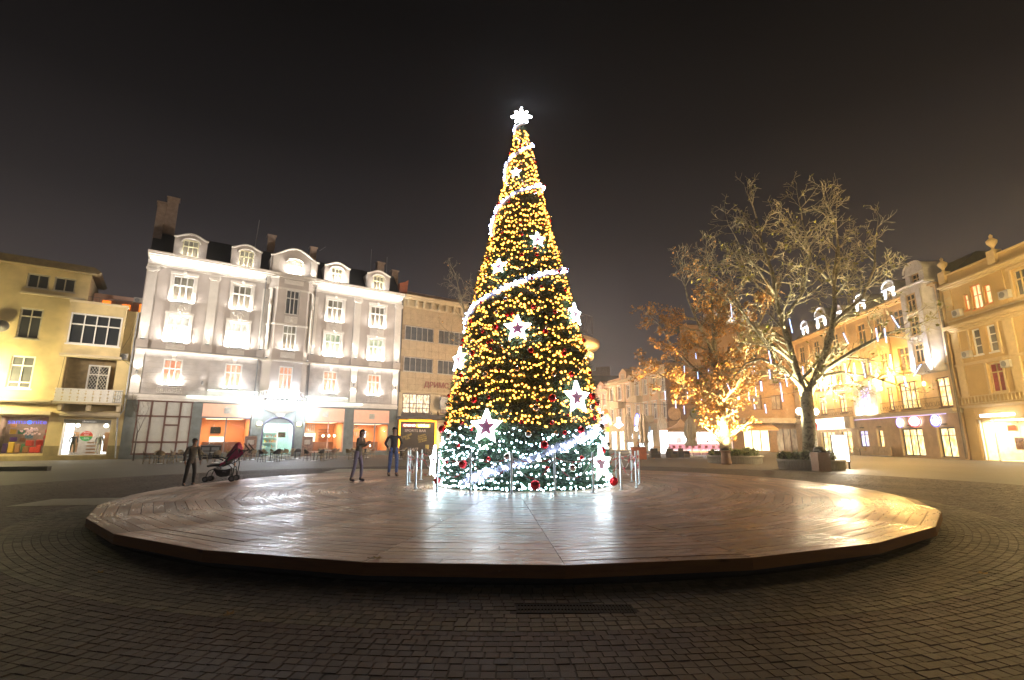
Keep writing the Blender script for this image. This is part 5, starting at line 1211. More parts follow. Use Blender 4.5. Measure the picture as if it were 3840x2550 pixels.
for aa in (-100, -80, -60, -47, -20, -10):
    q = R(aa)
    for z in (6.5, 9.5): MB().box(-.05, -.5, 0, .03, .5, 2.0).build('window', M_greypane, Tb, loc=(7.82 * math.cos(q), 7.82 * math.sin(q), z), rot=(0, 0, q))
g = MB(); P0, P1 = Vector((1.5, -8.2, 0)), Vector((8.4, -1.2, 0)); nn = 6
up = []; lo = []
for k in range(nn + 1):
    p = P0.lerp(P1, k / nn); up.append((p.x, p.y, 21.3)); lo.append((p.x, p.y, 18.3)); g.tube([(p.x, p.y, 17.1), (p.x, p.y, 21.3)], .06, 4)
g.tube(up, .07, 4); g.tube(lo, .07, 4)
for k in range(nn): g.tube([lo[k], up[k + 1]], .05, 4); g.tube([up[k], lo[k + 1]], .05, 4)
p = Vector(up[0]); g.tube([up[0], (p.x + 1.5, p.y + 2.5, 17.2)], .05, 4); p = Vector(up[-1]); g.tube([up[-1], (p.x - 2, p.y + 1, 18.3)], .05, 4)
g.build('roof_sign_lattice', mat('lattice_metal', (.16, .13, .12), .6), Tb)
Fb = thing('far_block', 'tall plain dim block rising far behind the side street roofs', 'building', (24, 132, 0), R(-8))
g = MB(); g.box(-5, 0, 0, 5, 9, 18.6); g.box(-1.6, 0, 18.6, 2.2, 8, 21.0); g.box(-3.6, .5, 18.6, -1.6, 7, 20.0); g.build('wall', mat('dim_concrete', (.30, .24, .19), .9), Fb)
for k in range(3): MB().box(-4.6 + k * 3.1, -.06, 3, -4.4 + k * 3.1, -.001, 18.5).build('pilaster', M_mod, Fb)
Fc = thing('far_block', 'low dark-roofed block behind the pink gabled town house', 'building', (21, 112, 0), R(-4))
MB().box(-5, 0, 0, 4, 8, 14.0).build('wall', mat('dim_concrete', (0, 0, 0)), Fc); MB().prism_xz([(-5.3, 14.0), (4.3, 14.0), (3, 16.0), (-4, 16.0)], -.3, 8).build('roof', M_zinc, Fc)
# backdrop houses closing the street
Fd = thing('far_block', 'dark block closing the end of the side street', 'building', (10, 118, 0), 0)
MB().box(-9, 0, 0, 4, 6, 11.0).build('wall', mat('dim_concrete', (0, 0, 0)), Fd)

# ------------------------------------------------------------------ street lamps (some added or assumed, just out of the picture or behind things)
def lamp_post(label, x, y, h, heads, energy, color, gm, r=.22, arm=.55):
    T = thing('street_lamp', label, 'street lamp', (x, y, 0))
    MB().lathe([(.16, 0), (.16, .3), (.08, .45), (.06, h - .4), (.05, h - .3)], 10).build('post', M_black, T)
    g = MB()
    for k in range(heads):
        a = 2 * math.pi * k / heads + .25 if heads > 1 else 0; rr = arm if heads > 1 else 0
        if rr: g.tube([(0, 0, h - .5), (rr * math.cos(a), rr * math.sin(a), h - .35)], .035, 6)
        o = MB().sphere((0, 0, 0), r, 14, 10).build('globe', gm, T, loc=(rr * math.cos(a), rr * math.sin(a), h), smooth=True)
        lamp('POINT', 'globe_light', o, (0, 0, 0), energy, color, r + .02)
        o.visible_shadow = True
        g.lathe([(.06, 0), (.1, .06)], 8, (rr * math.cos(a), rr * math.sin(a), h - r - .05))
    g.build('arm', M_black, T)
    return T
M_globe = glow('globe_warm', (1, .86, .62), 22); M_globey = glow('globe_sodium', (1, .8, .35), 25)
lamp_post('double globe street lamp behind the trunk of the bare plane tree', 20.0, 34.0, 3.5, 2, 2600, (1, .78, .46), M_globe, arm=.64)
x, y, _ = wpt(-9.5, 1.9); lamp_post('yellow street lamp beside the luggage shop, past the left edge', x, y, 5.6, 1, 21000, (1, .82, .40), M_globey, .3)
lamp_post('assumed sodium street lamp before the ochre building, unseen past the right edge', 31.5, 26.0, 7.0, 1, 52000, (1, .66, .24), M_globey, .3)  # lamp out of view, assumed from the yellow light on the ochre front
lamp_post('added tall white street lamp, unseen behind the Christmas tree', 1.6, 38.0, 8.0, 2, 9000, (1, .88, .72), M_globe, .28, .6)  # added unseen lamp, lights the beige facade and the deck
lamp_post('added warm street lamp in the side street mouth, unseen behind the Christmas tree', 5.5, 57.0, 7.0, 1, 50000, (1, .70, .46), M_globe, .28)  # added to light the side street fronts; the tree hides it
lamp_post('added warm street lamp, unseen farther down the side street', 9.0, 88.0, 7.0, 1, 38000, (1, .70, .46), M_globe, .28)  # another added, hidden lamp for the peach house fronts

lamp_post('added sodium street lamp, unseen past the right edge, nearest the camera', 21.0, 3.5, 7.0, 1, 2600, (1, .62, .2), M_globey, .3)  # assumed lamp out of view, added to turn the stage fascia amber
# added masts, both out of sight, that brighten the white facade
def mast(label, x, y, h, tgt, e, c, spot):
    T = thing('added_floodlight_mast', label, 'floodlight', (x, y, 0))
    MB().lathe([(.14, 0), (.08, h)], 8).build('post', M_grey, T)
    v = Vector(tgt) - Vector((x, y, h)); a = math.atan2(v.y, v.x)
    MB().box(-.15, -.35, -.25, .15, .35, .25).build('lamp_housing', M_grey, T, loc=(0, 0, h), rot=(0, 0, a))
    lamp('SPOT', 'added_mast_light', T, (.45 * math.cos(a), .45 * math.sin(a), h), e, c, .25, spot=spot, blend=.8, target=(tgt[0] - x, tgt[1] - y, tgt[2]))
    return T
mast('added tall floodlight mast, unseen past the left edge, aimed at the white building', -37.0, 27.0, 9.0, wpt(11, 0, 11), 10500, (1, .85, .72), 75)
mast('added floodlight mast, unseen behind the Christmas tree, aimed at the white building', 2.8, 40.5, 9.0, wpt(16, 0, 11), 8000, (1, .85, .72), 75)

# ------------------------------------------------------------------ the Christmas tree
TX, TY = .34, 16.0
PROF = [(.24, 2.60), (.44, 2.66), (1.1, 2.58), (1.77, 2.46), (2.31, 2.37), (3.14, 2.24), (3.84, 2.10), (4.55, 1.93), (5.14, 1.80), (6.02, 1.62), (6.63, 1.48), (7.24, 1.33), (8.01, 1.12), (8.81, .93), (9.61, .77), (10.27, .63), (10.93, .48), (11.61, .33), (12.29, .21), (12.7, .12)]
def TR(z):
    if z <= PROF[0][0]: return PROF[0][1]
    for a, b in zip(PROF, PROF[1:]):
        if z <= b[0]: return a[1] + (b[1] - a[1]) * (z - a[0]) / (b[0] - a[0])
    return .1
def ts(z, deg, off=0.):                                 # point on the tree's skin, in the tree's own frame
    r = TR(z) + off; return (r * math.cos(R(deg)), r * math.sin(R(deg)), z)
xt = thing('christmas_tree', 'tall lit artificial Christmas tree standing in the middle of the wooden stage', 'Christmas tree', (TX, TY, 0))
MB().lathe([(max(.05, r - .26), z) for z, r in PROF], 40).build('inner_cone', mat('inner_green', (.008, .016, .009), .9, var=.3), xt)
M_fol = mat('tree_needles', (.042, .088, .042), .5, var=.45, scale=9, tint=True)
# tinsel-like needle tufts
NT = 24000
zz = np.array([z for z, r in PROF]); rr_ = np.array([r for z, r in PROF])
cand = npr.uniform(.24, 12.75, NT * 3); cr_ = np.interp(cand, zz, rr_)
keep = npr.random(NT * 3) < (cr_ + .12) / 2.8
cand = cand[keep][:NT]; cr_ = cr_[keep][:NT]; n = len(cand)
ang = npr.uniform(0, 2 * math.pi, n)
band = .10 * np.sin(cand * 2 * math.pi / .52 + np.sin(ang * 5) * .8)   # tiers of boughs
rad = cr_ - .15 + band * .7 + npr.uniform(-.12, .10, n) + .05 * np.sin(ang * 11 + cand * 4) * np.clip(cr_, 0, 1)
er = np.stack([np.cos(ang), np.sin(ang), np.zeros(n)], 1); et = np.stack([-np.sin(ang), np.cos(ang), np.zeros(n)], 1); ez = np.array([[0, 0, 1.]])
base = er * rad[:, None] + ez * cand[:, None]
BL = 6
V = np.zeros((n, BL, 3, 3)); sc = npr.uniform(.75, 1.25, n) * np.clip(cr_ / 1.4, .45, 1.0)
for b in range(BL):
    d = er * npr.uniform(.5, 1.1, (n, 1)) + et * npr.uniform(-.9, .9, (n, 1)) + ez * npr.uniform(-.75, .65, (n, 1))
    d /= np.linalg.norm(d, axis=1, keepdims=True)
    w = np.cross(d, er + ez * .3 + npr.uniform(-.4, .4, (n, 3))); w /= np.linalg.norm(w, axis=1, keepdims=True)
    L = (npr.uniform(.10, .24, n) * sc)[:, None]; wd = (npr.uniform(.011, .019, n) * sc)[:, None]
    V[:, b, 0] = base + w * wd; V[:, b, 1] = base - w * wd; V[:, b, 2] = base + d * L
V = V.reshape(-1, 3); F = np.arange(len(V)).reshape(-1, 3)
V[:, 2] = np.maximum(V[:, 2], ZT + .015)
tn = np.repeat(npr.uniform(.55, 1.6, (n, 1)) * np.array([[1, 1, 1]]), BL, 0)
struct(put('needles', quads_mesh('needles', V, F, M_fol, tn), xt), 'stuff')

# string lights
def star_pts(z, deg): return ts(z, deg)
STARS = [(1.91, -113, .47, 'large lit five-pointed star at the lower left of the tree, above the tinsel garland'), (2.73, -54, .47, 'large lit five-pointed star on the right of the tree, above the right post chains'),
         (4.70, -95, .39, 'medium lit five-pointed star in the middle of the tree'), (.92, -41, .50, 'large lit five-pointed star low at the right foot of the tree'),
         (5.37, -35, .36, 'lit star seen nearly edge-on at the right outline of the tree, halfway up'), (3.94, -148, .38, 'lit star seen edge-on at the left outline of the tree'),
         (6.79, -117, .25, 'small lit star on the upper left, just above the second garland turn'), (7.73, -71, .25, 'small lit star on the upper right of the tree'),
         (10.34, -105, .17, 'tiny lit star highest on the tree, below the treetop star'), (.95, -160, .46, 'lit star seen edge-on at the lower left foot of the tree')]
GAR = [(.46, -127), (.73, -110), (.98, -93), (1.28, -75), (1.56, -56), (1.87, -33), (2.15, -11), (2.9, 25), (3.6, 60), (4.2, 110), (4.75, 150), (5.3, 182), (5.60, 199), (5.94, 240), (6.25, 267), (6.6, 297), (7.05, 345), (7.4, 378), (7.9, 420), (8.3, 465),
       (8.7, 545), (9.15, 560), (9.57, 610), (9.85, 655), (10.05, 684), (10.2, 730), (10.4, 790), (10.56, 860), (10.9, 900), (11.1, 930), (11.35, 985), (11.6, 1030), (11.85, 1080), (12.1, 1120), (12.3, 1190), (12.5, 1300), (12.65, 1400)]
GAR2 = []
for (z0, a0), (z1, a1) in zip(GAR, GAR[1:]):
    nn_ = max(2, int(abs(a1 - a0) / 4))
    for k in range(nn_): GAR2.append((z0 + (z1 - z0) * k / nn_, a0 + (a1 - a0) * k / nn_))
def near_gar(z, a, tol):
    for gz, ga in GAR2:
        if abs(gz - z) < tol and abs((ga - a + 180) % 360 - 180) < 8: return True
    return False
amber = []; white = []; wires_a = []; wires_w = []
z = .42; row = 0
rb_ = random.Random(11)
while z < 12.5:
    r = TR(z); wz = z < 1.85
    sp = (.086 if not wz else .11) * (1.0 if r > .9 else .9)
    n_ = max(8, int(2 * math.pi * r / sp)); amp = min(.17, r * .10); ph = rb_.uniform(0, 360); per = rb_.choice((7, 8, 9)) if r > 1 else 5
    skip0 = rb_.uniform(0, 360); skipw = rb_.uniform(0, 26)
    pathw = []
    for k in range(n_):
        a = k * 360 / n_ + rb_.uniform(-.35, .35) * 360 / n_
        zk = z + amp * (abs(math.sin(R((a + ph) * per / 2))) - .5) + rb_.uniform(-.055, .055)
        if zk < .32: zk = .32
        back = 10 < a % 360 < 170
        pathw.append(ts(zk, a, -.01))
        if back and k % 3: continue
        if rb_.random() < (.20 if not wz else .12) or abs((a - skip0 + 180) % 360 - 180) < skipw: continue
        (white if wz else amber).append(ts(zk, a, rb_.uniform(-.04, .05)))
    (wires_w if wz else wires_a).append(pathw + [pathw[0]])
    row += 1; z += (.20 if wz else .21) * (1 if r > .8 else .82)
for k in range(int(2 * math.pi * 2.66 / .085)):        # dense white row at the foot
    a = k * 360 / int(2 * math.pi * 2.66 / .085)
    white.append(ts(.29 + rb_.uniform(0, .07), a + rb_.uniform(-1, 1), rb_.uniform(.02, .1)))
for k in range(60): a = rb_.uniform(-180, 0); white.append(ts(rb_.uniform(.35, 1.85), a, .02))
for k in range(260): zc = .4 + 12 * rb_.random() ** 1.3; (amber.append(ts(max(2, zc), rb_.uniform(-185, 5), rb_.uniform(-.1, .02))) if zc > 1.9 else None)
ico = MB(); t_ = (1 + 5 ** .5) / 2
ico.add([(-1, t_, 0), (1, t_, 0), (-1, -t_, 0), (1, -t_, 0), (0, -1, t_), (0, 1, t_), (0, -1, -t_), (0, 1, -t_), (t_, 0, -1), (t_, 0, 1), (-t_, 0, -1), (-t_, 0, 1)],
        [(0, 11, 5), (0, 5, 1), (0, 1, 7), (0, 7, 10), (0, 10, 11), (1, 5, 9), (5, 11, 4), (11, 10, 2), (10, 7, 6), (7, 1, 8), (3, 9, 4), (3, 4, 2), (3, 2, 6), (3, 6, 8), (3, 8, 9), (4, 9, 5), (2, 4, 11), (6, 2, 10), (8, 6, 7), (9, 8, 1)])
IV = np.array(ico.v) / math.sqrt(1 + t_ * t_); IF = np.array(ico.f)
def bulb_parts(T, pts, m, rad, name='bulb'):
    ds = [math.hypot(p[0] + TX, p[1] + TY) + (50 if p[1] > 0 else 0) + abs(p[2] - 3) * .1 for p in pts]
    idx = sorted(range(len(pts)), key=lambda i: ds[i])
    me = quads_mesh(name, IV * rad, IF, m)
    for i in idx[:300]:
        q = put(name, me, T, pts[i]); q.scale = [rnd.uniform(.6, 1.25)] * 3
    L = [pts[i] for i in idx[300:]]
    if L:
        C = np.array(L)[:, None, :] + IV[None] * (rad * npr.uniform(.5, 1.25, (len(L), 1, 1)))
        F = (IF[None] + (np.arange(len(L)) * 12)[:, None, None]).reshape(-1, 3)
        struct(put(name + '_field', quads_mesh(name + '_field', C.reshape(-1, 3), F, m), T), 'stuff')
def bulb_mat(name, core, rim, s):                       # halo colour put into the bulb's rim, brighter core where it faces the viewer
    m = bpy.data.materials.new(name); m.use_nodes = True
    n = m.node_tree.nodes; l = m.node_tree.links; b = n['Principled BSDF']
    lw = n.new('ShaderNodeLayerWeight'); lw.inputs[0].default_value = .55
    mx = n.new('ShaderNodeMix'); mx.data_type = 'RGBA'; l.new(lw.outputs['Facing'], mx.inputs[0]); mx.clamp_result = False; mx.clamp_factor = True; mx.inputs[6].default_value = (*core, 1); mx.inputs[7].default_value = (*rim, 1)
    l.new(mx.outputs[2], b.inputs['Emission Color']); b.inputs['Emission Strength'].default_value = s
    b.inputs['Base Color'].default_value = (.3, .2, .1, 1)
    MATS[name] = m; return m
sa = thing('string_lights', 'amber string lights wound in swags round most of the Christmas tree', 'string lights', (TX, TY, 0))
bulb_parts(sa, amber, bulb_mat('bulb_amber', (8.5, 3.5, .5), (3.2, .86, .02), 1), .033)
g = MB(); [g.tube(p, .006, 3, False) for p in wires_a]; g.build('wire', mat('green_wire', (.01, .03, .015), .6), sa)
sw = thing('string_lights', 'cold white string lights wound round the foot of the Christmas tree', 'string lights', (TX, TY, 0))
bulb_parts(sw, white, bulb_mat('bulb_white', (.80, .95, 1), (.35, .80, 1), 20), .026)
g = MB(); [g.tube(p, .006, 3, False) for p in wires_w]; g.build('wire', MATS['green_wire'], sw)

# tinsel garland, a fat white spiral with cold bulbs
gl = thing('tinsel_garland', 'thick white tinsel garland with cold bulbs spiralling up the Christmas tree', 'garland', (TX, TY, 0))
pts = [ts(z, a, .05) for z, a in GAR2]
P = np.array(pts); seg = np.linalg.norm(np.diff(P, axis=0), axis=1); cum = np.concatenate([[0], np.cumsum(seg)]); Lt = cum[-1]
def gp(s): return np.stack([np.interp(s, cum, P[:, i]) for i in range(3)], -1)
nb = 26000; s_ = npr.uniform(0, Lt, nb); c_ = gp(s_)
wfac = np.interp(c_[:, 2], [.4, 2.2, 6, 9, 12.5], [1.2, 1.0, .72, .52, .38])
d = npr.normal(size=(nb, 3)); d /= np.linalg.norm(d, axis=1, keepdims=True)
w = np.cross(d, npr.normal(size=(nb, 3))); w /= np.linalg.norm(w, axis=1, keepdims=True)
L = (npr.uniform(.10, .20, nb) * wfac)[:, None]
V = np.stack([c_ + d * .02 + w * .006, c_ + d * .02 - w * .006, c_ + d * L + w * .004], 1).reshape(-1, 3)
M_tin = mat('white_tinsel', (.55, .58, .72), .35, metal=.2, var=.2)
struct(put('tinsel', quads_mesh('tinsel', V, np.arange(len(V)).reshape(-1, 3), M_tin), gl), 'stuff')
core_pts = [tuple(p) for p in gp(np.linspace(0, Lt, 260))]
g = MB(); g.tube(core_pts, [.035] * 260, 6); g.build('tinsel_core', M_tin, gl)
nbulb = 700; s_ = npr.uniform(0, Lt, nbulb); c_ = gp(s_); wf = np.interp(c_[:, 2], [.4, 2.2, 6, 9, 12.5], [1.2, 1.0, .72, .52, .38])
d = npr.normal(size=(nbulb, 3)); d /= np.linalg.norm(d, axis=1, keepdims=True)
er = c_ * np.array([[1, 1, 0]]); er /= np.linalg.norm(er, axis=1, keepdims=True)
c_ = c_ + d * (npr.uniform(.02, .13, nbulb) * wf)[:, None] + er * .07
bulb_parts(gl, [tuple(p) for p in c_], bulb_mat('bulb_cold', (.93, .96, 1), (.28, .38, 1), 20), .027)

# lit stars
M_rope = glow('star_rope_white', (.86, .96, 1), 11); M_starred = mat('star_red_mesh', (.16, .03, .07), .6, emit=(.4, .16, .34), es=.10)
def star(z, deg, r, label):
    p = ts(z, deg, .2)
    tilt = math.atan2(TR(z - .3) - TR(z + .3), .6)
    T = thing('light_star', label, 'star decoration', (TX + p[0], TY + p[1], z + .0), R(deg) + math.pi / 2, 'lit stars on the Christmas tree')
    T.rotation_euler = (-tilt * .6, 0, R(deg) + math.pi / 2)
    out = []
    for k in range(10):
        a = math.pi / 2 + k * math.pi / 5; q = r if k % 2 == 0 else r * .44
        out.append((q * math.cos(a), 0, q * math.sin(a)))
    g = MB(); g.tube(out + [out[0]], .012, 5, False); g.build('frame', M_steel, T)
    for off, sc_ in ((0, 1.0), (.0, .74)):
        g = MB(); o2 = [(x * sc_, -.02, zz_ * sc_) for x, _, zz_ in out]
        g.tube(o2 + [o2[0]], (.015 + .02 * r) * (1.35 if sc_ == 1 else 1.0), 6, False); g.build('light_rope', M_rope, T)
    g = MB(); g.prism_xz([(x * .50, zz_ * .50) for x, _, zz_ in out], .0, .02); g.build('red_centre', M_starred, T)
    lamp('POINT', 'star_light', T, (0, .10, 0), 26 * (r / .4) ** 2, (.75, .95, 1), .05)
    return T
for s in STARS: star(*s)
tp = thing('treetop_star', 'white eight-pointed lit star at the very top of the Christmas tree', 'star decoration', (TX, TY, 13.0))
g = MB()
for k in range(8):
    a = k * math.pi / 4; r0 = .37 if k % 2 == 0 else .30
    g.tube([(0, 0, 0), (r0 * math.cos(a), 0, r0 * math.sin(a))], [.10, .035], 6)
g.sphere((0, 0, 0), .14, 10, 8); g.build('star_rays', glow('treetop_white', (.92, .95, 1), 30), tp)
MB().tube([(0, 0, -.55), (0, 0, 0)], .03, 6).build('spike', M_steel, tp); lamp('POINT', 'star_light', tp, (0, -.5, 0), 22, (.8, .88, 1), .2)

# baubles
M_red = mat('red_bauble', (.55, .012, .018), .08, metal=.75, var=0); M_sil = mat('silver_bauble', (.66, .58, .50), .06, metal=1., var=0); M_cap = mat('bauble_cap', (.6, .5, .25), .3, metal=1., var=0)
RB = [(.93, -127, .12), (.44, -85, .13), (1.44, -79, .11), (.40, -23, .13), (2.67, -125, .09), (2.69, -72, .11), (1.84, -53, .10), (4.80, -114, .08), (4.05, -85, .08), (4.00, -58, .08), (4.65, -72, .08), (5.19, -149, .07), (4.07, -134, .08), (4.64, -159, .06), (3.41, -54, .08), (1.89, -160, .11), (.43, -152, .10), (1.28, -33, .09), (2.82, -34, .10), (2.63, -25, .07), (2.04, -92, .06), (2.02, -73, .06), (1.76, -65, .06), (2.20, -35, .07), (1.85, -125, .05), (2.05, -134, .06), (3.45, -144, .07), (1.08, -111, .06), (.86, -78, .05), (1.41, -134, .06), (3.48, -108, .05), (1.10, -55, .06), (5.31, -60, .06), (5.42, -81, .07), (.97, -144, .05), (4.36, -120, .05), (4.14, -117, .05), (4.65, -17, .07), (3.57, -27, .06)]
SB = [(1.72, -88, .09), (.84, -63, .10), (2.42, -83, .10), (3.51, -95, .08), (3.38, -118, .08), (4.85, -129, .07), (5.67, -107, .07), (4.19, -70, .06), (1.75, -71, .06), (2.50, -38, .10), (1.94, -34, .10), (1.14, -100, .09), (.89, -57, .05), (2.59, -156, .07), (1.67, -145, .09), (2.27, -20, .07), (3.26, -134, .07), (3.37, -69, .07), (4.19, -108, .05), (4.16, -128, .05), (5.27, -115, .06), (3.63, -43, .05), (4.02, -21, .06), (1.44, -14, .07)]
rq = random.Random(21)
for k in range(64):
    z = 5.4 + 6.2 * (k / 64) ** .9 + rq.uniform(-.1, .1); a = rq.uniform(-172, -8)
    (RB if rq.random() < .6 else SB).append((z, a, rq.uniform(.045, .065) * (1 if z < 8 else .8)))
for k in range(26):
    z = rq.uniform(2, 5.4); (RB if rq.random() < .6 else SB).append((z, rq.uniform(-172, -8), rq.uniform(.04, .055)))
def bauble_mesh(m, r): return MB().sphere((0, 0, 0), r, 16, 12).mesh('bauble_ball', m, smooth=True)
bms = {}
SN = [(1.91, -113, 'lower left star'), (2.73, -54, 'right-hand star'), (4.70, -95, 'middle star'), (.92, -41, 'star at the right foot'), (6.79, -117, 'small upper left star'), (7.73, -71, 'small upper right star'), (10.34, -105, 'tiny highest star'), (3.94, -148, 'edge-on left star'), (5.37, -35, 'edge-on right star')]
def bauble(z, a, r, redb):
    ang = a; off = r * .9 + .05
    if near_gar(z, a % 360, .12): off += .1
    p = ts(z, a, off)
    best = min(SN, key=lambda s: (s[0] - z) ** 2 + (TR(z) * R(s[1] - a)) ** 2)
    dx = TR(z) * (math.cos(R(a)) - math.cos(R(best[1]))); dz = z - best[0]
    rel = ('above' if dz > 0 else 'below') if abs(dz) > abs(dx) else ('right of' if dx > 0 else 'left of')
    far = math.hypot(dx, dz); word = 'just ' if far < .7 else ('' if far < 1.3 else 'well ')
    size = 'large' if r >= .1 else ('medium' if r >= .07 else 'small')
    T = thing('bauble', '%s %s bauble %s%s the %s' % (size, 'shiny red' if redb else 'silver', word, rel, best[2]), 'bauble', (TX + p[0], TY + p[1], max(z, ZT + r + .005)), 0, 'red baubles on the Christmas tree' if redb else 'silver baubles on the Christmas tree', at=(p[0], z))
    key = (redb, round(r, 2))
    if key not in bms: bms[key] = (bauble_mesh(M_red if redb else M_sil, r), MB().lathe([(.016, r * .97), (.016, r * 1.12), (.006, r * 1.2)], 8).mesh('cap', M_cap))
    put('ball', bms[key][0], T); put('cap', bms[key][1], T)
    return T
for b in RB: bauble(*b, True)
for b in SB: bauble(*b, False)

# chained posts round the tree
FC = (.34, 16.55); FR = 3.65; NP = 21
post_pos = [(FC[0] + FR * math.cos(R(-95.5 + k * 360 / NP)), FC[1] + FR * math.sin(R(-95.5 + k * 360 / NP))) for k in range(NP)]
pm_ = (MB().lathe([(.028, 0), (.028, 1.0), (.024, 1.012), (.002, 1.015)], 12).mesh('pole', M_steel, smooth=False), MB().lathe([(.075, 0), (.072, .012), (.03, .018)], 16).mesh('base_plate', M_steel), MB().lathe([(.033, .86), (.033, .90)], 10).mesh('collar', M_steel))
def order_word(k):
    sgn = ((k + NP // 2) % NP) - NP // 2
    if sgn == 0: return 'in front of the tree, nearest its middle'
    n_ = abs(sgn); o_ = ('first', 'second', 'third', 'fourth', 'fifth', 'sixth', 'seventh', 'eighth', 'ninth', 'tenth', 'eleventh')[n_ - 1]
    return '%s to the %s of the front middle one' % (o_, 'right' if sgn > 0 else 'left')
for k, (x, y) in enumerate(post_pos):
    T = thing('barrier_post', 'slim steel barrier post, ' + order_word(k), 'barrier post', (x, y, ZT), 0, 'steel posts round the Christmas tree')
    put('pole', pm_[0], T); put('base_plate', pm_[1], T); put('collar', pm_[2], T)
M_cr = mat('red_plastic', (.55, .03, .04), .4, var=.1); M_cw = mat('white_plastic', (.72, .70, .68), .4, var=.1)
for k in range(NP):
    a = Vector((*post_pos[k], ZT)); b = Vector((*post_pos[(k + 1) % NP], ZT))
    for lvl, (zt, sag) in enumerate(((.90, .13), (.88, .50))):
        T = thing('plastic_chain', ('upper' if lvl == 0 else 'lower') + ' red-white chain, ' + order_word(k).replace('in front of the tree, nearest its middle', 'right of the front middle post').replace('of the front middle one', 'of the front middle gap'), 'chain', tuple(a), 0, 'red and white chains between the posts')
        nl = 34 if lvl else 26; gr_, gw_ = MB(), MB()
        for j in range(nl):
            t0, t1 = j / nl, (j + 1) / nl
            p0 = (b - a) * t0 + Vector((0, 0, zt - sag * 4 * t0 * (1 - t0))); p1 = (b - a) * t1 + Vector((0, 0, zt - sag * 4 * t1 * (1 - t1)))
            tgt_ = gr_ if ((j // 6 + k + lvl) % 2) else gw_
            dd = (p1 - p0); side = dd.cross(Vector((0, 0, 1))).normalized() * .012 if j % 2 else Vector((0, 0, .012))
            tgt_.tube([p0 - dd * .15 + side, p1 + dd * .15 + side], .0055, 4); tgt_.tube([p0 - dd * .15 - side, p1 + dd * .15 - side], .0055, 4)
        if gr_.v: struct(gr_.build('red_links', M_cr, T), 'stuff')
        if gw_.v: struct(gw_.build('white_links', M_cw, T), 'stuff')

# ------------------------------------------------------------------ plane trees, hanging tube lights
def grow_tree(T, seed, limbs, levels, bark, twig_m, leaf=None, nleaf=0, leaf_size=.12, r0=.4, leaf_zmax=99, leaf_mat=None, droop=.0, sub=(9, 7, 6), dens=1.5):
    rr = random.Random(seed); br = MB(); tw = MB(); tips = []
    def path(p, d, L, r, n, wob, up):
        pts = [p]; rs = [r]; d = d.normalized()
        for i in range(n):
            d = (d + Vector((rr.uniform(-wob, wob), rr.uniform(-wob, wob), rr.uniform(-wob, wob) + up))).normalized()
            pts.append(pts[-1] + d * (L / n)); rs.append(r * (1 - .72 * (i + 1) / n))
        return pts, rs, d
    def rec(p, d, L, r, lv):
        n = 6 if lv == 0 else (4 if lv < 3 else 3)
        pts, rs, dd = path(p, d, L, r, n, .22 if lv < 2 else .32, .06 if lv < 2 else .02 - droop)
        rs = [max(q, .010) for q in rs]; (br if lv < 2 else tw).tube(pts, rs, 7 if lv == 0 else (5 if lv == 1 else 3), lv < 2)
        if lv >= levels: tips.extend(pts[1:]); return
        nc = sub[lv]
        for k in range(nc):
            t = .22 + .78 * (k + rr.random()) / nc; i = min(n - 1, int(t * n)); q = pts[i].lerp(pts[i + 1], t * n - i)
            ax = (pts[i + 1] - pts[i]).normalized(); pr = ax.orthogonal().normalized(); pr.rotate(Matrix.Rotation(rr.uniform(0, 2 * math.pi), 3, ax))
            ang = R(rr.uniform(32, 68)); nd = ax * math.cos(ang) + pr * math.sin(ang)
            if q.z < 3.0 and nd.z < 0: nd.z = abs(nd.z)
            rec(q, nd, L * rr.uniform(.42, .62) * (1.1 - .45 * t), rs[i] * rr.uniform(.42, .6), lv + 1)
    for pts_, ra, rb2 in limbs:
        P_ = [Vector(q) for q in pts_]; n = len(P_); rs = [ra + (rb2 - ra) * i / (n - 1) for i in range(n)]
        br.tube(P_, rs, 10 if ra > .25 else 8)
        if ra > r0 * .95: continue
        for i in range(1, n):
            seglen = (P_[i] - P_[i - 1]).length
            for k in range(max(1, int(seglen * dens))):
                t = rr.random(); q = P_[i - 1].lerp(P_[i], t); ax = (P_[i] - P_[i - 1]).normalized()
                pr = ax.orthogonal().normalized(); pr.rotate(Matrix.Rotation(rr.uniform(0, 2 * math.pi), 3, ax)); ang = R(rr.uniform(35, 65))
                rec(q, ax * math.cos(ang) + pr * math.sin(ang) + Vector((0, 0, .15)), rr.uniform(1.5, 2.5), rs[i] * .45 + .015, 1)
        rec(P_[-1], P_[-1] - P_[-2], 2.4, rb2, 1)
    br.build('trunk', bark, T, smooth=True); struct(tw.build('twigs', twig_m, T), 'stuff')
    if nleaf:
        L = []; Fc = []
        for k in range(nleaf):
            p = rr.choice(tips)
            if p.z > leaf_zmax and rr.random() < .85: continue
            s = leaf_size * rr.uniform(.6, 1.3); u = Vector((rr.uniform(-1, 1), rr.uniform(-1, 1), rr.uniform(-1, 1))).normalized(); v = u.orthogonal().normalized(); c = p + Vector((rr.uniform(-.12, .12), rr.uniform(-.12, .12), rr.uniform(-.15, .05)))
            b0 = len(L); L += [c - u * s * .5, c + v * s * .45, c + u * s * .55, c - v * s * .45]; Fc.append((b0, b0 + 1, b0 + 2, b0 + 3))
        V_ = np.array([tuple(q) for q in L]); tn_ = np.repeat(npr.uniform(.5, 1.5, (len(Fc), 1)), 3, 1)
        struct(put('leaves', quads_mesh('leaves', V_, np.array(Fc), leaf_mat, tn_), T), 'stuff')
    return tips
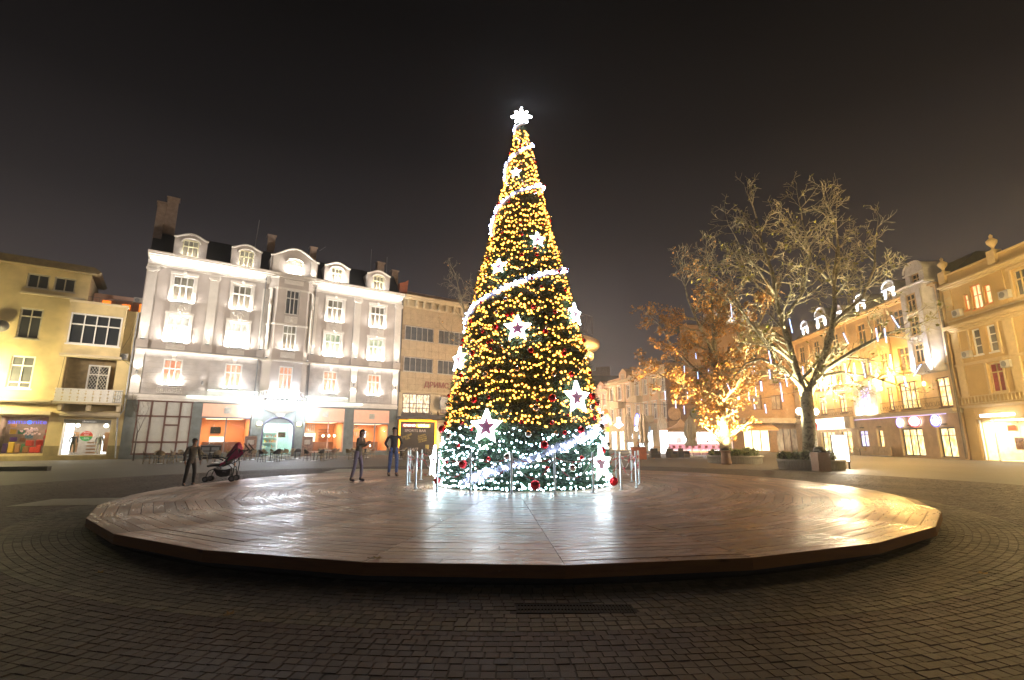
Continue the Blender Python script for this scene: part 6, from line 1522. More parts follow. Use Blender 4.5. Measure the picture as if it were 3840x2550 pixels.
def bark_mat(name, c1, c2):
    m = bpy.data.materials.new(name); m.use_nodes = True
    n = m.node_tree.nodes; l = m.node_tree.links; b = n['Principled BSDF']; b.inputs['Roughness'].default_value = .85
    t = n.new('ShaderNodeTexCoord'); vo = n.new('ShaderNodeTexVoronoi'); vo.inputs['Scale'].default_value = 5; no = n.new('ShaderNodeTexNoise'); no.inputs['Scale'].default_value = 3; no.inputs['Detail'].default_value = 6
    l.new(t.outputs['Object'], no.inputs['Vector']); l.new(no.outputs['Color'], vo.inputs['Vector'])
    cr = n.new('ShaderNodeValToRGB'); cr.color_ramp.elements[0].position = .1; cr.color_ramp.elements[0].color = (*c1, 1); cr.color_ramp.elements[1].position = .6; cr.color_ramp.elements[1].color = (*c2, 1)
    l.new(vo.outputs['Distance'], cr.inputs[0]); l.new(cr.outputs[0], b.inputs['Base Color'])
    bu = n.new('ShaderNodeBump'); bu.inputs['Strength'].default_value = .5; bu.inputs['Distance'].default_value = .03; l.new(no.outputs[0], bu.inputs['Height']); l.new(bu.outputs[0], b.inputs['Normal'])
    return m
M_bark = bark_mat('plane_bark', (.11, .095, .06), (.32, .29, .21)); M_twig = mat('plane_twig', (.42, .37, .24), .8, var=.2)
T1 = (15.75, 37.5); T2 = (16.9, 28.8)
t2 = thing('bare_plane_tree', 'tall nearly bare plane tree with forked trunk in the right-hand round planter', 'tree', (*T2, 0))
limbs = [([(-.12, 0, .45), (-.02, 0, 1.6), (.05, 0, 3.0), (.1, 0, 4.3)], 0.399, 0.323),
         ([(.0, 0, 4.0), (-.25, .1, 5.6), (-.45, .3, 7.4), (-.8, .4, 9.6), (-1.0, .2, 11.6), (-1.5, .1, 13.4), (-1.6, .2, 15.2)], 0.216, 0.050),
         ([(.15, 0, 4.1), (.9, -.2, 5.6), (1.7, -.3, 7.4), (2.3, -.2, 9.5), (2.5, -.1, 11.0)], 0.238, 0.101),
         ([(2.5, -.1, 10.8), (3.2, .2, 12.4), (3.5, .5, 14.2), (3.4, .6, 15.6)], 0.101, 0.036), ([(2.5, -.1, 10.6), (1.6, .2, 12.2), (1.1, .4, 14)], 0.086, 0.036),
         ([(.9, -.2, 5.4), (2.6, -.9, 6.6), (4.3, -1.3, 7.5), (5.6, -1.4, 7.8)], 0.144, 0.043), ([(1.0, .2, 5.2), (2.9, .9, 5.6), (4.8, 1.2, 5.4), (6.4, 1.4, 4.9)], 0.122, 0.036),
         ([(-.1, 0, 4.6), (-1.4, -.6, 5.6), (-2.8, -1.0, 6.1), (-3.8, -1.2, 5.8), (-4.4, -1.3, 5.2)], 0.115, 0.036), ([(-.3, .1, 6.0), (-2.0, .5, 7.8), (-3.0, .9, 9.8), (-3.6, 1.0, 11.8)], 0.108, 0.036),
         ([(-.6, .3, 8.6), (.4, -.4, 10.2), (.9, -.7, 12.4), (.6, -.8, 14.6)], 0.094, 0.036), ([(-.9, .3, 10.2), (-2.2, -.5, 11.6), (-3.4, -.8, 13.2)], 0.079, 0.029), ([(2.0, -.3, 8.4), (3.7, -.6, 9.8), (4.6, -.7, 11.6), (4.9, -.6, 12.9)], 0.101, 0.036)]
M_lf2 = mat('yellow_green_leaf', (.35, .34, .05), .7, var=.3, scale=12, tint=True); M_lf1 = mat('orange_brown_leaf', (.62, .34, .10), .7, var=.35, scale=12, tint=True)
grow_tree(t2, 5, limbs, 3, M_bark, M_twig, nleaf=900, leaf_size=.20, r0=.40, leaf_mat=M_lf2, sub=(9, 7, 5), dens=1.8)
t1 = thing('orange_leaved_plane_tree', 'plane tree with orange-brown leaves and floodlit trunk in the left-hand round planter', 'tree', (*T1, 0))
limbs = [([(.0, 0, .5), (-.02, 0, 1.6), (-.12, 0, 2.8), (-.2, 0, 4.0)], .42, .34),
         ([(-.2, 0, 3.8), (-.3, .1, 6.0), (-.2, .1, 8.4), (-.1, .2, 10.8), (-.2, .2, 13.4), (-.1, .3, 15.2)], .27, .05),
         ([(-.2, 0, 4.2), (-1.6, -.4, 5.0), (-3.2, -.6, 5.8), (-4.5, -.8, 6.2)], .17, .05), ([(-.2, 0, 4.6), (1.4, .4, 5.6), (3.2, .5, 6.4), (4.6, .4, 6.6)], .17, .05),
         ([(-.3, .1, 5.6), (-2.0, .4, 7.2), (-3.3, .6, 8.8), (-3.9, .8, 10.2)], .15, .05), ([(-.2, .1, 6.6), (1.4, -.5, 8.4), (2.8, -.8, 10.0), (3.6, -.9, 11.4)], .14, .05),
         ([(-.2, .1, 8.0), (-1.4, -.6, 9.8), (-2.4, -1.0, 12.2), (-2.6, -1.0, 13.8)], .12, .04), ([(-.1, 0, 4.4), (.4, -1.6, 5.4), (.3, -3.2, 6.2)], .15, .05), ([(-.1, 0, 4.4), (-.6, -1.5, 4.8), (-1.8, -3.4, 4.6)], .13, .04), ([(-.1, .1, 9.2), (1.2, .8, 11), (1.8, 1, 12.6)], .1, .04)]
grow_tree(t1, 9, limbs, 3, M_bark, M_twig, nleaf=17000, leaf_size=.18, r0=.45, leaf_zmax=13.6, leaf_mat=M_lf1, sub=(8, 7, 5), droop=.03, dens=2.0)
t3 = thing('bare_tree', 'bare thin-branched tree rising behind the Christmas tree beside the beige building', 'tree', (-4.2, 55.0, 0))
grow_tree(t3, 3, [([(0, 0, 0), (-.1, 0, 6), (-.3, 0, 11)], .3, .24), ([(-.3, 0, 11), (-.9, 0, 14.5), (-1.6, 0, 17.5), (-2.3, 0, 20.2)], .2, .05), ([(-.3, 0, 11), (.2, 0, 15), (-.2, 0, 18)], .15, .05), ([(-.4, 0, 11), (-1.6, 0, 12.6), (-2.6, -.3, 13.4)], .12, .04)], 3, M_bark, M_twig, nleaf=60, leaf_size=.2, r0=.3, leaf_mat=M_lf1, sub=(6, 5, 4))
t4 = thing('young_tree', 'small bare young tree on a thin stem before the frosted shopfront', 'tree', (-30.15, 40.74, 0))
grow_tree(t4, 8, [([(0, 0, 0), (-.02, 0, 1.2), (.0, 0, 2.1)], .05, .045), ([(0, 0, 2.05), (0, 0, 2.3)], .04, .03)], 3, mat('young_bark', (.10, .075, .06), .9), mat('young_twig', (.11, .08, .06), .9), r0=.05, sub=(4, 4, 3))
t4.scale = (1, 1, 1)

# planters
M_conc = mat('ribbed_concrete', (.34, .32, .27), .85, var=.2, scale=4, bump=.3); M_soil = mat('soil', (.04, .03, .02), .95)
def planter(x, y, r, h, label, binlab, tree_spot):
    T = thing('planter', label, 'planter', (x, y, 0))
    MB().lathe([(r - .08, 0), (r - .06, h * .15), (r - .08, h - .12), (r + .03, h - .1), (r + .03, h), (r - .14, h), (r - .14, h - .15)], 40, cap=False).build('ring_wall', M_conc, T)
    rib = MB().box(-.035, -.03, .05, .035, .03, h - .1).mesh('rib', M_conc)
    n_ = int(2 * math.pi * r / .17)
    for k in range(n_):
        a = 2 * math.pi * k / n_; put('rib', rib, T, ((r - .055) * math.cos(a), (r - .055) * math.sin(a), 0), (0, 0, a + math.pi / 2))
    MB().lathe([(r - .15, h - .2), (r - .15, h - .1)], 32).build('soil', M_soil, T)
    rr = random.Random(int(x * 7)); 
    for k in range(11):
        a = 2 * math.pi * k / 11 + rr.uniform(-.2, .2); q = rr.uniform(.55, .8) * r; s = rr.uniform(.30, .45)
        L = []; Fc = []
        for j in range(420):
            u = Vector((rr.gauss(0, 1), rr.gauss(0, 1), rr.gauss(0, 1) * .9)).normalized(); c = Vector((0, 0, s * .75)) + Vector((u.x * s, u.y * s, u.z * s * .8)) * rr.uniform(.7, 1.08)
            v = Vector((rr.uniform(-1, 1), rr.uniform(-1, 1), rr.uniform(-1, 1))).normalized(); w = v.orthogonal().normalized(); b0 = len(L)
            L += [c - v * .05, c + w * .025, c + v * .05, c - w * .025]; Fc.append((b0, b0 + 1, b0 + 2, b0 + 3))
        P_ = thing('shrub', 'low round evergreen shrub in the ' + label.split(',')[0].replace('round ribbed concrete ', ''), 'shrub', (x + q * math.cos(a), y + q * math.sin(a), h - .12), 0, 'clipped shrubs in the planters', at=(x + q * math.cos(a), y + q * math.sin(a)))
        me = quads_mesh('foliage', np.array([tuple(p) for p in L]), np.array(Fc), mat('shrub_leaf', (.09, .13, .03), .6, var=.3, scale=10, tint=True), np.repeat(npr.uniform(.5, 1.4, (len(Fc), 1)), 3, 1)); put('foliage', me, P_)
        MB().sphere((0, 0, s * .7), s * .75, 8, 6).build('inner_mass', mat('shrub_inner', (.02, .03, .01), .9), P_)
    return T
planter(15.9, 36.6, 1.85, .55, 'round ribbed concrete left planter, round the orange-leaved tree', '', None)
planter(16.75, 28.75, 1.68, .55, 'round ribbed concrete right planter, round the bare plane tree', '', None)
# litter bins standing before the planters
bn = thing('litter_bin', 'round brown stone litter bin with dark hood before the left planter', 'litter bin', (14.35, 34.3, 0))
MB().lathe([(.30, 0), (.34, .1), (.30, .5), (.28, .78), (.33, .84), (.33, .9), (.24, .92)], 20).build('bin_body', mat('brown_bin', (.24, .13, .08), .6, var=.2, scale=5), bn)
MB().lathe([(.26, .95), (.27, 1.02), (.2, 1.12), (.02, 1.16)], 16).build('hood', M_black, bn)
bn = thing('litter_bin', 'square pinkish stone litter bin with dark dome before the right planter', 'litter bin', (16.1, 26.7, 0))
MB().box(-.32, -.32, 0, .32, .32, .95).build('bin_body', mat('pink_granite', (.36, .24, .19), .6, var=.25, scale=30), bn); MB().lathe([(.3, .96), (.33, 1.02), (.25, 1.2), (.02, 1.28)], 16).build('hood', M_black, bn)
for a, b_, lab in ((15.5, 27.4, 'dark domed spotlight housing among the shrubs, right planter'),):
    pass
# tree floodlights in the planters
def treelight(label, x, y, z, tgts):
    T = thing('ground_floodlight', label, 'floodlight', (x, y, z))
    MB().box(-.18, -.1, -.12, .18, .1, .12).build('housing', M_black, T); MB().box(-.15, -.085, .121, .15, .085, .125).build('lamp_face', M_led, T)
    for t, e, c, sp in tgts: lamp('SPOT', 'tree_light', T, (0, 0, .2), e, c, .08, spot=sp, blend=.7, target=(t[0] - x, t[1] - y, t[2] - z))
treelight('small floodlight at the foot of the orange-leaved tree', 15.45, 36.35, .75, [((15.7, 37.5, 2.6), 600, (1, .72, .40), 75)])
treelight('added small floodlight hidden among the shrubs, left side of the left planter', 14.45, 36.0, .78, [((13.6, 38.0, 9.0), 19000, (1, .58, .20), 120)])  # added to brighten the leaves on the left of the crown
treelight('added small floodlight hidden among the shrubs, right side of the left planter', 17.3, 36.3, .78, [((16.6, 37.8, 10), 15000, (1, .58, .20), 110)])  # added to brighten the leaves higher up and to the right
treelight('small floodlight at the back of the right planter, left one', 15.9, 30.05, .75, [((15.6, 28.9, 11), 13500, (1, .89, .56), 84)])
treelight('small floodlight at the back of the right planter, right one', 17.8, 29.95, .75, [((19.4, 28.7, 11), 12500, (1, .88, .54), 84)])
# road sign behind the trunk
T = thing('road_sign', 'red-rimmed round road sign on a pole behind the bare plane tree trunk', 'sign', (18.9, 32.0, 0))
MB().tube([(0, 0, 0), (0, 0, 2.7)], .035, 6).build('pole', M_grey, T); MB().lathe([(.42, 0), (.42, .02)], 24, (0, -.06, 2.45), 'y').build('sign_face', mat('sign_red_enamel', (.65, .02, .02), .4, emit=(1, .03, .02), es=.35), T); MB().lathe([(.3, 0), (.3, .02)], 24, (0, -.085, 2.45), 'y').build('sign_centre', M_cw, T)
# lit advertising lightbox
T = thing('lightbox', 'bright white upright advertising lightbox on two legs beside the right planter', 'lightbox', (18.6, 28.9, 0), R(-6))
MB().box(-.40, -.06, .42, .40, .06, 1.86).build('lit_panel', glow('lightbox_white', (1, .96, .90), 5), T); g = MB(); g.box(-.44, -.07, .38, -.401, .07, 1.9); g.box(.401, -.07, .38, .44, .07, 1.9); g.box(-.44, -.07, 1.861, .44, .07, 1.9); g.build('frame', M_grey, T)
for x in (-.38, .38): MB().box(x - .03, -.03, 0, x + .03, .03, .4).build('leg', M_black, T)
lamp('AREA', 'panel_light', T, (0, -.12, 1.1), 170, (1, .86, .62), .8, sizey=1.3, target=(0, -3, 1.0))

# hanging tube lights
TUB = [(16.58, 36.44, 11.2, 1.04, 0), (15.21, 26.46, 7.69, .78, 6), (19.01, 27.78, 7.28, .64, 18), (20.01, 26.7, 7.25, .74, 0), (20.16, 26.3, 7.12, .8, 0), (22.01, 27.81, 8.27, .82, 25), (14.67, 39.17, 8.19, .48, 0), (13.51, 38.7, 7.05, .54, 0), (15.34, 38.56, 7.09, .66, 0), (13.66, 36.39, 6.27, .52, 0), (12.52, 37.65, 6.4, .36, 0), (14.31, 27.25, 6.1, .72, 5), (17.75, 36.19, 6.8, .62, 0), (17.44, 35.92, 6.37, .6, 0), (14.04, 26.96, 5.1, .5, 0), (16.68, 30.17, 5.16, .76, 4), (17.51, 29.73, 5.54, .78, 0), (18.15, 29.63, 5.2, .5, 3), (14.82, 29.6, 4.75, .58, 0), (16.68, 26.87, 4.47, .58, 0), (17.22, 27.39, 4.55, .56, 0), (19.47, 28.82, 5.71, .54, 0), (20.33, 29.29, 5.71, .78, 0), (21.26, 29.85, 5.79, .98, 4), (21.78, 29.96, 5.85, .7, 0), (20.32, 26.39, 5.71, .78, 0), (21.85, 28.73, 5.36, .76, 0), (22.98, 29.02, 4.97, .62, 4), (20.35, 28.28, 4.64, .48, 0), (10.87, 35.39, 4.72, .62, 0), (12.05, 36.87, 4.18, .56, 0), (12.0, 34.95, 3.66, .58, 0), (13.78, 39.17, 4.94, .74, 0), (14.59, 38.83, 6.55, .56, 0), (14.12, 37.24, 4.66, 1.02, 0), (15.7, 36.0, 5.3, .78, 20), (17.17, 39.04, 3.6, .8, 0), (17.74, 37.36, 4.94, .88, 0), (18.83, 38.91, 4.36, .8, 0), (18.96, 38.74, 5.31, .7, 0), (14.32, 28.53, 4.62, .56, 0), (14.28, 28.24, 3.32, .5, 4), (15.57, 28.8, 4.31, 1.08, 2), (24.62, 30, 5.76, .9, -38), (22.99, 29, 4.96, .6, 5)]
M_tub = glow('tube_ice_blue', (.42, .56, 1), 2.6)
for x, y, z, L, t in TUB:
    lf = y > 34
    lab = '%s ice-blue tube light %s in the %s' % ('long' if L > .75 else 'short', 'hanging high' if z > 6 else ('hanging askew' if abs(t) > 10 else 'hanging low'), 'orange-leaved tree' if lf else 'bare plane tree')
    T = thing('tube_light', lab, 'tube light', (x, y, z), 0, 'ice-blue tube lights hanging in the plane trees', at=(x / y, z)); T.rotation_euler = (0, R(-t), 0)
    MB().tube([(0, 0, -L / 2), (0, 0, L / 2)], .024, 6).build('lit_tube', M_tub, T); g = MB(); g.tube([(0, 0, L / 2), (0, 0, L / 2 + .05)], .036, 6); g.tube([(0, 0, L / 2 + .05), (.02, 0, L / 2 + .7)], .006, 3); g.build('cord', M_black, T)

# closed parasols
M_canv = mat('ecru_canvas', (.46, .40, .32), .85, var=.15, scale=3)
for x, y, h, lab in ((17.4, 49.35, 4.0, 'closed ecru parasol on its own base, rightmost before the marquee'), (15.0, 57.8, 4.8, 'closed ecru parasol, second from the left, thickest of the row'), (19.4, 65.3, 5.2, 'closed ecru parasol, third from the left'), (15.0, 65.3, 5.1, 'closed ecru parasol, leftmost, beside the red and yellow sign')):
    T = thing('closed_parasol', lab, 'parasol', (x, y, 0), 0, 'closed ecru parasols in the side street')
    MB().tube([(0, 0, 0), (0, 0, h)], .04, 6).build('pole', M_winw, T); MB().box(-.9, -.5, 0, .9, .5, .09).build('base', M_conc, T)
    vs = []; n_ = 24; prof = [(.42, .27), (.52, .30), (.34, .42), (.46, .50), (.52, .65), (.40, .85), (.13, .96), (.02, 1.0)]
    g = MB()
    for r, q in prof:
        for k in range(n_):
            a = 2 * math.pi * k / n_; rr_2 = r * (1 + .22 * (k % 3 == 0) - .16 * (k % 3 == 1)); vs.append((rr_2 * math.cos(a), rr_2 * math.sin(a), q * h))
    g.add(vs, [(i * n_ + k, i * n_ + (k + 1) % n_, (i + 1) * n_ + (k + 1) % n_, (i + 1) * n_ + k) for i in range(len(prof) - 1) for k in range(n_)]); g.build('folded_canopy', M_canv, T)

# marquee with pink-lit counter
mq = thing('marquee', 'peaked pavilion bar with brightly lit white sides and pink-lit counter', 'marquee', (21.3, 58, 0))
M_tent = mat('tent_canvas', (.62, .44, .32), .8, var=.08)
for cx_, hw, pk in ((-1.3, 2.1, 4.05), (1.7, 2.0, 3.85)):
    vs = []; prof = [(1.0, 2.85), (.7, 3.0), (.4, 3.25), (.18, 3.6), (.03, pk)]
    for q, z in prof:
        for sx_, sy_ in ((-1, -1), (0, -1), (1, -1), (1, 0), (1, 1), (0, 1), (-1, 1), (-1, 0)): vs.append((cx_ + hw * q * sx_, 1.8 + 1.9 * q * sy_, z))
    g = MB(); g.add(vs, [(i * 8 + k, i * 8 + (k + 1) % 8, (i + 1) * 8 + (k + 1) % 8, (i + 1) * 8 + k) for i in range(4) for k in range(8)]); g.tube([(cx_, 1.8, pk), (cx_, 1.8, pk + .4)], .03, 4); g.build('tent_roof', M_tent, mq)
MB().box(-3.5, -.12, 2.55, 3.8, -.08, 2.9).build('valance', M_tent, mq)
for x in (-3.4, -1.6, .2, 2.0, 3.7): MB().box(x - .04, -.05, 0, x + .04, .05, 2.85).build('post', M_winw, mq)
MB().box(-3.4, 3.3, .1, 3.7, 3.4, 2.8).build('back_panel', glow('marquee_white', (1, .96, .94), 2.2), mq)
MB().box(-3.4, -.02, .55, 3.7, .1, 1.15).build('counter_front', mat('pink_counter', (.7, .35, .45), .5, var=.5, scale=2.5, emit=(1, .45, .62), es=.55), mq); MB().box(-3.5, -.15, 1.151, 3.8, .4, 1.22).build('counter_top', M_winw, mq)
MB().box(-3.4, 0, .0, 3.7, .1, .5).build('counter_base', mat('lilac_base', (.4, .3, .38), .6, emit=(.8, .4, .6), es=.12), mq)
MB().box(-4.2, -.3, .30, 1.8, -.26, .38).build('neon_tube', glow('neon_peach', (1, .5, .2), 3), mq); MB().box(1.81, -.3, .30, 3.0, -.26, .38).build('neon_tube', glow('neon_magenta', (1, .05, .9), 3), mq)
lamp('AREA', 'tent_light', mq, (0, 1.5, 2.8), 320, (1, .9, .88), 6, sizey=2, rot=(0, 0, 0))
rr = random.Random(4)
for k in range(9):
    x = -3.0 + k * .72 + rr.uniform(-.1, .1); S = thing('bar_stool', 'pink-lit bar stool at the marquee counter', 'stool', (21.3 + x, 57.5, 0), 0, 'bar stools along the marquee counter', at=(x, 0))
    MB().lathe([(.16, .74), (.17, .78), (.15, .8)], 10).build('seat', mat('pink_seat', (.6, .15, .2), .5), S); MB().lathe([(.18, 0), (.02, .04), (.02, .74)], 8).build('stem', M_grey, S); MB().box(-.16, -.17, .8, .16, -.14, 1.05).build('backrest', MATS['pink_seat'], S)
g = MB(); g.box(-1.6, 2.6, 1.3, -1.1, 2.9, 2.0); g.box(.6, 2.7, 1.3, .9, 2.9, 2.1); g.box(.0, 2.6, 1.25, .45, 2.8, 1.55); g.build('bar_equipment', mat('grey_equipment', (.35, .25, .25), .5), mq)

# ------------------------------------------------------------------ cafe terrace
M_rat = mat('beige_rattan', (.36, .29, .19), .75, var=.3, scale=30); M_ratd = mat('dark_rattan', (.045, .04, .045), .6, var=.3, scale=30); M_ratb = mat('brown_rattan', (.22, .12, .08), .7, var=.3, scale=30)
def chair_meshes(m, fm):
    d = {}
    g = MB(); g.lathe([(.20, .43), (.22, .45), (.20, .47)], 14); d['seat'] = g.mesh('seat', m)
    g = MB(); n_ = 11; vs = []
    for j in range(2):
        for k in range(n_):
            a = R(20 + 140 * k / (n_ - 1)); z0 = .58 if j == 0 else .72 + .16 * math.sin(math.pi * k / (n_ - 1)); rr_3 = .25 + .03 * j; vs.append((rr_3 * math.cos(a), rr_3 * math.sin(a) - .02, z0))
    vs += [(x * .94, y * .94, z) for x, y, z in vs]
    N2 = 2 * n_; fs = [(k, k + 1, n_ + k + 1, n_ + k) for k in range(n_ - 1)] + [(N2 + k + 1, N2 + k, N2 + n_ + k, N2 + n_ + k + 1) for k in range(n_ - 1)] + [(n_ + k, n_ + k + 1, N2 + n_ + k + 1, N2 + n_ + k) for k in range(n_ - 1)] + [(k + 1, k, N2 + k, N2 + k + 1) for k in range(n_ - 1)]
    g.add(vs, fs); d['backrest'] = g.mesh('backrest', m)
    g = MB(); p = [(.23, -.16, .45), (.26, -.08, .62)] + [(.27 * math.cos(R(10 + 160 * k / 10)), .29 * math.sin(R(10 + 160 * k / 10)) - .02, .64 + .26 * math.sin(math.pi * k / 10)) for k in range(11)] + [(-.26, -.08, .62), (-.23, -.16, .45)]
    g.tube(p, .016, 6); g.tube([(.19, .1, .45), (.2, .17, .60)], .012, 5); g.tube([(-.19, .1, .45), (-.2, .17, .60)], .012, 5); g.lathe([(.19, .20), (.19, .22)], 12); d['back_frame'] = g.mesh('back_frame', fm)
    d['legs'] = [((sx, sy), MB().tube([(sx * .17, sy * .15, .44), (sx * .21, sy * .2, 0)], .014, 5).mesh('leg', fm)) for sx in (-1, 1) for sy in (-1, 1)]
    return d
CH = {'beige': chair_meshes(M_rat, M_rat), 'dark': chair_meshes(M_ratd, M_ratd), 'brown': chair_meshes(M_ratb, M_rat)}
tb = {'top': MB().lathe([(.40, .72), (.41, .735), (.40, .75)], 20).mesh('table_top', mat('pale_table_top', (.52, .50, .48), .3, var=.1)), 'stem': MB().lathe([(.035, .03), (.035, .72)], 8).mesh('stem', M_black),
      'foot': MB().lathe([(.26, 0), (.25, .025), (.05, .04)], 16).mesh('foot', M_steel)}
ORD = ('first', 'second', 'third', 'fourth', 'fifth', 'sixth', 'seventh', 'eighth')
rt = random.Random(31)
rows = ((13.1, (3.2, 6.0, 9.8, 13.2, 16.6, 20.4, 23.4), 'front'), (10.3, (4.6, 8.2, 11.4, 14.6, 17.8, 21.4), 'middle'), (7.6, (9.6, 12.6, 15.8, 19.4, 22.8), 'back'))
for d_, ss, rn in rows:
    for i, s_0 in enumerate(ss):
        s0 = s_0 + rt.uniform(-.3, .3); dd = d_ + rt.uniform(-.5, .5); x, y, _ = wpt(s0, dd)
        T = thing('cafe_table', 'round café table, %s from the left in the %s row' % (ORD[i], rn), 'table', (x, y, 0), 0, 'round café tables on the terrace')
        put('table_top', tb['top'], T); put('stem', tb['stem'], T); put('foot', tb['foot'], T)
        nch = 4 if rn != 'front' or i % 2 == 0 else 3; ph = rt.uniform(-20, 20)
        for k in range(nch):
            a = R(225 + 90 * k + ph + (0 if nch == 4 else 10)); cx_, cy_ = x + .68 * math.cos(a), y + .68 * math.sin(a)
            side = ('near left', 'near right', 'far right', 'far left')[k]
            c_ = 'dark' if (rn == 'front' and i in (2, 3) and k in (0, 1)) or rt.random() < .2 else ('brown' if rt.random() < .15 else 'beige'); M_ = CH[c_]
            S = thing('cafe_chair', '%s rattan chair, %s side of the %s table in the %s row' % (c_, side, ORD[i], rn), 'chair', (cx_, cy_, 0), a - math.pi / 2 + rt.uniform(-.25, .25), 'rattan café chairs on the terrace')
            for q in ('seat', 'backrest', 'back_frame'): put(q, M_[q], S)
            for _, lm in M_['legs']: put('leg', lm, S)
# menu boards and service cabinet
def menu(label, s, d, h=1.95, w=.95):
    x, y, _ = wpt(s, d); T = thing('menu_board', label, 'menu board', (x, y, 0), RW)
    MB().box(-w / 2, -.03, .05, w / 2, .03, h).build('printed_panel', mat('menu_print', (.28, .17, .13), .6, var=.7, scale=6), T); MB().box(-w * .3, -.035, h * .62, w * .3, -.031, h * .85).build('price_sheet', mat('pale_sheet', (.5, .46, .42), .6), T)
    g = MB(); g.box(-w / 2 - .04, -.04, 0, -w / 2, .04, h + .05); g.box(w / 2, -.04, 0, w / 2 + .04, .04, h + .05); g.box(-w / 2, -.04, h, w / 2, .04, h + .05); g.build('frame', M_chim, T)
menu('tall printed menu board left of the arched doorway', 9.9, 2.0); menu('tall printed menu board right of the arched doorway', 15.0, 2.0)
x, y, _ = wpt(6.4, 5.6); T = thing('service_cabinet', 'dark waist-high service cabinet before the left orange shopfront', 'cabinet', (x, y, 0), RW)
MB().box(-.7, -.3, .05, .7, .3, 1.15).build('body', M_black, T); MB().box(-.75, -.35, 1.151, .75, .35, 1.2).build('top', M_grey, T)
for x_ in (-.35, .35):
    for z in (.4, .75): MB().box(x_ - .28, -.32, z, x_ + .28, -.302, z + .28).build('drawer', M_grey, T)
# far terrace furniture right of the tree
for k, (x, y, m, lab, cat) in enumerate(((10.9, 44, 'red', 'red-covered low counter right of the tree, before the parasols', 'counter'),)):
    T = thing('low_counter', lab, cat, (x, y, 0)); MB().box(-.6, -.4, 0, .6, .4, 1.0).build('body', mat('terracotta_cover', (.42, .13, .07), .8), T); MB().box(-.65, -.45, 1.001, .65, .45, 1.05).build('top', mat('counter_top_brown', (.3, .16, .08), .6), T)
for k, (x, y) in enumerate(((12.6, 45.0), (14.0, 44.6), (15.3, 45.4))):
    T = thing('wicker_armchair', 'dark square wicker armchair right of the tree', 'armchair', (x, y, 0), .3 * k, 'dark armchairs right of the tree', at=(x, y))
    MB().box(-.32, -.3, .1, .32, .3, .42).build('seat', M_ratd, T); MB().box(-.32, .3, .1, .32, .38, .9).build('backrest', M_ratd, T); MB().box(-.4, -.3, .1, -.32, .38, .65).build('armrest', M_ratd, T); MB().box(.32, -.3, .1, .4, .38, .65).build('armrest', M_ratd, T)
T = thing('high_table', 'tall wooden table among the dark armchairs', 'table', (13.4, 45.8, 0)); MB().box(-.8, -.3, .98, .8, .3, 1.04).build('table_top', mat('honey_wood', (.45, .22, .07), .5), T)
for x_ in (-.7, .7):
    for y_ in (-.22, .22): MB().box(x_ - .03, y_ - .03, 0, x_ + .03, y_ + .03, .98).build('leg', MATS['honey_wood'], T)
# furniture before the ornate building
for k, s_0 in enumerate((34.2, 35.4, 31.0, 32.2)):
    x, y, _ = ept(s_0, 1.8); T = thing('terrace_table', 'small pale table before the right-hand cafés', 'table', (x, y, 0), 0, 'pale tables before the ornate building', at=(y, 0)); MB().lathe([(.38, .7), (.38, .74)], 14).build('table_top', M_rat, T); MB().lathe([(.2, 0), (.03, .03), (.03, .7)], 8).build('stem', M_black, T)
    for q in (-.65, .65):
        x, y, _ = ept(s_0 + q, 1.8); S = thing('terrace_chair', 'pale low chair before the right-hand cafés', 'chair', (x, y, 0), RE + (math.pi / 2 if q < 0 else -math.pi / 2), 'pale chairs before the ornate building', at=(y, 0))
        for p_ in ('seat', 'backrest', 'back_frame'): put(p_, CH['beige'][p_], S)
        for _, lm in CH['beige']['legs']: put('leg', lm, S)
x, y, _ = ept(38.3, 1.3); T = thing('terrace_screen', 'low fabric terrace screen between the lit doorways', 'screen', (x, y, 0), RE)
for k in range(3): MB().box(-1.4 + k * .95, -.05, .1, -.5 + k * .95, .05, 1.0).build('fabric_panel', mat('tan_fabric', (.42, .30, .17), .8), T)
g = MB(); g.box(-1.45, -.4, .0, 1.45, .05, .09); g.build('base', M_grey, T)

# ------------------------------------------------------------------ pushchair on the stage
M_frame = mat('pushchair_frame', (.02, .02, .024), .4, metal=.3, var=0); M_mag = mat('magenta_fabric', (.42, .015, .09), .75, var=.2, scale=10); M_blk = mat('black_fabric', (.022, .018, .02), .85, var=.2, scale=12)
pc = thing('pushchair', 'folding pushchair with magenta hood and black seat standing on the stage edge', 'pushchair', (-9.55, 17.0, ZT), R(12))
W2 = .24
def both(f):
    for sy in (-1, 1): f(sy * W2)
g = MB()
def fr(y):
    g.tube([(-.42, y, .16), (-.36, y, .34), (-.20, y, .42), (.30, y, .62), (.52, y, .95), (.62, y, 1.02)], .013, 6)     # front leg up to handle
    g.tube([(.36, y, .12), (.31, y, .45), (.12, y, .62), (-.02, y, .50)], .013, 6); g.tube([(.36, y, .12), (.40, y, .55), (.37, y, .72)], .012, 6)
    g.tube([(-.20, y, .42), (.05, y, .30), (.34, y, .36)], .010, 5)
both(fr); g.tube([(.36, -W2, .14), (.36, W2, .14)], .010, 5); g.tube([(-.2, -W2, .42), (-.2, W2, .42)], .010, 5); g.build('frame', M_frame, pc)
for sy in (-1, 1): MB().tube([(.60, sy * W2, 1.01), (.74, sy * W2, .98), (.80, sy * W2, 1.02), (.70, sy * W2, 1.13), (.62, sy * W2, 1.22)], .021, 6).build('handle', mat('grey_foam', (.08, .065, .065), .8), pc)
g = MB(); sp = [(-.38, .47), (-.30, .50), (-.12, .48), (.05, .50), (.12, .56), (.24, .76), (.40, 1.02), (.37, 1.06), (.18, .80), (.04, .62), (-.10, .56), (-.36, .55)]
g.prism_xz(sp, -W2 + .02, W2 - .02); g.build('seat', M_blk, pc)
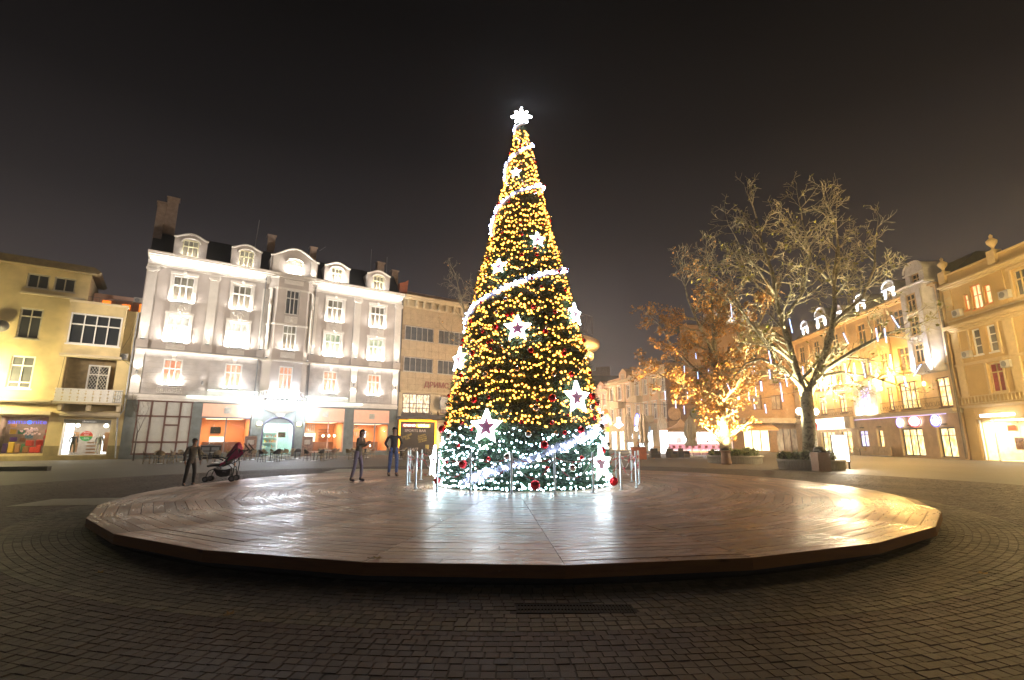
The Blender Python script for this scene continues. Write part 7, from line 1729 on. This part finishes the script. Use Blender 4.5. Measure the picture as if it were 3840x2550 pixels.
MB().prism_xz([(-.06, .50), (.10, .56), (.12, .64), (-.02, .60)], -W2 + .0, W2 + .0).build('seat_side', M_mag, pc)
MB().tube([(-.37, -W2 + .03, .50), (-.41, -W2 + .03, .50), (-.41, W2 - .03, .50), (-.37, W2 - .03, .50)], .035, 8).build('footrest', M_blk, pc)
g = MB(); ys = [-W2 - .01, -W2 * .6, 0, W2 * .6, W2 + .01]
hp = [(.06, .72), (.14, .86), (.24, 1.0), (.34, 1.17), (.40, 1.19), (.45, 1.08), (.42, 1.0)]
vs = [(a, y, b + (.05 if abs(y) < .2 else 0) + (.03 if y == 0 else 0)) for a, b in hp for y in ys]
vs2 = [(a + .015, y * .94, b - .02) for a, y, b in vs]; N2 = len(vs)
fs = [(i * 5 + k, i * 5 + k + 1, (i + 1) * 5 + k + 1, (i + 1) * 5 + k) for i in range(6) for k in range(4)]
g.add(vs + vs2, fs + [tuple(N2 + q for q in reversed(f)) for f in fs]); g.build('hood', M_mag, pc, smooth=True)
MB().prism_xz([(.16, .66), (.30, .72), (.50, .86), (.46, .96), (.42, 1.06), (.30, .90)], -W2 - .015, -W2 + .0).build('hood_side', M_mag, pc); MB().prism_xz([(.16, .66), (.30, .72), (.50, .86), (.46, .96), (.42, 1.06), (.30, .90)], W2, W2 + .015).build('hood_side', M_mag, pc)
MB().tube([(.04, -W2, .68), (-.14, -W2, .76), (-.28, -W2 + .03, .78), (-.31, 0, .78), (-.28, W2 - .03, .78), (-.14, W2, .76), (.04, W2, .68)], .022, 7).build('bumper_bar', M_blk, pc)
MB().prism_xz([(-.24, .40), (-.12, .20), (.0, .15), (.2, .17), (.27, .24), (.27, .42), (.1, .37), (-.1, .38)], -W2 + .03, W2 - .03).build('basket', M_blk, pc)
MB().box(.05, -W2 + .015, .30, .16, -W2 + .025, .335).build('basket_label', mat('grey_label', (.3, .25, .27), .6), pc)
for wx, wy in ((-.42, -W2 - .045), (-.42, -W2 + .045), (-.42, W2 - .045), (-.42, W2 + .045), (.36, -W2 - .045), (.36, -W2 + .045), (.36, W2 - .045), (.36, W2 + .045)):
    r = .085 if wx < 0 else .095
    w_ = MB().lathe([(r * .7, -.018), (r, -.012), (r, .012), (r * .7, .018)], 18, (0, 0, 0), 'y').build('wheel', mat('grey_tyre', (.03, .03, .032), .7), pc, loc=(wx, wy, r + .004))
    MB().lathe([(r * .62, -.02), (r * .62, .02), (.01, .024)], 8, (0, 0, 0), 'y').build('rim', mat('rim_grey', (.16, .15, .16), .5), w_)
MB().tube([(.36, -W2, .14), (.46, -W2, .2)], .01, 5).build('brake_pedal', M_frame, pc)
MB().box(.40, -W2 - .012, .50, .42, -W2 - .008, .60).build('reflector', mat('orange_tag', (.7, .22, .02), .5), pc)

# ------------------------------------------------------------------ people
def skin_mesh(name, verts, radii, edges, m, sub=1, root=0):
    me = bpy.data.meshes.new(name); me.from_pydata([tuple(v) for v in verts], edges, [])
    o = bpy.data.objects.new(name, me); col.objects.link(o)
    md = o.modifiers.new('skin', 'SKIN'); md.use_smooth_shade = True
    sv = me.skin_vertices[0].data
    for i, r in enumerate(radii):
        rx, ry = r if isinstance(r, tuple) else (r, r); sv[i].radius = (rx, ry); sv[i].use_root = (i == root)
    s = o.modifiers.new('sub', 'SUBSURF'); s.levels = sub; s.render_levels = sub
    bpy.context.view_layer.update()
    dg = bpy.context.evaluated_depsgraph_get(); em = bpy.data.meshes.new_from_object(o.evaluated_get(dg))
    bpy.data.objects.remove(o); em.name = name; em.materials.clear(); em.materials.append(m); return em
M_skin = mat('skin', (.50, .30, .21), .55, var=.08)
def person(label, x, y, z, rz, pants, jacket, shoes, hair, H=1.72, lean=0., stride=.16, arms='down', female=False, detail=True, bend=0., group=None):
    T = thing('person', label, 'person', (x, y, z), rz, group)
    k = H / 1.72; sh = .19 if not female else .17; hp_ = .095
    def L(px_, pz): return px_ + lean * max(0, pz - .9) * .25   # forward is -y
    hip = Vector((0, 0, .92)) ; V = {}
    V['pel'] = (0, 0, .95); V['sp'] = (0, -lean * .05, 1.12); V['ch'] = (0, -lean * .12, 1.34); V['nk'] = (0, -lean * .16, 1.47); V['hd0'] = (0, -lean * .19 - .01, 1.54); V['hd1'] = (0, -lean * .2 - .015, 1.62); V['hd2'] = (0, -lean * .2 - .005, 1.69)
    for s_, n_ in ((-1, 'l'), (1, 'r')):
        f = stride * s_ * .5
        V[n_ + 'h'] = (s_ * hp_, 0, .9); V[n_ + 'k'] = (s_ * (hp_ + .015), -f * .6 - .03, .5); V[n_ + 'a'] = (s_ * (hp_ + .02), -f + .03, .10); V[n_ + 't'] = (s_ * (hp_ + .035), -f - .12, .035)
        V[n_ + 's'] = (s_ * sh, -lean * .13, 1.41)
        if arms == 'down': V[n_ + 'e'] = (s_ * (sh + .07), -lean * .08 + .03, 1.14); V[n_ + 'w'] = (s_ * (sh + .08), -lean * .1 - .06, .91); V[n_ + 'p'] = (s_ * (sh + .075), -lean * .1 - .08, .84)
        elif arms == 'pockets': V[n_ + 'e'] = (s_ * (sh + .12), .08, 1.15); V[n_ + 'w'] = (s_ * (sh + .0), -.05, .99); V[n_ + 'p'] = (s_ * (sh - .03), -.07, .94)
        else: V[n_ + 'e'] = (s_ * (sh + .04), -.08, 1.16); V[n_ + 'w'] = (s_ * .08, -.30, 1.26); V[n_ + 'p'] = (s_ * .06, -.36, 1.30)
    for q in V: V[q] = Vector(V[q]) * k
    names = ['pel', 'sp', 'ch', 'nk', 'hd0', 'hd1', 'hd2', 'lh', 'lk', 'la', 'lt', 'rh', 'rk', 'ra', 'rt', 'ls', 'le', 'lw', 'lp', 'rs', 're', 'rw', 'rp']
    rad = dict(pel=(.098, .07), sp=(.085, .062), ch=(.105, .072), nk=.052, hd0=(.066, .075), hd1=(.078, .095), hd2=(.06, .07), h=.085, k=.05, a=.032, t=(.028, .02), s=.05, e=.042, w=.028, p=(.036, .018))
    rr2 = [rad.get(n_, rad.get(n_[1:])) for n_ in names]; rr2 = [tuple(q * k for q in r) if isinstance(r, tuple) else r * k for r in rr2]
    E = [('pel', 'sp'), ('sp', 'ch'), ('ch', 'nk'), ('nk', 'hd0'), ('hd0', 'hd1'), ('hd1', 'hd2'), ('pel', 'lh'), ('lh', 'lk'), ('lk', 'la'), ('la', 'lt'), ('pel', 'rh'), ('rh', 'rk'), ('rk', 'ra'), ('ra', 'rt'), ('ch', 'ls'), ('ls', 'le'), ('le', 'lw'), ('lw', 'lp'), ('ch', 'rs'), ('rs', 're'), ('re', 'rw'), ('rw', 'rp')]
    ix = {n_: i for i, n_ in enumerate(names)}
    body = skin_mesh('body', [V[n_] for n_ in names], rr2, [(ix[a], ix[b]) for a, b in E], M_skin, 2 if detail else 1)
    put('body', body, T)
    if detail:                                         # fingers, face
        g = MB()
        for n_ in 'lr':
            p = V[n_ + 'p']; w = V[n_ + 'w']; d = (p - w).normalized(); sd = d.cross(Vector((1, 0, 0))).normalized()
            for j, ln in enumerate((.060, .072, .068, .052)):
                b0 = p + sd * (.014 * (j - 1.5)); g.tube([b0 - d * .01, b0 + d * ln * .5, b0 + d * ln * .85 + Vector((0, -.012, 0)), b0 + d * ln + Vector((0, -.024, 0))], [.0095, .0085, .008, .006], 6)
            tb_ = w.lerp(p, .5) - sd * .03; g.tube([tb_, tb_ - sd * .025 + d * .02, tb_ - sd * .025 + d * .05], [.011, .0095, .007], 6)
        h = V['hd1']; fy = -.095 * k
        g.tube([h + Vector((0, fy + .01, .015)), h + Vector((0, fy - .022, -.018)), h + Vector((0, fy - .002, -.026))], [.008, .013, .008], 6)
        for s_ in (-1, 1): g.sphere(tuple(h + Vector((s_ * .078 * k, .005, -.005))), .02, 8, 6, (.4, 1, 1.5))
        g.build('face_and_fingers', M_skin, T)
        g = MB(); [g.sphere(tuple(h + Vector((s_ * .03, fy + .006, .018))), .010, 8, 6) for s_ in (-1, 1)]; g.build('eye', mat('eye_dark', (.02, .015, .01), .2, var=0), T)
        MB().box(-.02, -.003, -.003, .02, .003, .003).build('mouth', mat('lip', (.35, .12, .10), .5, var=0), T, loc=tuple(h + Vector((0, fy + .006, -.05))))
    def sub_(nm, keys, edges, radii, m, lev=2): put(nm, skin_mesh(nm, [V[q] for q in keys], [tuple(a * k for a in r) if isinstance(r, tuple) else r * k for r in radii], [(keys.index(a), keys.index(b)) for a, b in edges], m, lev if detail else 1), T)
    V['wa'] = V['pel'] + Vector((0, 0, .13 * k)); V['lc'] = V['la'] + Vector((0, 0, .02 * k)); V['rc'] = V['ra'] + Vector((0, 0, .02 * k))
    sub_('trousers', ['pel', 'wa', 'lh', 'lk', 'lc', 'rh', 'rk', 'rc'], [('pel', 'wa'), ('pel', 'lh'), ('lh', 'lk'), ('lk', 'lc'), ('pel', 'rh'), ('rh', 'rk'), ('rk', 'rc')], [(.125, .095), (.118, .09), .086, .068 if not female else .062, .055 if not female else .046, .086, .068 if not female else .062, .055 if not female else .046], pants)
    V['hm'] = V['pel'] + Vector((0, 0, -.16 * k)); 
    sub_('jacket', ['hm', 'pel', 'sp', 'ch', 'nk', 'ls', 'le', 'lw', 'rs', 're', 'rw'], [('hm', 'pel'), ('pel', 'sp'), ('sp', 'ch'), ('ch', 'nk'), ('ch', 'ls'), ('ls', 'le'), ('le', 'lw'), ('ch', 'rs'), ('rs', 're'), ('re', 'rw')], [(.138, .105), (.135, .10), (.122, .092), (.145, .105), (.06, .06), .062, .05, .04, .062, .05, .04], jacket)
    for n_ in 'lr': V[n_ + 'x'] = V[n_ + 'a'] + Vector((0, .03, -.045)) * k; V[n_ + 'y'] = V[n_ + 'a'] + Vector((0, 0, .06)) * k; sub_('shoe', [n_ + 'y', n_ + 'x', n_ + 't'], [(n_ + 'y', n_ + 'x'), (n_ + 'x', n_ + 't')], [(.055, .055), (.058, .056), (.056, .042)], shoes)
    h = V['hd1']; g = MB(); g.sphere(tuple(h + Vector((0, .014 * k, .028 * k))), .108 * k, 12, 9, (.92, 1.0, .95))
    if female: g.sphere(tuple(h + Vector((0, .06 * k, -.06 * k))), .085 * k, 10, 8, (1, .7, 1.6))
    hm = g.mesh('hair', hair, smooth=True)
    # keep the face free: cut the ball's front lower part away
    import bmesh
    bm = bmesh.new(); bm.from_mesh(hm); bmesh.ops.delete(bm, geom=[v for v in bm.verts if v.co.y < h.y - .035 * k and v.co.z < h.z + .045 * k], context='VERTS'); bm.to_mesh(hm); bm.free(); put('hair', hm, T)
    return T
M_gp = mat('grey_mauve_leggings', (.26, .20, .27), .8, var=.15, scale=20, bump=.6, bscale=14); M_jean = mat('blue_denim', (.13, .18, .42), .85, var=.3, scale=12, bump=.8, bscale=12); M_dj = mat('dark_jacket', (.05, .045, .055), .6, var=.3, scale=10, bump=.9, bscale=10)
M_bj = mat('brown_grey_jacket', (.15, .12, .095), .75, var=.3, scale=10, bump=.9, bscale=10); M_shoe = mat('dark_boot', (.05, .035, .045), .5); M_hb = mat('brown_hair', (.08, .05, .03), .6, var=.3, scale=60); M_hd = mat('dark_hair', (.02, .015, .012), .5, var=.3, scale=60)
person('woman in grey-mauve leggings, ankle boots and brown jacket standing on the stage, facing the tree', -5.12, 17.0, ZT, R(75), M_gp, M_bj, M_shoe, M_hb, 1.66, lean=.6, stride=.22, arms='up', female=True)
person('man in blue jeans and dark jacket standing on the stage behind the steel posts', -4.5, 19.4, ZT, R(25), M_jean, M_dj, M_shoe, M_hd, 1.80, lean=.1, stride=.2, arms='pockets')
person('person in dark coat standing beside the pushchair at the stage edge', -11.2, 17.9, 0, R(60), M_dj, mat('charcoal_coat', (.15, .135, .125), .85, var=.3, scale=8, bump=.9, bscale=10), M_shoe, M_hd, 1.62, lean=.3, stride=.2)
person('person in orange-brown jacket walking in the side street, leftmost of three', 18.22, 73.2, 0, R(10), mat('dark_trousers', (.05, .05, .06), .8), mat('rust_jacket', (.45, .18, .05), .8), M_shoe, M_hb, 1.75, detail=False)
person('person in long dark coat in the side street, middle of three', 19.54, 75.0, 0, R(-20), M_dj, mat('dark_brown_coat', (.09, .06, .05), .8), M_shoe, M_hd, 1.75, detail=False)
person('person in grey clothes in the side street, rightmost of three', 20.88, 77.0, 0, R(30), M_bj, mat('grey_brown_coat', (.15, .11, .10), .8), M_shoe, M_hd, 1.72, detail=False)
x, y, _ = ept(42.2, -.35); 
# shop-window mannequins of the clothes shop
M_mq = mat('mannequin_white', (.75, .72, .68), .4, var=0)
for s_0, jk, lab in ((-3.2, mat('slate_jacket', (.12, .12, .13), .8), 'headless mannequin in dark jacket and orange collar, left side of the clothes shop window'), (-1.5, mat('pale_grey_cardigan', (.36, .35, .35), .8), 'headless mannequin in pale grey cardigan with white fur collar, right side of the shop window')):
    x, y, _ = wpt(s_0, -.75); m_save = M_skin
    T = person(lab, x, y, .45, RW + R(8), mat('olive_trousers', (.22, .20, .12), .8) if s_0 < -2 else M_mq, jk, M_mq, M_mq, 1.75, detail=False)
    T.name = 'mannequin'; T['category'] = 'mannequin'
    for c_ in list(T.children):
        if c_.name.startswith('body'): c_.data.materials[0] = M_mq
        if c_.name.startswith('hair'): bpy.data.objects.remove(c_)

# ------------------------------------------------------------------ overhead cable
g = MB(); a, b = Vector((11.5, 68, 7.2)), Vector((37.5, 62, 8.0))
g.tube([a.lerp(b, t / 14) + Vector((0, 0, -1.4 * 4 * (t / 14) * (1 - t / 14))) for t in range(15)], .02, 4); tag(g.build('overhead_cable', M_black), 'thin dark cable slung across the side street', 'cable')

# ------------------------------------------------------------------ winter haze over the square
def haze(dens, c):
    m = bpy.data.materials.new('haze_air'); m.use_nodes = True; n = m.node_tree.nodes; n.remove(n['Principled BSDF'])
    v = n.new('ShaderNodeVolumePrincipled'); v.inputs['Color'].default_value = (*c, 1); v.inputs['Density'].default_value = dens; v.inputs['Anisotropy'].default_value = .78
    m.node_tree.links.new(v.outputs[0], n['Material Output'].inputs['Volume'])
    return struct(MB().box(-320, -300, -1.0, 320, 330, 30).build('haze', m), 'stuff')
haze(.0014, (.92, .92, .95))

# ------------------------------------------------------------------ make every label single out one thing
from collections import defaultdict
byl = defaultdict(list)
for o, at_ in THINGS: byl[o['label']].append((o, at_))
NUM = ['leftmost', 'second from left', 'third from left', 'fourth from left', 'fifth from left', 'sixth from left', 'seventh from left', 'eighth from left', 'ninth from left', 'tenth from left', 'eleventh from left', 'twelfth from left']
for lab, L in byl.items():
    if len(L) < 2: continue
    L.sort(key=lambda q: (q[0].location.x / max(.1, q[0].location.y)))
    for i, (o, _) in enumerate(L):
        if len(L) == 2: o['label'] = lab + (', left one' if i == 0 else ', right one')
        elif i == len(L) - 1: o['label'] = lab + ', rightmost'
        elif i < len(NUM): o['label'] = lab + ', ' + NUM[i]
        else: o['label'] = lab + ', %dth from left' % (i + 1)
